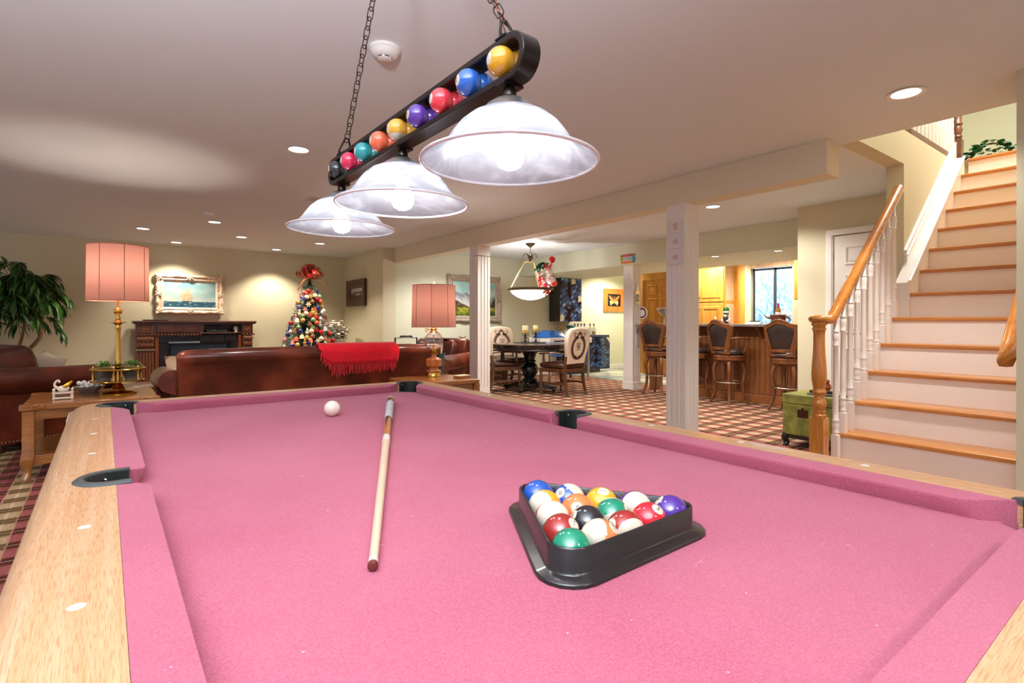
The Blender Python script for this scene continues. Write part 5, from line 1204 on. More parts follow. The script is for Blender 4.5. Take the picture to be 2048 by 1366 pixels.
cn = thing('candy_cane', 'striped candy cane hanging low on the middle of the Christmas tree', 'ornament', (TX + (TR(.72) + .03) * cos(fa_ + .05), TY + (TR(.72) + .03) * sin(fa_ + .05), .62), fa_ + PI / 2, group='ornaments on the Christmas tree')
P = spline([(0, 0, 0), (0, 0, .12), (0, 0, .2), (-.012, 0, .225), (-.03, 0, .225), (-.04, 0, .20)], 4); MB().tube(P, .007, 8).build('stick', mat('candy_white', 'F0E6D2', .3), cn)
# poinsettia in a white planter
po = thing('poinsettia', 'white poinsettia in a tall white planter to the right of the Christmas tree', 'plant', (3.42, 9.90, 0))
b = MB(); b.loft([[(x, y, z) for x, y in rrect(w_, w_, .012, 3)] for z, w_ in ((0, .22), (.02, .23), (.78, .27), (.80, .28), (.815, .28), (.815, .25), (.76, .24))]); b.build('planter', mat('planter_white', 'F4EEE2', .35, coat=.2), po, smooth=40)
m_bract = mat('white_bract', 'F6F2EA', .6); m_pl = mat('poinsettia_green', '2F5A34', .5, vary=.3, vscale=30)
def petal(b, p, d, ln2, w_, droop):
    d = V(d).normalized(); s = d.cross(V((0, 0, 1)))
    s = s.normalized() if s.length > .01 else V((1, 0, 0)); u = s.cross(d); q = []
    for t, ww in ((0, .1), (.3, .8), (.55, 1), (.8, .6), (1, .05)):
        c = V(p) + d * ln2 * t - V((0, 0, droop * t * t)); q.append([c - s * w_ * ww / 2 + u * .008 * ww, c, c + s * w_ * ww / 2 + u * .008 * ww])
    b.loft(q, cap=False, closed=False)
random.seed(8)
for (x, y, z) in ((-.06, -.10, 1.10), (.10, -.06, 1.02), (-.12, .05, 1.06), (.04, .08, 1.14), (.16, .06, .95), (.0, -.16, .94), (-.16, -.1, .96)):
    f = MB()
    for k in range(9):
        a = k * 2 * PI / 9 + x * 9; petal(f, (x, y, z), (cos(a) + x, sin(a) * 1 + y - .2, .25 if k % 2 else -.05), .17 if k % 2 else .15, .10, .04)
    fl = f.build('bract', m_bract, po, smooth=80); MB().sphere((x, y - .005, z + .012), .014, 8, 5).build('flower_eye', mat('eye_yellow', 'C9B24A', .6), fl)
f = MB()
for i in range(26):
    a = random.uniform(0, 2 * PI); petal(f, (.06 * cos(a), .06 * sin(a), .82 + random.random() * .16), (cos(a), sin(a), .15), .17, .07, .09)
for i in range(6): f.tube([(0, 0, .78), (.1 * cos(i), .1 * sin(i), 1.0)], .005, 5)
o = f.build('foliage', m_pl, po, smooth=80); o['kind'] = 'stuff'

# ------------------------------------------------------------------ leafy potted tree
fc = thing('artificial_tree', 'leafy green artificial tree with curved bare trunks in the left corner', 'tree', (-.84, 9.72, 0))
MB().lathe([(.15, 0), (.17, .02), (.20, .30), (.21, .34), (.19, .34), (.17, .28)], n=24).build('pot', mat('wicker_pot', '6A4A2E', .8, bmp=.4, bscale=60), fc)
MB().lathe([(.18, .30), (.001, .31)], n=16).build('moss', mat('moss', '4A4A2A', .95), fc)
m_bark = mat('tan_bark', '8A6444', .8, vary=.3, vscale=14, bmp=.3, bscale=40)
trk = [spline([(0, 0, .28), (-.03, 0, .55), (.0, 0, .70), (.10, -.02, .84), (.15, -.02, .95), (.13, 0, 1.10), (.06, .02, 1.35), (.02, 0, 1.7)], 5), spline([(-.02, 0, .28), (-.06, 0, .6), (-.08, .02, .75), (-.04, .03, .95), (-.03, .02, 1.15), (-.12, 0, 1.5)], 5)]
for P, r in zip(trk, (.030, .022)): MB().tube(P, [lerp(r, r * .5, i / (len(P) - 1)) for i in range(len(P))], 8).build('trunk', m_bark, fc, smooth=80)
random.seed(21); m_fl = mat('leaf_green', '2E5A1E', .4, vary=.5, vscale=5, coat=.15); m_fl2 = mat('leaf_green_light', '4F8030', .4, vary=.35, vscale=6, coat=.15)
def leaf_mesh(m):
    b = MB(); q = []
    for t, ww, dz in ((0, .05, 0), (.2, .6, .004), (.45, 1, 0), (.75, .62, -.014), (1, .04, -.035)):
        q.append([(-.021 * ww, t * .165, dz + .006 * ww), (0, t * .165, dz - .002), (.021 * ww, t * .165, dz + .006 * ww)])
    b.loft(q, cap=False, closed=False); return b.build('leaf', m, fc, smooth=80)
lf = [leaf_mesh(m_fl), leaf_mesh(m_fl2)]
twigs = []; st_leaf = MB(); nl = 0
TWS = []
for i in range(86):
    th_ = random.uniform(0, 2 * PI); ph_ = math.acos(random.uniform(-.75, 1)); k_ = random.uniform(.55, 1)
    c = V((-.16 + .62 * k_ * sin(ph_) * cos(th_), .48 * k_ * sin(ph_) * sin(th_), 1.42 + .52 * k_ * cos(ph_)))
    s0 = V((-.02 + .1 * cos(th_), .08 * sin(th_), min(1.6, max(1.0, c.z - .1)))); mid = (c + s0) / 2 + V((0, 0, .07)); end = c + V((cos(th_) * .10, sin(th_) * .08, -.09 - .08 * random.random())); TWS.append(spline([s0, mid, c, end], 4))
tb = MB()
for P in TWS: tb.tube(P, .004, 4)
tb.build('twigs', m_bark, fc, smooth=80)['kind'] = 'stuff'
slots = []
for P in TWS:
    for k in range(5, len(P)):
        for sd in (-1, 1, .3):
            t = (P[k] - P[k - 1]).normalized(); side = t.cross(V((0, 0, 1)))
            side = side.normalized() if side.length > .05 else V((1, 0, 0))
            d = (t * .55 + side * sd * .8 + V((random.uniform(-.2, .2), random.uniform(-.2, .2), -.45 + random.uniform(-.25, .15)))).normalized(); slots.append((P[k], d))
random.shuffle(slots); slots.sort(key=lambda s: s[0].y - .15 * random.random())
for i, (p, d) in enumerate(slots[:1300]):
    s_ = random.uniform(.95, 1.45); q = d.to_track_quat('Y', 'Z'); k = 1 if random.random() < .35 else 0
    if i < 280:
        o = lf[k] if (i == 0 and k == 0) or (lf[k].get('u') is None) else dup(lf[k]); lf[k]['u'] = 1
        o.location = p; o.rotation_mode = 'QUATERNION'; o.rotation_quaternion = q; o.scale = (s_, s_, s_)
    else:
        st_leaf.T = MX.LocRotScale(p, q, V((s_, s_, s_))); src = lf[0].data; st_leaf.mi = k; st_leaf.add([v.co for v in src.vertices], [tuple(f.vertices) for f in src.polygons])
for o in fc.children:
    if 'u' in o: del o['u']
o = st_leaf.build('foliage', [m_fl, m_fl2], fc, smooth=80); o['kind'] = 'stuff'
# black trolley behind the sofa's right end
ht = thing('folding_trolley', 'black folding trolley handle standing behind the right end of the sofa', 'trolley', (4.06, 8.3, 0))
m_bm = mat('black_metal', '1A1F1E', .4, .3)
b = MB(); b.tube([(-.20, -.02, .12), (-.20, 0, .855), (.20, 0, .855), (.20, -.02, .12)], .016, 8); b.tube([(-.20, 0, .45), (.20, 0, .45)], .01, 6); b.build('frame', m_bm, ht, smooth=60)
MB().tube([(-.11, 0, .868), (-.09, 0, .882), (.09, 0, .882), (.11, 0, .868)], .018, 8).build('grip', mb_, ht, smooth=60)
bx(-.2, -.26, .05, .2, -.02, .07).build('toe_plate', m_bm, ht, smooth=0)
for x in (-.22, .22): MB().cyl((x - .02, .03, .08), (x + .02, .03, .08), .08, n=20).build('wheel', mb_, ht, smooth=40)
# ------------------------------------------------------------------ dining corner
m_chw = wood('chair_wood', '3E2414', '6E4428', 'z', 1.1, .32, .35); m_fab = mat('cream_linen', 'DCC6AE', .85, vary=.06, vscale=40, bmp=.25, bscale=260)
m_prt = mat('brown_print', '4E3222', .85); m_seat = mat('dark_brown_leather', '3E2218', .28, vary=.3, vscale=6, coat=.35)
m_chr = mat('chrome', 'D8DCE0', .15, 1); m_cst = mat('caster_metal', '8A8478', .3, .8)
BO = [(-.205, .0), (-.215, .10), (-.245, .22), (-.27, .34), (-.268, .43), (-.235, .505), (-.16, .545), (0, .56)]   # half outline of the back, x by height
bol = BO + [(-x, z) for x, z in BO[-2::-1]]
bol = [tuple(p) for p in [(q.x, q.y) for q in spline([V((x, z, 0)) for x, z in bol], 3)]]
def crest():
    """print of leafy wreath, crown and date in the xz plane, flat"""
    b = MB()
    def leaf(x, z, a, l_, w_):
        ca, sa = cos(a), sin(a); pts = [(0, 0), (l_ * .4, w_), (l_, 0), (l_ * .4, -w_)]; b.add([(x + p * ca - q * sa, 0, z + p * sa + q * ca) for p, q in pts], [(0, 1, 2, 3)])
    for i in range(46):
        t = 2 * PI * i / 46; 
        if abs(t - PI / 2) < .22: continue
        x, z = .150 * cos(t), .26 + .165 * sin(t); tn = t + PI / 2 if cos(t) > 0 else t - PI / 2
        leaf(x, z, tn + .75, .042, .012); leaf(x, z, tn - .75, .042, .012); leaf(x * .93, .26 + (z - .26) * .93, tn, .03, .007)
        if i % 2: leaf(x * .80, .26 + (z - .26) * .80, tn + .5, .012, .004)
    def curl(pts, r):
        P = spline(pts, 5); n = len(P); b.loft([[P[k] + V((0, 0, 1)).cross(V((0, 1, 0))) * 0 + V(((P[min(k + 1, n - 1)] - P[max(k - 1, 0)]).normalized().z, 0, -(P[min(k + 1, n - 1)] - P[max(k - 1, 0)]).normalized().x)) * s * r * (1 - .5 * k / n) for s in (-1, 1)] for k in range(n)], cap=False, closed=False)
    for s in (-1, 1):
        curl([(s * .03, 0, .425), (s * .07, 0, .41), (s * .11, 0, .425), (s * .135, 0, .46), (s * .12, 0, .485), (s * .10, 0, .475), (s * .105, 0, .455)], .007)
        curl([(s * .02, 0, .445), (s * .05, 0, .44), (s * .06, 0, .47), (s * .04, 0, .475)], .006); leaf(s * .02, .44, PI / 2 + s * -.5, .05, .012); leaf(s * .06, .40, PI / 2 - s * .9, .05, .010)
    for k in range(7): leaf(0, .465, PI / 2 + (k - 3) * .45, .05 - .006 * abs(k - 3), .012)
    for k in range(5): leaf(0, .10, -PI / 2 + (k - 2) * .6, .045 - .008 * abs(k - 2), .011)
    for s in (-1, 1): leaf(s * .02, .105, -PI / 2 + s * 1.2, .05, .012); leaf(s * .05, .11, -PI / 2 + s * 1.7, .045, .011)
    # crown
    b.add([(-.036, 0, .255), (.036, 0, .255), (.036, 0, .264), (-.036, 0, .264)], [(0, 1, 2, 3)]); b.add([(-.038, 0, .269), (.038, 0, .269), (.040, 0, .275), (-.040, 0, .275)], [(0, 1, 2, 3)])
    for x0, x1, z1 in ((-.038, -.05, .315), (-.018, -.022, .318), (0, 0, .33), (.018, .022, .318), (.038, .05, .315)): b.add([(x0 - .004, 0, .275), (x0 + .004, 0, .275), (x1 + .003, 0, z1), (x1 - .003, 0, z1)], [(0, 1, 2, 3)]); leaf(x1 - .006, z1 + .002, 0, .012, .005)
    for s in (-1, 1): curl([(s * .05, 0, .315), (s * .03, 0, .322), (s * .012, 0, .312), (0, 0, .325)], .0035)
    vs, fs = text_mesh('1887', .045); b.add([(x, 0, z + .228) for x, z, _ in vs], fs)
    return b
def dining_chair(label, loc, rz_):
    t = thing('dining_chair', label, 'chair', loc, rz_, 'wooden dining chairs round the table')
    s = .25
    cushion_mb(-.27, -.24, .415, .27, .26, .50, .022, .06).build('seat', m_seat, t, smooth=60)
    MB().box(-.265, -.235, .355, .265, .255, .415).build('seat_frame', m_chw, t, smooth=0, bevel=.008)
    tilt = MX.Translation((0, -.245, .49)) @ MX.Rotation(R(9), 4, 'X')
    b = MB(); b.T = tilt; c = (0, .28)
    b.loft([[(c[0] + (x - c[0]) * k, y, c[1] + (z - c[1]) * k) for x, z in bol] for y, k in ((-.030, .90), (-.034, .955), (-.026, .99), (-.012, 1), (.02, 1), (.036, .985), (.046, .95), (.05, .88))])
    bk_ = b.build('backrest', m_fab, t, smooth=50)
    b = MB(); b.T = tilt; b.tube([(x * 1.002, -.012, .28 + (z - .28) * 1.002) for x, z in bol], .006, 6, closed=True); b.build('piping', mat('cream_piping', 'EFE4D2', .8), bk_, smooth=60)
    for y, sx in ((-.0352, 1), (.0512, -1)):
        b = MB(); src = crest(); b.T = tilt; b.add([(x * sx, y - .0 , z) for x, _, z in src.v], src.f); b.build('crest_print', m_prt, bk_, smooth=0)['kind'] = 'stuff'
    for x in (-.225, .225):
        b = MB(); rr = []
        for z, y, h in ((.60, -.262, .018), (.48, -.235, .022), (.40, -.225, .024), (.25, -.235, .022), (.12, -.265, .02), (.055, -.285, .019)): rr.append([(x + p, y + q, z) for p, q in rrect(2 * h, 2 * h, h * .4, 2)])
        lg = MB().loft(rr).build('leg', m_chw, t, smooth=40)
        MB().cyl((x, -.285, .058), (x, -.285, .045), .016, n=10).cyl((x - .012, -.289, .026), (x + .012, -.289, .026), .0255, n=14).build('caster', m_cst, lg, smooth=40)
        lg = MB().lathe([(.020, .415), (.026, .385), (.024, .36), (.030, .345), (.018, .335), (.022, .325), (.028, .28), (.022, .20), (.015, .12), (.020, .108), (.014, .10), (.018, .055)], (x + (.02 if x > 0 else -.02), .225, 0), 14).build('leg', m_chw, t, smooth=50)
        xx = x + (.02 if x > 0 else -.02)
        MB().cyl((xx, .225, .058), (xx, .225, .045), .016, n=10).cyl((xx - .012, .22, .026), (xx + .012, .22, .026), .0255, n=14).build('caster', m_cst, lg, smooth=40)
        b = MB(); sg = 1 if x > 0 else -1
        b.lathe([(.016, .42), (.022, .44), (.014, .47), (.02, .50), (.024, .54), (.016, .58), (.02, .60), (.018, .63)], (xx, .17, 0), 12)
        P = spline([(sg * .245, -.235, .64), (sg * .27, -.10, .652), (sg * .285, .08, .648), (xx + sg * .015, .20, .64), (xx + sg * .012, .235, .628)], 5); b.tube(P, [.016] * (len(P) - 3) + [.020, .022, .018], 8, flat=(.75, 1.25)); b.build('armrest', m_chw, t, smooth=50)
        MB().box(x - .011, -.245, .17, x + .011, .215, .20).build('stretcher', m_chw, t, smooth=0, bevel=.003)
    MB().box(-.22, -.02, .172, .22, .005, .198).build('stretcher', m_chw, t, smooth=0, bevel=.003)
    return t
dining_chair('dining chair with crest-printed back facing the room, in front of the dining table', (5.70, 6.20, 0), R(8))
dining_chair('dining chair half hidden behind the fluted column, turned sideways', (5.13, 7.06, 0), R(-101))
dining_chair('dining chair on the far side of the table, facing the room', (5.72, 7.62, 0), R(174))
m_tb = wood('ebonised_wood', '14100E', '2E2824', 'x', 1, .25, .4); m_tt = mat('table_top', '6A5A50', .22, vary=.15, vscale=12, coat=.4)
dt = thing('dining_table', 'round dark dining table on a heavy turned pedestal', 'table', (5.60, 6.88, 0))
MB().lathe([(.64, .755), (.66, .76), (.665, .768), (.66, .778), (.001, .780)], n=64).build('top', m_tt, dt, smooth=40)
MB().lathe([(.56, .66), (.62, .665), (.63, .68), (.62, .70), (.64, .72), (.645, .755), (.001, .755)], n=64).build('apron', m_tb, dt, smooth=40)
MB().lathe([(.001, .08), (.16, .08), (.16, .12), (.12, .15), (.13, .19), (.085, .215), (.10, .24), (.135, .30), (.145, .36), (.12, .42), (.085, .455), (.105, .475), (.105, .49), (.085, .505), (.09, .54), (.11, .60), (.17, .655), (.001, .66)], n=32).build('pedestal', mat('black_green_lacquer', '16201E', .22, coat=.5), dt, smooth=50)
for k in range(4):
    a = k * PI / 2 + .5; b = MB(); rr = []
    for r, z0, z1, w_ in ((.05, .06, .16, .055), (.2, .055, .14, .05), (.34, .04, .09, .045), (.43, .03, .075, .05), (.46, .035, .07, .04)): rr.append([(r * cos(a) - s * w_ * sin(a), r * sin(a) + s * w_ * cos(a), z) for s, z in ((-1, z0), (1, z0), (.8, z1), (-.8, z1))])
    ft = b.loft(rr).build('foot', m_tb, dt, smooth=30, bevel=.004); MB().sphere((.42 * cos(a), .42 * sin(a), .028), .028, 10, 6).build('bun', m_tb, ft)
# candles and wrought-iron holders on a black mat
mt_ = MB().lathe([(.001, 0), (.27, 0), (.275, .003), (.27, .006), (.001, .006)], n=36).build('table_mat', mat('black_mat', '1C1A1A', .7), smooth=30); mt_.location = (5.63, 6.92, .7805); tag(mt_, 'round black mat under the candle holders on the dining table', 'mat')
m_iron = mat('wrought_iron', '141414', .8, 0, spec=.15); m_wax = mat('ivory_wax', 'F2E2B0', .5); m_wax2 = mat('olive_wax', 'B99B4A', .5, vary=.2, vscale=60)
def candle(x, y, hz, hc, r, lab):
    h_ = thing('candle_holder', 'wrought-iron scroll candle holder ' + lab, 'candle holder', (x, y, .787), group='candle holders on the dining table')
    for k in range(4):
        a = k * PI / 2 + .6; u = V((cos(a), sin(a), 0)); b = MB()
        P = spline([V((0, 0, hz * .55)) + u * .012, V((0, 0, hz * .42)) + u * .045, V((0, 0, hz * .2)) + u * .068, V((0, 0, .005)) + u * .045, V((0, 0, hz * .12)) + u * .02, V((0, 0, hz * .22)) + u * .035], 5); b.tube(P, .0042, 6)
        P = spline([V((0, 0, hz * .5)) + u * .01, V((0, 0, hz * .7)) + u * .03, V((0, 0, hz * .9)) + u * .05, V((0, 0, hz * .78)) + u * .062, V((0, 0, hz * .7)) + u * .048], 5); b.tube(P, .0035, 6); b.build('scroll', m_iron, h_, smooth=60)
    MB().lathe([(.005, .0), (.007, hz * .5), (.005, hz - .006), (r + .008, hz - .004), (r + .012, hz + .002), (r + .008, hz)], n=20).build('cup', m_iron, h_, smooth=40)
    c = thing('pillar_candle', 'ivory pillar candle with olive lower half ' + lab, 'candle', (x, y, .7875 + hz), group='pillar candles on the dining table')
    MB().lathe([(r, hc * .42), (r, hc * .96), (r * .9, hc), (r * .3, hc * .97), (.001, hc * .96)], n=24).build('upper_wax', m_wax, c, smooth=40); MB().lathe([(.001, 0.001), (r, 0.001), (r, hc * .42)], n=24).build('lower_wax', m_wax2, c, smooth=40)
    MB().cyl((0, 0, hc * .96), (.002, 0, hc + .012), .0015, n=5).build('wick', m_iron, c)
candle(5.52, 6.90, .155, .125, .05, 'on the left of the mat'); candle(5.77, 6.93, .185, .10, .043, 'on the right of the mat')
# bowl pendant over the table
pd = thing('bowl_pendant', 'bowl pendant lamp with glowing alabaster glass hanging over the dining table', 'ceiling light', (5.585, 6.85, 1.67))
m_brz = mat('antique_bronze', '5A4A36', .35, .6)
MB().lathe([(.001, .68), (.012, .685), (.03, .70), (.075, .735), (.08, .75)], n=24).build('canopy', m_brz, pd, smooth=50)
for i in range(6):
    link_T = V((0, 0, .67 - i * .024)); o = link(link_T, (0, 0, 1), (i % 2) * PI / 2, pd); o.data.materials[0] = m_brz
b = MB(); b.lathe([(.008, .54), (.03, .545), (.045, .53), (.035, .50), (.022, .47), (.012, .45), (.015, .44), (.006, .42)], n=18)
for k in range(6):
    a = k * PI / 3; P = spline([(.03 * cos(a), .03 * sin(a), .54), (.07 * cos(a), .07 * sin(a), .575), (.12 * cos(a), .12 * sin(a), .57), (.14 * cos(a), .14 * sin(a), .53)], 4); b.tube(P, [.012] * 8 + [.008] * (len(P) - 8), 6, flat=(.3, 1))
b.build('leaf_crown', m_brz, pd, smooth=50)
m_gdr = mat('gilt_rod', 'E3C98A', .3, .5)
for k in range(3):
    a = k * 2 * PI / 3 + 2.35; P = spline([(.01 * cos(a), .01 * sin(a), .44), (.06 * cos(a), .06 * sin(a), .455), (.10 * cos(a), .10 * sin(a), .43), (.12 * cos(a), .12 * sin(a), .40), (.34 * cos(a), .34 * sin(a), .0)], 4); MB().tube(P, .008, 8).build('arm', m_gdr, pd, smooth=60)
MB().lathe([(.375, .012), (.385, .006), (.38, -.01), (.35, -.028), (.335, -.03), (.345, -.012), (.365, .01)], n=48, cap=False).build('rim', m_brz, pd, smooth=40)
bowl = MB().lathe([(.345, -.02), (.30, -.08), (.23, -.128), (.14, -.165), (.05, -.182), (.001, -.185)], n=40, cap=False).build('glass_bowl', shade_mat('pendant_glass', 'D8CFB8', .35, .3, veins=(4.0, 'B8AC90', 'E8E0CC')), pd, smooth=80)
for k in range(3): a = k * 2 * PI / 3; MB().sphere((.12 * cos(a), .12 * sin(a), -.03), .03, 12, 8).build('bulb', bulb_mat('pendant_bulb', (1, .95, .88, 1), 260), bowl, smooth=180)
MB().lathe([(.001, -.205), (.012, -.198), (.010, -.19), (.02, -.184)], n=12).build('finial', m_brz, pd)
# christmas bouquet hung on the pendant
bq_ = thing('christmas_bouquet', 'bunch of red, white and green Christmas flowers hung on the bowl pendant', 'decoration', (5.68, 6.66, 1.66))
random.seed(15)
cols_ = [mat('flower_white', 'F6EFEA', .7), mat('flower_pink', 'EDB4B4', .7), mat('flower_red', 'D8283A', .7), mat('flower_coral', 'E8604A', .7), mat('flower_green', '1E6A4A', .6)]
def blossom(p, r, m, n=6):
    f = MB()
    for k in range(n):
        a = k * 2 * PI / n; petal(f, p, (cos(a), -.5, sin(a)), r, r * .7, .01)
    f.sphere((p[0], p[1] - r * .15, p[2]), r * .3, 8, 6); return f.build('blossom', m, bq_, smooth=60)
for i in range(34):
    z = random.uniform(.02, .42); x = random.uniform(-.17, .19) * (1 - .55 * abs(z - .2) / .25) + .1 * z; blossom((x, random.uniform(-.1, -.02), z), random.uniform(.04, .07), cols_[random.choice((0, 0, 0, 1, 1, 2, 3))])
MB().sphere((.16, -.06, .49), .055, 14, 10).build('pompom', cols_[2], bq_, smooth=80)
MB().sphere((.16, -.04, .15), .075, 14, 10, (1.2, .8, .9)).sphere((.13, -.04, .28), .06, 14, 10).build('fluff', cols_[0], bq_, smooth=80)
MB().sphere((.2, -.06, .10), .07, 12, 8, (1, .7, .8)).build('coral_ribbon', cols_[3], bq_, smooth=60)
for x, z in ((-.10, .36), (-.14, .33), (-.06, .38), (.02, .37), (-.09, .31)):
    f = MB(); petal(f, (x, -.05, z), (x - .02, -.3, .25), .12, .08, .03); petal(f, (x, -.05, z), (-.6, -.3, -.2), .11, .07, .03); f.build('holly_leaf', cols_[4], bq_, smooth=60)
for x, z in ((-.06, -.03), (.03, -.04), (-.02, .05)): MB().sphere((x, -.10, z), .04, 12, 8, (.9, .8, 1.15)).build('red_bell', cols_[2], bq_, smooth=80)
MB().cyl((-.01, -.1, -.02), (-.01, -.1, -.13), .008, n=6).build('stem', m_brz, bq_)
# blue and white games table behind
gt = thing('games_table', 'white and bright blue games table with a blue hood behind the dining table', 'games table', (7.06, 7.72, 0))
m_blu = mat('gloss_blue', '1C62B8', .2, coat=.5); m_blud = mat('dark_blue', '143A6A', .3)
MB().box(-.55, -.30, .73, .55, .30, .835).build('white_rail', m_white, gt, smooth=0, bevel=.008)
bx(-.44, -.304, .757, .50, -.299, .785).build('blue_stripe', m_blud, gt, smooth=0)
b = MB(); b.loft([[(x, y, z) for y, z in ((-.28, .836), (-.22, .836 + h), (.05, .836 + h * 1.1), (.2, .836))] for x, h in ((-.56, .05), (-.52, .10), (-.42, .13), (-.30, .125), (-.16, .09), (-.06, .04), (-.02, .012))]); b.build('hood', m_blu, gt, smooth=60)
for z in (.48, .60): MB().box(-.50, -.26, z, .50, -.22, z + .06).build('side_bar', m_blu, gt, smooth=0, bevel=.006)
for x in (-.5, .5):
    for y in (-.25, .25): MB().cyl((x, y, 0), (x, y, .73), .022, n=14).build('leg', m_chr if y < 0 else m_blud, gt, smooth=40)
# sideboard against the dining wall with a bird on it
m_sb = wood('dark_walnut', '2A140C', '4E2A1A', 'z', .9, .35, .3)
sbd = thing('sideboard', 'dark carved wooden sideboard under the mountain painting', 'sideboard', (5.52, 8.53, 0))
MB().box(-.70, -.245, .76, .70, .245, .785).box(-.68, -.225, .735, .68, .24, .76).build('top', m_sb, sbd, smooth=0, bevel=.008)
bx(-.66, -.20, .08, .66, .235, .735).build('body', m_sb, sbd, smooth=0, bevel=.004)
MB().box(-.68, -.22, 0, .68, .24, .09).build('plinth', m_sb, sbd, smooth=0, bevel=.006)
for k in range(3):
    x0 = -.63 + k * .425; d_ = bx(x0 + .01, -.215, .12, x0 + .40, -.198, .69).build('door', m_sb, sbd, smooth=0, bevel=.003)
    b = MB(); b.frame([(0, 0), (.01, .010), (.03, .010), (.04, 0)], x0 + .05, .16, x0 + .36, .55, -.215); P = spline([(x0 + .05, -.222, .55), (x0 + .09, -.222, .60), (x0 + .15, -.224, .60), (x0 + .205, -.226, .645), (x0 + .26, -.224, .60), (x0 + .32, -.222, .60), (x0 + .36, -.222, .55)], 5); b.tube(P, .014, 6)
    for q in range(5): b.sphere((x0 + .13 + q * .038, -.222, .615 + .02 * (q == 2)), .018, 8, 5, (1, .5, 1))
    b.build('carved_panel', m_sb, d_, smooth=40); MB().sphere((x0 + .375, -.23, .42), .012, 10, 6).build('knob', m_brass, d_)
bd = thing('bird_figurine', 'small pale carved bird figurine on the dark sideboard', 'figurine', (5.26, 8.42, .7855), R(20))
MB().lathe([(.045, 0), (.05, .008), (.02, .015), (.012, .04)], n=16).build('stand', m_chw, bd)
b = MB(); b.at((0, 0, .065), (0, R(-12), 0)).sphere((0, 0, 0), .035, 14, 8, (1.8, .8, .8)); b.at().sphere((-.07, 0, .078), .02, 10, 7); b.tube([(-.085, 0, .078), (-.16, 0, .076)], [.008, .002], 6); b.tube([(.05, 0, .06), (.11, 0, .075)], [.016, .006], 6); b.build('bird', mat('bird_tan', 'B9A582', .5), bd, smooth=70)

# ------------------------------------------------------------------ nook wall: cabinets, bottles, butterfly
def cracked(u, v, s=0):
    n1 = nz2(u + s, v, 5); n2 = nz2(u * 2 + v, v * 5 - u * 3 + s, 4, 2); n3 = nz2(u, v, 26, s)
    c = mixc((18, 26, 44), (74, 122, 190), .5 + n1 * .9 + n2 * .8)
    if n2 > .34: c = mixc(c, (186, 212, 240), (n2 - .34) * 4)
    if abs(nz2(u * 1.5, v * 1.5 + s, 3, 5)) < .018: c = (150, 180, 214)
    if n1 < -.28: c = (30, 22, 34)
    return mixc(c, (200, 216, 236), max(0, n3 - .42))
m_crk = vcol('shattered_blue', .15, .5); m_rough = mat('rough_cream', 'D9D6C0', .9, bmp=.8, bscale=60, bdist=.01); m_blk2 = mat('black_lacquer', '16121A', .2, coat=.4)
wc = thing('wall_cabinet', 'tall wall cabinet with shattered blue marbled doors and black side', 'cabinet', (8.02, YD - .002, 1.144))
bx(-.32, -.34, 0, .32, 0, .928).build('carcass', m_blk2, wc, smooth=0, bevel=.003)
for k in range(2):
    x = -.16 + .32 * k; dd = bx(x - .158, -.352, .002, x + .158, -.341, .926).build('door', m_blk2, wc, smooth=0)
    paint_grid('door_face', lambda u, v, k=k: cracked(u * .35 + k * .35, v, k), .312, .918, 30, 84, m_crk, dd, (x, -.3528, .004))
for x, z, w_, h_ in ((.0, .80, .14, .125), (.20, .42, .12, .15), (-.32, .0, .12, .15)):
    pts = [(x, z), (x + w_ * .8, z + .01), (x + w_, z + h_ * .5), (x + w_ * .7, z + h_), (x + .01, z + h_ * .9)]
    MB().prism([(min(.318, p), q) for p, q in pts], -.362, -.353, 'xz').build('rough_patch', m_rough, wc, smooth=0)
cn_ = thing('console_cabinet', 'low console cabinet with shattered dark blue marbled front and clipped corner', 'cabinet', (8.60, 8.57, 0))
bx(-.70, -.20, .08, .555, .21, .80).build('carcass', m_blk2, cn_, smooth=0, bevel=.003); bx(-.62, -.15, 0, .30, .19, .08).build('plinth', m_blk2, cn_, smooth=0)
bx(-.72, -.215, .80, .53, .22, .845).build('top', mat('blue_slate_top', '3A4A66', .2, vary=.4, vscale=8, coat=.4), cn_, smooth=0, bevel=.004)
for k, (x0, x1) in enumerate(((-.69, -.29), (-.285, .10), (.105, .55))):
    for z0, z1 in ((.085, .40), (.408, .79)): 
        dd = bx(x0, -.214, z0, x1 - .004, -.2005, z1).build('door', m_blk2, cn_, smooth=0); paint_grid('door_face', lambda u, v, k=k, z0=z0: mixc(cracked(u * .5 + k * .4, v * .6 + z0, k + 3), (12, 16, 28), .35), x1 - x0 - .01, z1 - z0 - .006, 30, 28, m_crk, dd, ((x0 + x1) / 2, -.2146, z0 + .003))
MB().prism([(.42, .79), (.555, .79), (.555, .64)], -.224, -.2155, 'xz').build('rough_corner', m_rough, cn_, smooth=0)
m_dec = glass('decanter_glass', 'F2F6F8', .03, .6); m_whk = mat('whisky', 'C98A1E', .1, coat=.5)
bot = None
DEC = [(8.30, 8.62), (8.40, 8.62), (8.50, 8.62), (8.60, 8.62), (8.78, 8.62), (8.88, 8.60)]
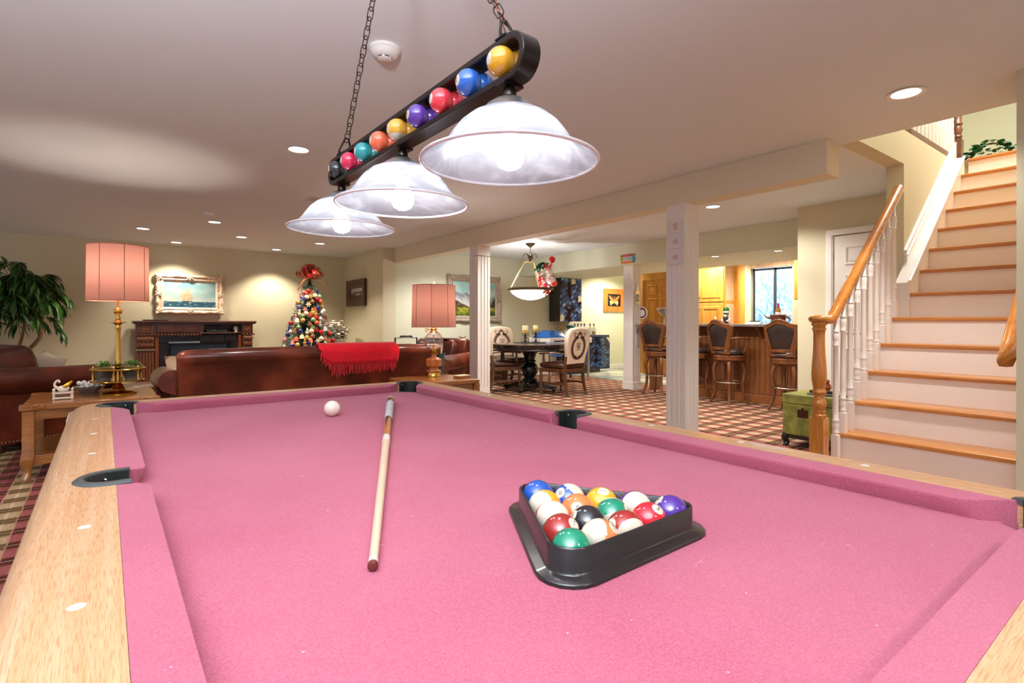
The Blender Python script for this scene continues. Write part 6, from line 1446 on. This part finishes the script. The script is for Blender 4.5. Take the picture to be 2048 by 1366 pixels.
for i, (x, y) in enumerate(DEC):
    o = thing('decanter', ['first clear decanter from the left in the row on the blue console', 'second clear decanter from the left in the row on the blue console', 'third clear decanter from the left in the row on the blue console', 'fourth clear decanter, right end of the group of four on the console', 'clear decanter just left of the one holding whisky', 'glass decanter half filled with amber whisky'][i], 'decanter', (x, y, .8455), group='decanters on the blue console')
    b = MB(); b.loft([[(p, q, z) for p, q in rrect(w_, w_, .012, 3)] for z, w_ in ((0, .078), (.12, .08), (.14, .07), (.155, .034), (.19, .030), (.20, .036))], cap=True); b.build('bottle', m_dec, o, smooth=40)
    MB().sphere((0, 0, .235), .021, 12, 8).cyl((0, 0, .195), (0, 0, .225), .011, n=10).build('stopper', mat('stopper_dark', '6A6A70', .1, .6), o, smooth=60)
    if i == 5: bx(-.035, -.035, .004, .035, .035, .08).build('whisky', m_whk, o, smooth=0, bevel=.006)
ib = thing('ice_bucket', 'steel ice bucket with a teal cloth on the blue console', 'bucket', (8.06, 8.50, .8455))
MB().lathe([(.065, 0), (.07, .01), (.082, .16), (.088, .165), (.084, .165), (.07, .02), (.001, .02)], n=28).build('bucket', mat('polished_steel', 'C9B9A4', .12, 1), ib, smooth=50)
b = MB(); b.sphere((0, 0, .185), .085, 16, 8, (1.1, 1, .42)); b.build('cloth', mat('teal_cloth', '0E6A6A', .8, bmp=.5, bscale=40), ib, smooth=60)
fv = thing('dried_flowers', 'small bunch of dried flowers beside the ice bucket', 'flowers', (7.90, 8.62, .8455))
MB().lathe([(.03, 0), (.045, .04), (.03, .08), (.034, .09)], n=16).build('pot', m_rough, fv)
f = MB(); random.seed(9)
for i in range(30): a = random.uniform(0, 6.28); e = random.uniform(.5, 1.4); d = V((cos(a) * cos(e), sin(a) * cos(e), sin(e))); f.tube([(0, 0, .08), d * .16 + V((0, 0, .08))], .002, 4); f.sphere(d * .16 + V((0, 0, .08)), .016, 6, 4)
o = f.build('stems', mat('dried_tan', 'C2A87A', .8, vary=.3, vscale=30), fv, smooth=60); o['kind'] = 'stuff'
bf = thing('butterfly_picture', 'square picture of a butterfly on black in a striped orange wood frame', 'picture', (9.76, YD - .003, 1.385))
m_zeb = wood('zebra_wood', 'A04E16', 'E08A3A', 'z', .45, .4, .2, bmp=0, mid='D0762C')
b = MB(); b.frame([(0, 0), (0, .03), (.125, .03), (.125, .012)], -.36, 0, .36, .545); b.build('frame', m_zeb, bf, smooth=0)
bx(-.24, -.014, .12, .24, -.004, .425).build('panel', mat('velvet_black', '0C0A0E', .8), bf, smooth=0)
m_wng = mat('butterfly_wing', 'D9BE7A', .5, vary=.5, vscale=40); m_wng2 = mat('butterfly_orange', 'C9763A', .5, vary=.4, vscale=40)
for s in (-1, 1):
    MB().prism([(s * x, z) for x, z in ((.01, .28), (.06, .33), (.15, .385), (.185, .39), (.18, .35), (.13, .28), (.05, .25), (.01, .255))], -.018, -.0145, 'xz').build('wing', m_wng2, bf, smooth=0)
    MB().prism([(s * x, z) for x, z in ((.01, .255), (.05, .245), (.12, .265), (.15, .24), (.13, .17), (.10, .145), (.085, .19), (.05, .18), (.015, .21))], -.018, -.0145, 'xz').build('wing', m_wng, bf, smooth=0)
    MB().tube([(0, -.018, .325), (s * .03, -.018, .36), (s * .05, -.018, .365)], .002, 5).build('antenna', m_wng, bf)
MB().at((0, -.02, .265), (0, 0, 0)).sphere((0, 0, 0), .06, 10, 10, (.16, .12, 1)).build('body', m_wng2, bf, smooth=60)

# ------------------------------------------------------------------ column plaques, signs
random.seed(2)
for k, (z0, lab) in enumerate(((1.915, 'top white plaque of the three on the near column'), (1.775, 'middle white plaque of the three on the near column'), (1.636, 'bottom white plaque of the three on the near column'))):
    t = thing('plaque', lab, 'plaque', (4.072, 2.942, z0), -PI / 2, 'plaques on the near column')
    bx(-.077, -.012, 0, .077, 0, .115).build('tile', mat('plaque_white', 'E4E0DE', .35, coat=.2), t, smooth=0, bevel=.002)
    for r_ in range(5 - (k > 0)):
        w_ = (.05, .055, .04, .03, .045)[r_] if k == 0 else (.025, .05, .065, .04)[r_]; xx = .012
        n = 5
        for q in range(n): x0 = xx - w_ / 2 + w_ * q / n; bx(x0, -.0128, .08 - r_ * .012, x0 + w_ / n * .75, -.0119, .086 - r_ * .012).build('lettering', mat('red_lettering', 'C9705C' if k < 2 else 'C24A48', .6), t, smooth=0)
cs_ = thing('colourful_sign', 'small bright sign in a red, orange, green and blue frame above the far column', 'sign', (6.899, 5.90, 2.098), -PI / 2)
for nm, c, pts in (('top_bar', 'C4302E', [(-.15, .145), (.13, .145), (.10, .11), (-.11, .11)]), ('bottom_bar', 'E0781E', [(-.14, 0), (.13, 0), (.10, .04), (-.11, .04)]), ('left_bar', 'A4BE1E', [(-.15, .14), (-.11, .11), (-.11, .04), (-.14, .0)]), ('right_bar', '4FB4D4', [(.13, .14), (.15, .06), (.13, 0), (.10, .04), (.10, .11)])):
    MB().prism(pts, -.03, -.003, 'xz').build(nm, mat('sign_' + nm, c, .4, coat=.3), cs_, smooth=0, bevel=.002)
bx(-.11, -.018, .04, .10, -.003, .11).build('board', mat('sign_board', 'E2E4E6', .4), cs_, smooth=0)
for i, c in enumerate(('6E8A5A', '8AA86A', '4E6A78', '7A6A9A', '6A4A4A', '5A4038')): MB().box(-.10 + i * .033, -.0205, .05, -.10 + i * .033 + .008, -.018, .10).box(-.10 + i * .033, -.0205, .05 + (.04 if i % 2 else .02), -.10 + i * .033 + .024, -.018, .06 + (.04 if i % 2 else .02)).build('letter', mat('sign_letter_%d' % i, c, .5), cs_, smooth=0)
bp = thing('bottle_cutout', 'flat silvery bottle-shaped ornament on the side of the far column', 'wall ornament', (7.07, 5.8595, 1.42))
ol = [(-.055, 0), (.055, 0), (.06, .02), (.058, .19), (.04, .225), (.018, .25), (.016, .32), (-.016, .32), (-.018, .25), (-.04, .225), (-.058, .19), (-.06, .02)]
MB().prism(ol, -.014, 0, 'xz').build('bottle', mat('mirror_blue', 'B9CAD6', .12, .5, coat=.4), bp, smooth=0, bevel=.003); MB().prism([(-.042, .05), (.042, .05), (.042, .17), (-.042, .17)], -.0165, -.014, 'xz').build('label_panel', mat('label_olive', '8A9482', .5), bp, smooth=0); MB().prism([(-.02, .08), (.02, .08), (.02, .135), (-.02, .135)], -.0175, -.0165, 'xz').build('label_mark', mat('label_cream', 'D8C8A8', .5), bp, smooth=0)
ph = thing('wall_plate', 'pale plastic plate on the side of the far column at chair height', 'wall plate', (7.09, 5.8595, .72)); MB().box(-.035, -.012, 0, .035, 0, .22).build('plate', mat('plate_grey', 'D2CCC8', .4), ph, smooth=0, bevel=.004); bx(-.04, -.02, .22, .01, 0, .30).build('hook', mat('plate_dark_grey', '9A9494', .5), ph, smooth=0, bevel=.004)  # hook block in a darker grey than the plate
rs = thing('round_sign', 'round white and dark red sign sticking out behind the far column', 'sign', (7.18, 5.83, 1.17), -PI / 2)
MB().at((0, 0, .11), (PI / 2, 0, 0)).lathe([(.001, -.008), (.10, -.008), (.106, 0), (.10, .008), (.001, .008)], n=32).build('disc', m_white, rs, smooth=40); MB().at((0, -.009, .11), (PI / 2, 0, 0)).lathe([(.06, 0), (.085, 0), (.085, .002), (.06, .002)], n=32, cap=False).build('red_band', mat('dark_red_band', '6A2438', .4), rs, smooth=40)
bx(-.02, .0, .1, .02, .02, .12).build('bracket', m_white, rs, smooth=0)
# ------------------------------------------------------------------ bar
m_barw = wood('bar_oak', '6A3A18', 'A4682E', 'z', .9, .38, .25, mid='86502A'); m_stl = wood('stool_wood', '4A2814', '8A5228', 'z', 1.0, .32, .4, mid='6A3C1C')
br = thing('bar_counter', 'oak bar counter with beadboard front and granite top', 'bar', (7.2, 4.1, 0))
bx(.03, -1.18, .0, .50, 1.15, 1.06).build('body', m_barw, br, smooth=0)
pk = MB().prism([(-.036, 0), (.036, 0), (.036, .88), (-.036, .88)], 0, .012, 'yz').build('plank', m_barw, br, smooth=0, bevel=.004)
for i in range(31):
    o = pk if i == 0 else dup(pk); o.location = (.016, -1.14 + i * .0755, .13)
MB().box(-.004, -1.18, 0, .03, 1.15, .125).box(.004, -1.18, 1.0, .03, 1.15, 1.06).build('rail_moulding', m_barw, br, smooth=0, bevel=.006)
m_grn = mat('granite', '8A8078', .2, vary=.5, vscale=60, coat=.3)
MB().prism(rrect(.86, 2.95, .05, 4, .21, .26), 1.062, 1.10).build('worktop', m_grn, br, smooth=30, bevel=.008)
bx(.12, 1.60, 0, .28, 1.70, 1.06).build('support_post', m_barw, br, smooth=0, bevel=.006)
for i in range(4): MB().prism([(-.13, 1.06), (.004, 1.06), (.004, .90)], -.02, .02, 'xz').build('corbel', m_barw, br, smooth=0, bevel=.004).location = (0, -1.0 + i * .7, 0)
# stools
m_slt = mat('stool_leather', '2C211E', .35, vary=.2, vscale=10, coat=.25, bmp=.15, bscale=120); m_ring = mat('foot_ring_steel', 'C9C2B4', .18, 1)
def stool(label, loc, rz_):
    t = thing('bar_stool', label, 'stool', loc, rz_, 'high-backed bar stools along the counter')
    MB().lathe([(.001, .67), (.19, .67), (.21, .69), (.212, .715), (.19, .74), (.10, .752), (.001, .755)], n=28).build('seat', m_slt, t, smooth=60)
    MB().lathe([(.20, .60), (.208, .605), (.208, .645), (.214, .655), (.21, .67), (.001, .67), (.001, .60)], n=28).build('seat_frame', m_stl, t, smooth=40)
    MB().lathe([(.001, .56), (.08, .56), (.085, .60), (.001, .60)], n=20).build('swivel', mat('black_iron', '15151A', .3, .4), t)
    for k in range(4):
        a = PI / 4 + k * PI / 2; u = V((cos(a), sin(a), 0)); P = spline([u * .150 + V((0, 0, .60)), u * .185 + V((0, 0, .52)), u * .20 + V((0, 0, .44)), u * .18 + V((0, 0, .30)), u * .185 + V((0, 0, .16)), u * .225 + V((0, 0, .05)), u * .25 + V((0, 0, 0.0))], 4)
        MB().tube(P, [lerp(.030, .017, i / (len(P) - 1)) for i in range(len(P))], 8).build('leg', m_stl, t, smooth=60)
    b = MB()
    for k in range(4):
        a = k * PI / 2; b.prism(rrect(.25, .07, .01, 2, 0, .57) if 0 else [(-.12, .60), (.12, .60), (.12, .575), (.06, .56), (.02, .555), (-.02, .555), (-.06, .56), (-.12, .575)], -.15, -.135, 'xz'); n_ = 16; b.v[-n_:] = [tuple(MX.Rotation(a, 3, 'Z') @ V(v)) for v in b.v[-n_:]]
    b.build('apron', m_stl, t, smooth=30)
    MB().tube([(.195 * cos(2 * PI * i / 36), .195 * sin(2 * PI * i / 36), .295) for i in range(36)], .010, 8, closed=True).build('foot_ring', m_ring, t, smooth=80)
    # shaped back: outer frame, leather, two rails; leans away from the counter
    tl = MX.Translation((0, -.185, .66)) @ MX.Rotation(R(8), 4, 'X')
    half = [(.155, 0), (.17, .10), (.20, .22), (.225, .33), (.232, .40), (.215, .425), (.17, .435), (.12, .455), (.07, .49), (.03, .505), (0, .512)]
    out = half + [(-x, z) for x, z in half[-2::-1]]; inn = [(.115, .125), (.135, .20), (.165, .30), (.178, .36), (.165, .385), (.125, .395), (.08, .425), (.04, .44), (.02, .443), (.01, .444), (0, .445)]; inn = inn + [(-x, z) for x, z in inn[-2::-1]]
    def cv(x, y, z): return (x, y + .06 * (x / .23) ** 2 * 1.2, z)
    b = MB(); b.T = tl; b.loft([[cv(q[0], y, q[1]) for q, y in ((o_, -.022), (o_, .018), (i_, .018), (i_, -.022))] for o_, i_ in zip(out, inn)]); b.build('back_frame', m_stl, t, smooth=35, bevel=.004)
    b = MB(); b.T = tl; cx, cz = 0, .28; b.loft([[cv(cx + (x - cx) * k, y, cz + (z - cz) * k) for x, z in inn] for y, k in ((-.014, .90), (-.010, .97), (-.004, 1.02), (.004, 1.02), (.02, .96), (.03, .85))]); b.build('back_pad', m_slt, t, smooth=60)
    for z0, z1 in ((.085, .125), (.025, .062)):
        b = MB(); b.T = tl; b.loft([[cv(x, y, z) for y, z in ((-.018, z0), (.014, z0), (.014, z1), (-.018, z1))] for x in (-.17, -.09, 0, .09, .17)]); b.build('back_rail', m_stl, t, smooth=30, bevel=.003)
    b = MB(); b.T = tl
    for i in range(7): b.sphere(cv((i - 3) * .022, -.018, .497 - .004 * (i - 3) ** 2 * .6), .014, 8, 5, (1, .8, 1))
    b.build('crest_carving', m_stl, t, smooth=60)
    for s in (-1, 1):
        P = spline([(s * .205, -.19, .90), (s * .235, -.10, .915), (s * .245, .03, .91), (s * .225, .11, .895)], 5); b = MB(); b.tube(P, [.014] * (len(P) - 4) + [.018, .022, .022, .016], 8, flat=(.7, 1.2)); b.tube(spline([(s * .235, .06, .90), (s * .24, .07, .82), (s * .205, .05, .70)], 4), .014, 8); b.build('armrest', m_stl, t, smooth=60)
    return t
stool('bar stool beside the far column, at the left end of the counter', (6.94, 5.32, 0), R(-84))
stool('bar stool mostly hidden behind the near fluted column', (6.96, 4.70, 0), R(-94))
stool('second bar stool from the hall wall, its curved back towards the room', (6.94, 4.12, 0), R(-104))
stool('bar stool nearest the hall wall, below the horned basket', (6.92, 3.29, 0), R(-92))
# things on the bar
m_wine = mat('wine_bottle', '5A1E1A', .1, coat=.5)
hb = thing('horned_basket', 'brown wicker basket with two curved bull horns on the bar counter', 'basket', (7.35, 3.64, 1.1005), R(-90))
b = MB()
for j in range(7): z = j * .018; r = .06 + .020 * z / .11; b.tube([((r * 1.25 + .004 * (i % 2 == j % 2)) * cos(2 * PI * i / 24), (r * .9 + .004 * (i % 2 == j % 2)) * sin(2 * PI * i / 24), z + .010) for i in range(24)], .0095, 6, closed=True)
b.lathe([(.001, .002), (.055, .002), (.05, .006)], n=16); b.build('weave', mat('wicker', '6A3418', .6, vary=.3, vscale=60), hb, smooth=60)
for s in (-1, 1): MB().tube(spline([(s * .085, 0, .09), (s * .13, 0, .085), (s * .165, -.01, .10), (s * .19, -.02, .14)] if s < 0 else [(.085, 0, .10), (.13, 0, .09), (.165, -.01, .06), (.15, -.02, .02)], 5), [.022, .021, .020, .019, .018, .016, .014, .013, .011, .010, .009, .008, .007, .006, .005, .003], 8).build('horn', mat('horn_brown', '3A2418' if s > 0 else '5A3420', .35), hb, smooth=60)
wb = thing('wine_bottle', 'wine bottle with magenta capsule and red label standing in the horned basket', 'bottle', (7.35, 3.64, 1.1085))
MB().lathe([(.001, 0), (.036, .002), (.038, .01), (.038, .16), (.03, .19), (.014, .215), (.013, .24)], n=20).build('glass', mat('amber_bottle', '8A5A1E', .1, coat=.6), wb, smooth=50); MB().lathe([(.0142, .222), (.0148, .226), (.0142, .275), (.001, .277)], n=16).build('capsule', mat('magenta_foil', 'A8246A', .3), wb, smooth=50)
MB().lathe([(.0385, .085), (.0388, .09), (.0388, .15), (.0385, .155)], n=20, cap=False).build('label', mat('label_white', 'E2E6EA', .5), wb, smooth=50); MB().lathe([(.0386, .04), (.039, .045), (.039, .085), (.0386, .09)], n=20, cap=False).build('red_label', mat('label_red', 'B8262E', .5), wb, smooth=50)
jr = thing('glass_jar', 'lidded glass jar of wine corks and red balls at the end of the bar', 'jar', (7.30, 3.21, 1.1005))
MB().lathe([(.075, .0), (.085, .01), (.088, .10), (.086, .19), (.06, .215), (.058, .225)], n=28, cap=False).lathe([(.001, .002), (.075, .002), (.075, .008)], n=20).build('jar', m_gls, jr, smooth=60)
MB().lathe([(.062, .224), (.066, .228), (.062, .24), (.03, .26), (.012, .265), (.018, .28), (.012, .295), (.001, .297)], n=24).build('lid', mat('lid_glass', 'B9C4C8', .1, .3, coat=.5), jr, smooth=50)
random.seed(6)
for i in range(26):
    a = i * 2.4; r = .052 * math.sqrt(random.random()); z = .03 + .16 * i / 26; MB().sphere((r * cos(a), r * sin(a), z), .026, 10, 7).build('cork_ball', mat('cork_' + str(i % 3), ('A08468', '6E2430', '8A6A52')[i % 3], .6), jr, smooth=60)
md_ = thing('margarita_glass', 'oversized margarita glass filled with trinkets on the end of the bar', 'glass', (7.42, 5.57, 1.1005))
MB().lathe([(.001, .001), (.07, .002), (.072, .006), (.015, .014), (.012, .05), (.014, .12), (.02, .14), (.06, .16), (.065, .17), (.10, .19), (.118, .225), (.12, .255), (.117, .255), (.115, .228)], n=32, cap=False).build('glass', glass('milky_glass', 'E4ECF4', .05, 1.4), md_, smooth=60)
MB().lathe([(.02, .15), (.06, .172), (.095, .195), (.112, .23), (.05, .24), (.001, .238)], n=24).build('filling', mat('trinket_fill', 'D8A98A', .6, vary=.5, vscale=50), md_, smooth=40)
MB().tube([(.119 * cos(2 * PI * i / 32), .119 * sin(2 * PI * i / 32), .256) for i in range(32)], .005, 6, closed=True).build('rim', mat('rim_salt', 'F4EEE8', .5), md_, smooth=80)
bt = thing('bottle_holder_figure', 'dark figurine holding an upside-down green bottle on the bar', 'figurine', (7.38, 4.43, 1.1005))
MB().lathe([(.05, 0), (.052, .01), (.03, .02), (.036, .05), (.048, .08), (.042, .11), (.03, .125)], n=20).build('body', mat('figure_brown', '3A2A2A', .4, vary=.5, vscale=30), bt, smooth=60)
for s in (-1, 1): MB().tube(spline([(0, s * .035, .10), (0, s * .055, .08), (-.03, s * .05, .05), (-.045, s * .03, .04)], 4), .012, 8).build('arm', mat('figure_white', 'D8D2D8', .4), bt, smooth=60)
MB().lathe([(.018, .125), (.030, .135), (.042, .16), (.044, .21), (.040, .235), (.022, .25), (.001, .252)], n=20).build('bottle', mat('green_bottle', '1E6A2A', .1, coat=.6), bt, smooth=60); MB().lathe([(.0445, .165), (.0452, .17), (.045, .185), (.044, .19)], n=20, cap=False).build('label', mat('label_white', 'E2E6EA', .5), bt, smooth=60)
MB().sphere((-.02, 0, .115), .026, 12, 8).build('head', mat('figure_white', 'D8D2D8', .4), bt, smooth=80)
sc3 = thing('white_figurine', 'small white porcelain figurine next to the bottle holder figure', 'figurine', (7.32, 4.57, 1.1005)); MB().lathe([(.03, 0), (.032, .01), (.018, .02), (.022, .05), (.012, .075), (.016, .09), (.010, .105), (.001, .11)], n=16).tube([(0, 0, .06), (0, -.04, .04), (-.01, -.07, .012)], [.012, .010, .014], 8).build('body', m_white, sc3, smooth=60)
tb_ = thing('tablet', 'tablet in a pale case lying propped on the bar counter', 'tablet', (7.40, 4.02, 1.1005), R(-92)); b = MB().at((0, 0, .004), (R(22), 0, 0)); b.box(-.12, -.07, 0, .12, .07, .010); b.build('case', mat('tablet_frame', '3A5A60', .4), tb_, smooth=0, bevel=.003); b = MB().at((0, 0, .004), (R(22), 0, 0)); b.box(-.108, -.060, .010, .108, .060, .0112); b.build('screen', mat('tablet_screen', 'C4DCE4', .15, coat=.4), tb_, smooth=0); MB().prism([(.0, .002), (.06, .002), (.05, .045)], -.08, .08, 'yz').build('wedge', mb_, tb_, smooth=0)
bl = thing('hanging_balloon', 'shiny copper oval balloon hanging by the window near the hall wall', 'balloon', (7.6, 3.33, 1.60))
MB().sphere((0, 0, 0), .13, 24, 14, (.75, 1, 1.25)).build('balloon', mat('copper_foil', '8A4A34', .08, .9), bl, smooth=80); MB().cyl((0, 0, .16), (0, 0, 2.075 - 1.60), .0015, n=5).build('string', m_white, bl); MB().lathe([(.012, -.165), (.004, -.175), (.016, -.19)], n=10).build('neck', MATS['copper_foil'], bl)
# tall oak cupboards on the back wall of the bar
m_cab = wood('cupboard_oak', 'C0822E', 'E6B25C', 'z', .8, .35, .3, mid='D89A40')
tc = thing('tall_cupboard', 'tall golden oak cupboard behind the bar, left of the window', 'cupboard', (9.055, 5.78, 0))
bx(.02, -.31, .0, .34, .80, 2.30).build('carcass', m_cab, tc, smooth=0, bevel=.003)
for k in range(2):
    y = -.29 + k * .535
    for z0, z1 in ((.12, 1.49), (1.51, 2.26)):
        dd = bx(0, y, z0, .0195, y + .525, z1).build('door', m_cab, tc, smooth=0, bevel=.004)
        b = MB(); b.frame([(0, 0), (.012, .006), (.05, .006), (.062, -.004), (.062, 0)], -.2, z0 + .065, .2, z1 - .065); o = b.build('panel', m_cab, dd, smooth=0); o.location = (.0, y + .2625, 0); o.rotation_euler = (0, 0, -PI / 2)
        MB().sphere((-.016, y + (.49 if k == 0 else .035), z0 + .1 if z0 > 1 else z1 - .1), .015, 10, 7).build('knob', m_brass2, dd)
sp_ = MB(); sp_.box(.04, -.3125, 1.53, .32, -.3105, 2.24).box(.04, -.3125, .15, .32, -.3105, 1.47); sp_.build('side_panel', wood('pale_and_lit_oak', 'CDAE8C', 'E6D2B8', 'z', .8, .4, .2), tc, smooth=0, bevel=.002)  # paler oak puts the window's light into the cupboard side's colour
bx(.31, -.53, 0, .343, -.315, 2.30).build('filler_panel', m_cab, tc, smooth=0)
uc = thing('wall_cupboard', 'golden oak wall cupboard to the right of the bar window', 'cupboard', (9.055, 3.75, 1.50))
bx(.02, -.55, 0, .34, .48, .80).build('carcass', m_cab, uc, smooth=0, bevel=.003)
for k in range(2):
    y = -.54 + k * .51; dd = bx(0, y, .01, .0195, y + .50, .79).build('door', m_cab, uc, smooth=0, bevel=.004); b = MB(); b.frame([(0, 0), (.012, .006), (.05, .006), (.062, -.004), (.062, 0)], -.19, .07, .19, .73); o = b.build('panel', m_cab, dd, smooth=0); o.location = (0, y + .25, 0); o.rotation_euler = (0, 0, -PI / 2)
bb = thing('base_cupboard', 'oak base cupboard with worktop under the bar window', 'cupboard', (9.10, 4.2, 0))
bx(0, -1.3, .08, .28, 1.2, .90).build('carcass', m_cab, bb, smooth=0, bevel=.003); bx(-.03, -1.3, .90, .28, 1.2, .94).build('worktop', m_grn, bb, smooth=0, bevel=.004)

# ------------------------------------------------------------------ green trunk by the newel post
m_tr = mat('mossy_leather', '8A8A3E', .5, vary=.35, vscale=14, bmp=.2, bscale=60); m_ebn = mat('ebony_stand', '1A1412', .3, coat=.3)
tk = thing('green_trunk', 'mottled olive-green trunk on a black curved-leg stand beside the newel post', 'trunk', (5.23, 2.06, 0))
bx(-.29, -.34, .105, .26, .345, .385).build('chest', m_tr, tk, smooth=0, bevel=.006); bx(-.295, -.345, .388, .265, .35, .470).build('lid', m_tr, tk, smooth=0, bevel=.008)
MB().box(-.2985, .12, .27, -.29, .21, .34).box(-.302, .155, .29, -.298, .175, .36).build('hasp', mat('hasp_bronze', '4A3018', .4, .6), tk, smooth=0, bevel=.002)
MB().box(-.285, -.335, .07, .255, .34, .105).build('stand_rail', m_ebn, tk, smooth=0, bevel=.004)
for x in (-.27, .24):
    for y in (-.315, .32):
        s, s2 = (-1 if x < 0 else 1), (-1 if y < 0 else 1); P = spline([(x, y, .10), (x + s * .012, y + s2 * .012, .07), (x - s * .004, y - s2 * .004, .03), (x + s * .018, y + s2 * .018, .0)], 4); MB().tube(P, [.036, .034, .032, .03, .028, .026, .024, .024, .024, .026, .027, .028, .028][:len(P)], 8).build('leg', m_ebn, tk, smooth=60)
rm = bx(-.03, -.09, 0, .03, .09, .02).build('remote_control', mb_, smooth=0, bevel=.005); rm.location = (5.10, 2.14, .4885); rm.rotation_euler = (0, 0, R(12)); tag(rm, 'black remote control lying on the magazine on the green trunk', 'remote')
mg2 = bx(-.11, -.15, 0, .11, .15, .018).build('magazine', mat('glossy_cover', '7A7F84', .2, vary=.4, vscale=12), smooth=0, bevel=.002); mg2.location = (5.13, 2.08, .4705); tag(mg2, 'grey magazine lying on the green trunk lid', 'magazine')
cf = thing('copper_figurine', 'small copper figurine on the green trunk behind the newel post', 'figurine', (5.32, 2.18, .4705)); MB().lathe([(.03, 0), (.032, .008), (.02, .015), (.034, .045), (.026, .075), (.014, .085)], n=16).build('body', mat('copper', 'B0643C', .25, .8), cf, smooth=60); MB().sphere((0, 0, .10), .022, 12, 8).build('head', MATS['copper'], cf, smooth=80)
# ivy wreath on the landing
iv = thing('ivy_wreath', 'green ivy garland bent over a dark twig hoop on the upstairs landing', 'wreath', (6.72, 1.31, 2.70), -PI / 2 + .15)
MB().tube(spline([(.14 * cos(R(a)) , 0, .005 + .12 * sin(R(a))) for a in range(0, 181, 20)], 3), .010, 6).build('hoop', m_bark, iv, smooth=60)
f = MB(); random.seed(13)
for i in range(100):
    a = R(random.uniform(0, 180)) if i % 3 else 0; p = V((.14 * cos(a) + random.uniform(-.03, .03), random.uniform(-.03, .03), .02 + .12 * sin(a) * random.uniform(.9, 1.1))) if i % 3 else V((random.uniform(-.2, .2), random.uniform(-.05, .05), .02 + random.random() * .05)); petal(f, p, (random.uniform(-1, 1), -.6, random.uniform(-.5, .8)), .055, .045, .012)
o = f.build('ivy_leaves', mat('ivy_green', '1E6A40', .5, vary=.5, vscale=20), iv, smooth=60); o['kind'] = 'stuff'
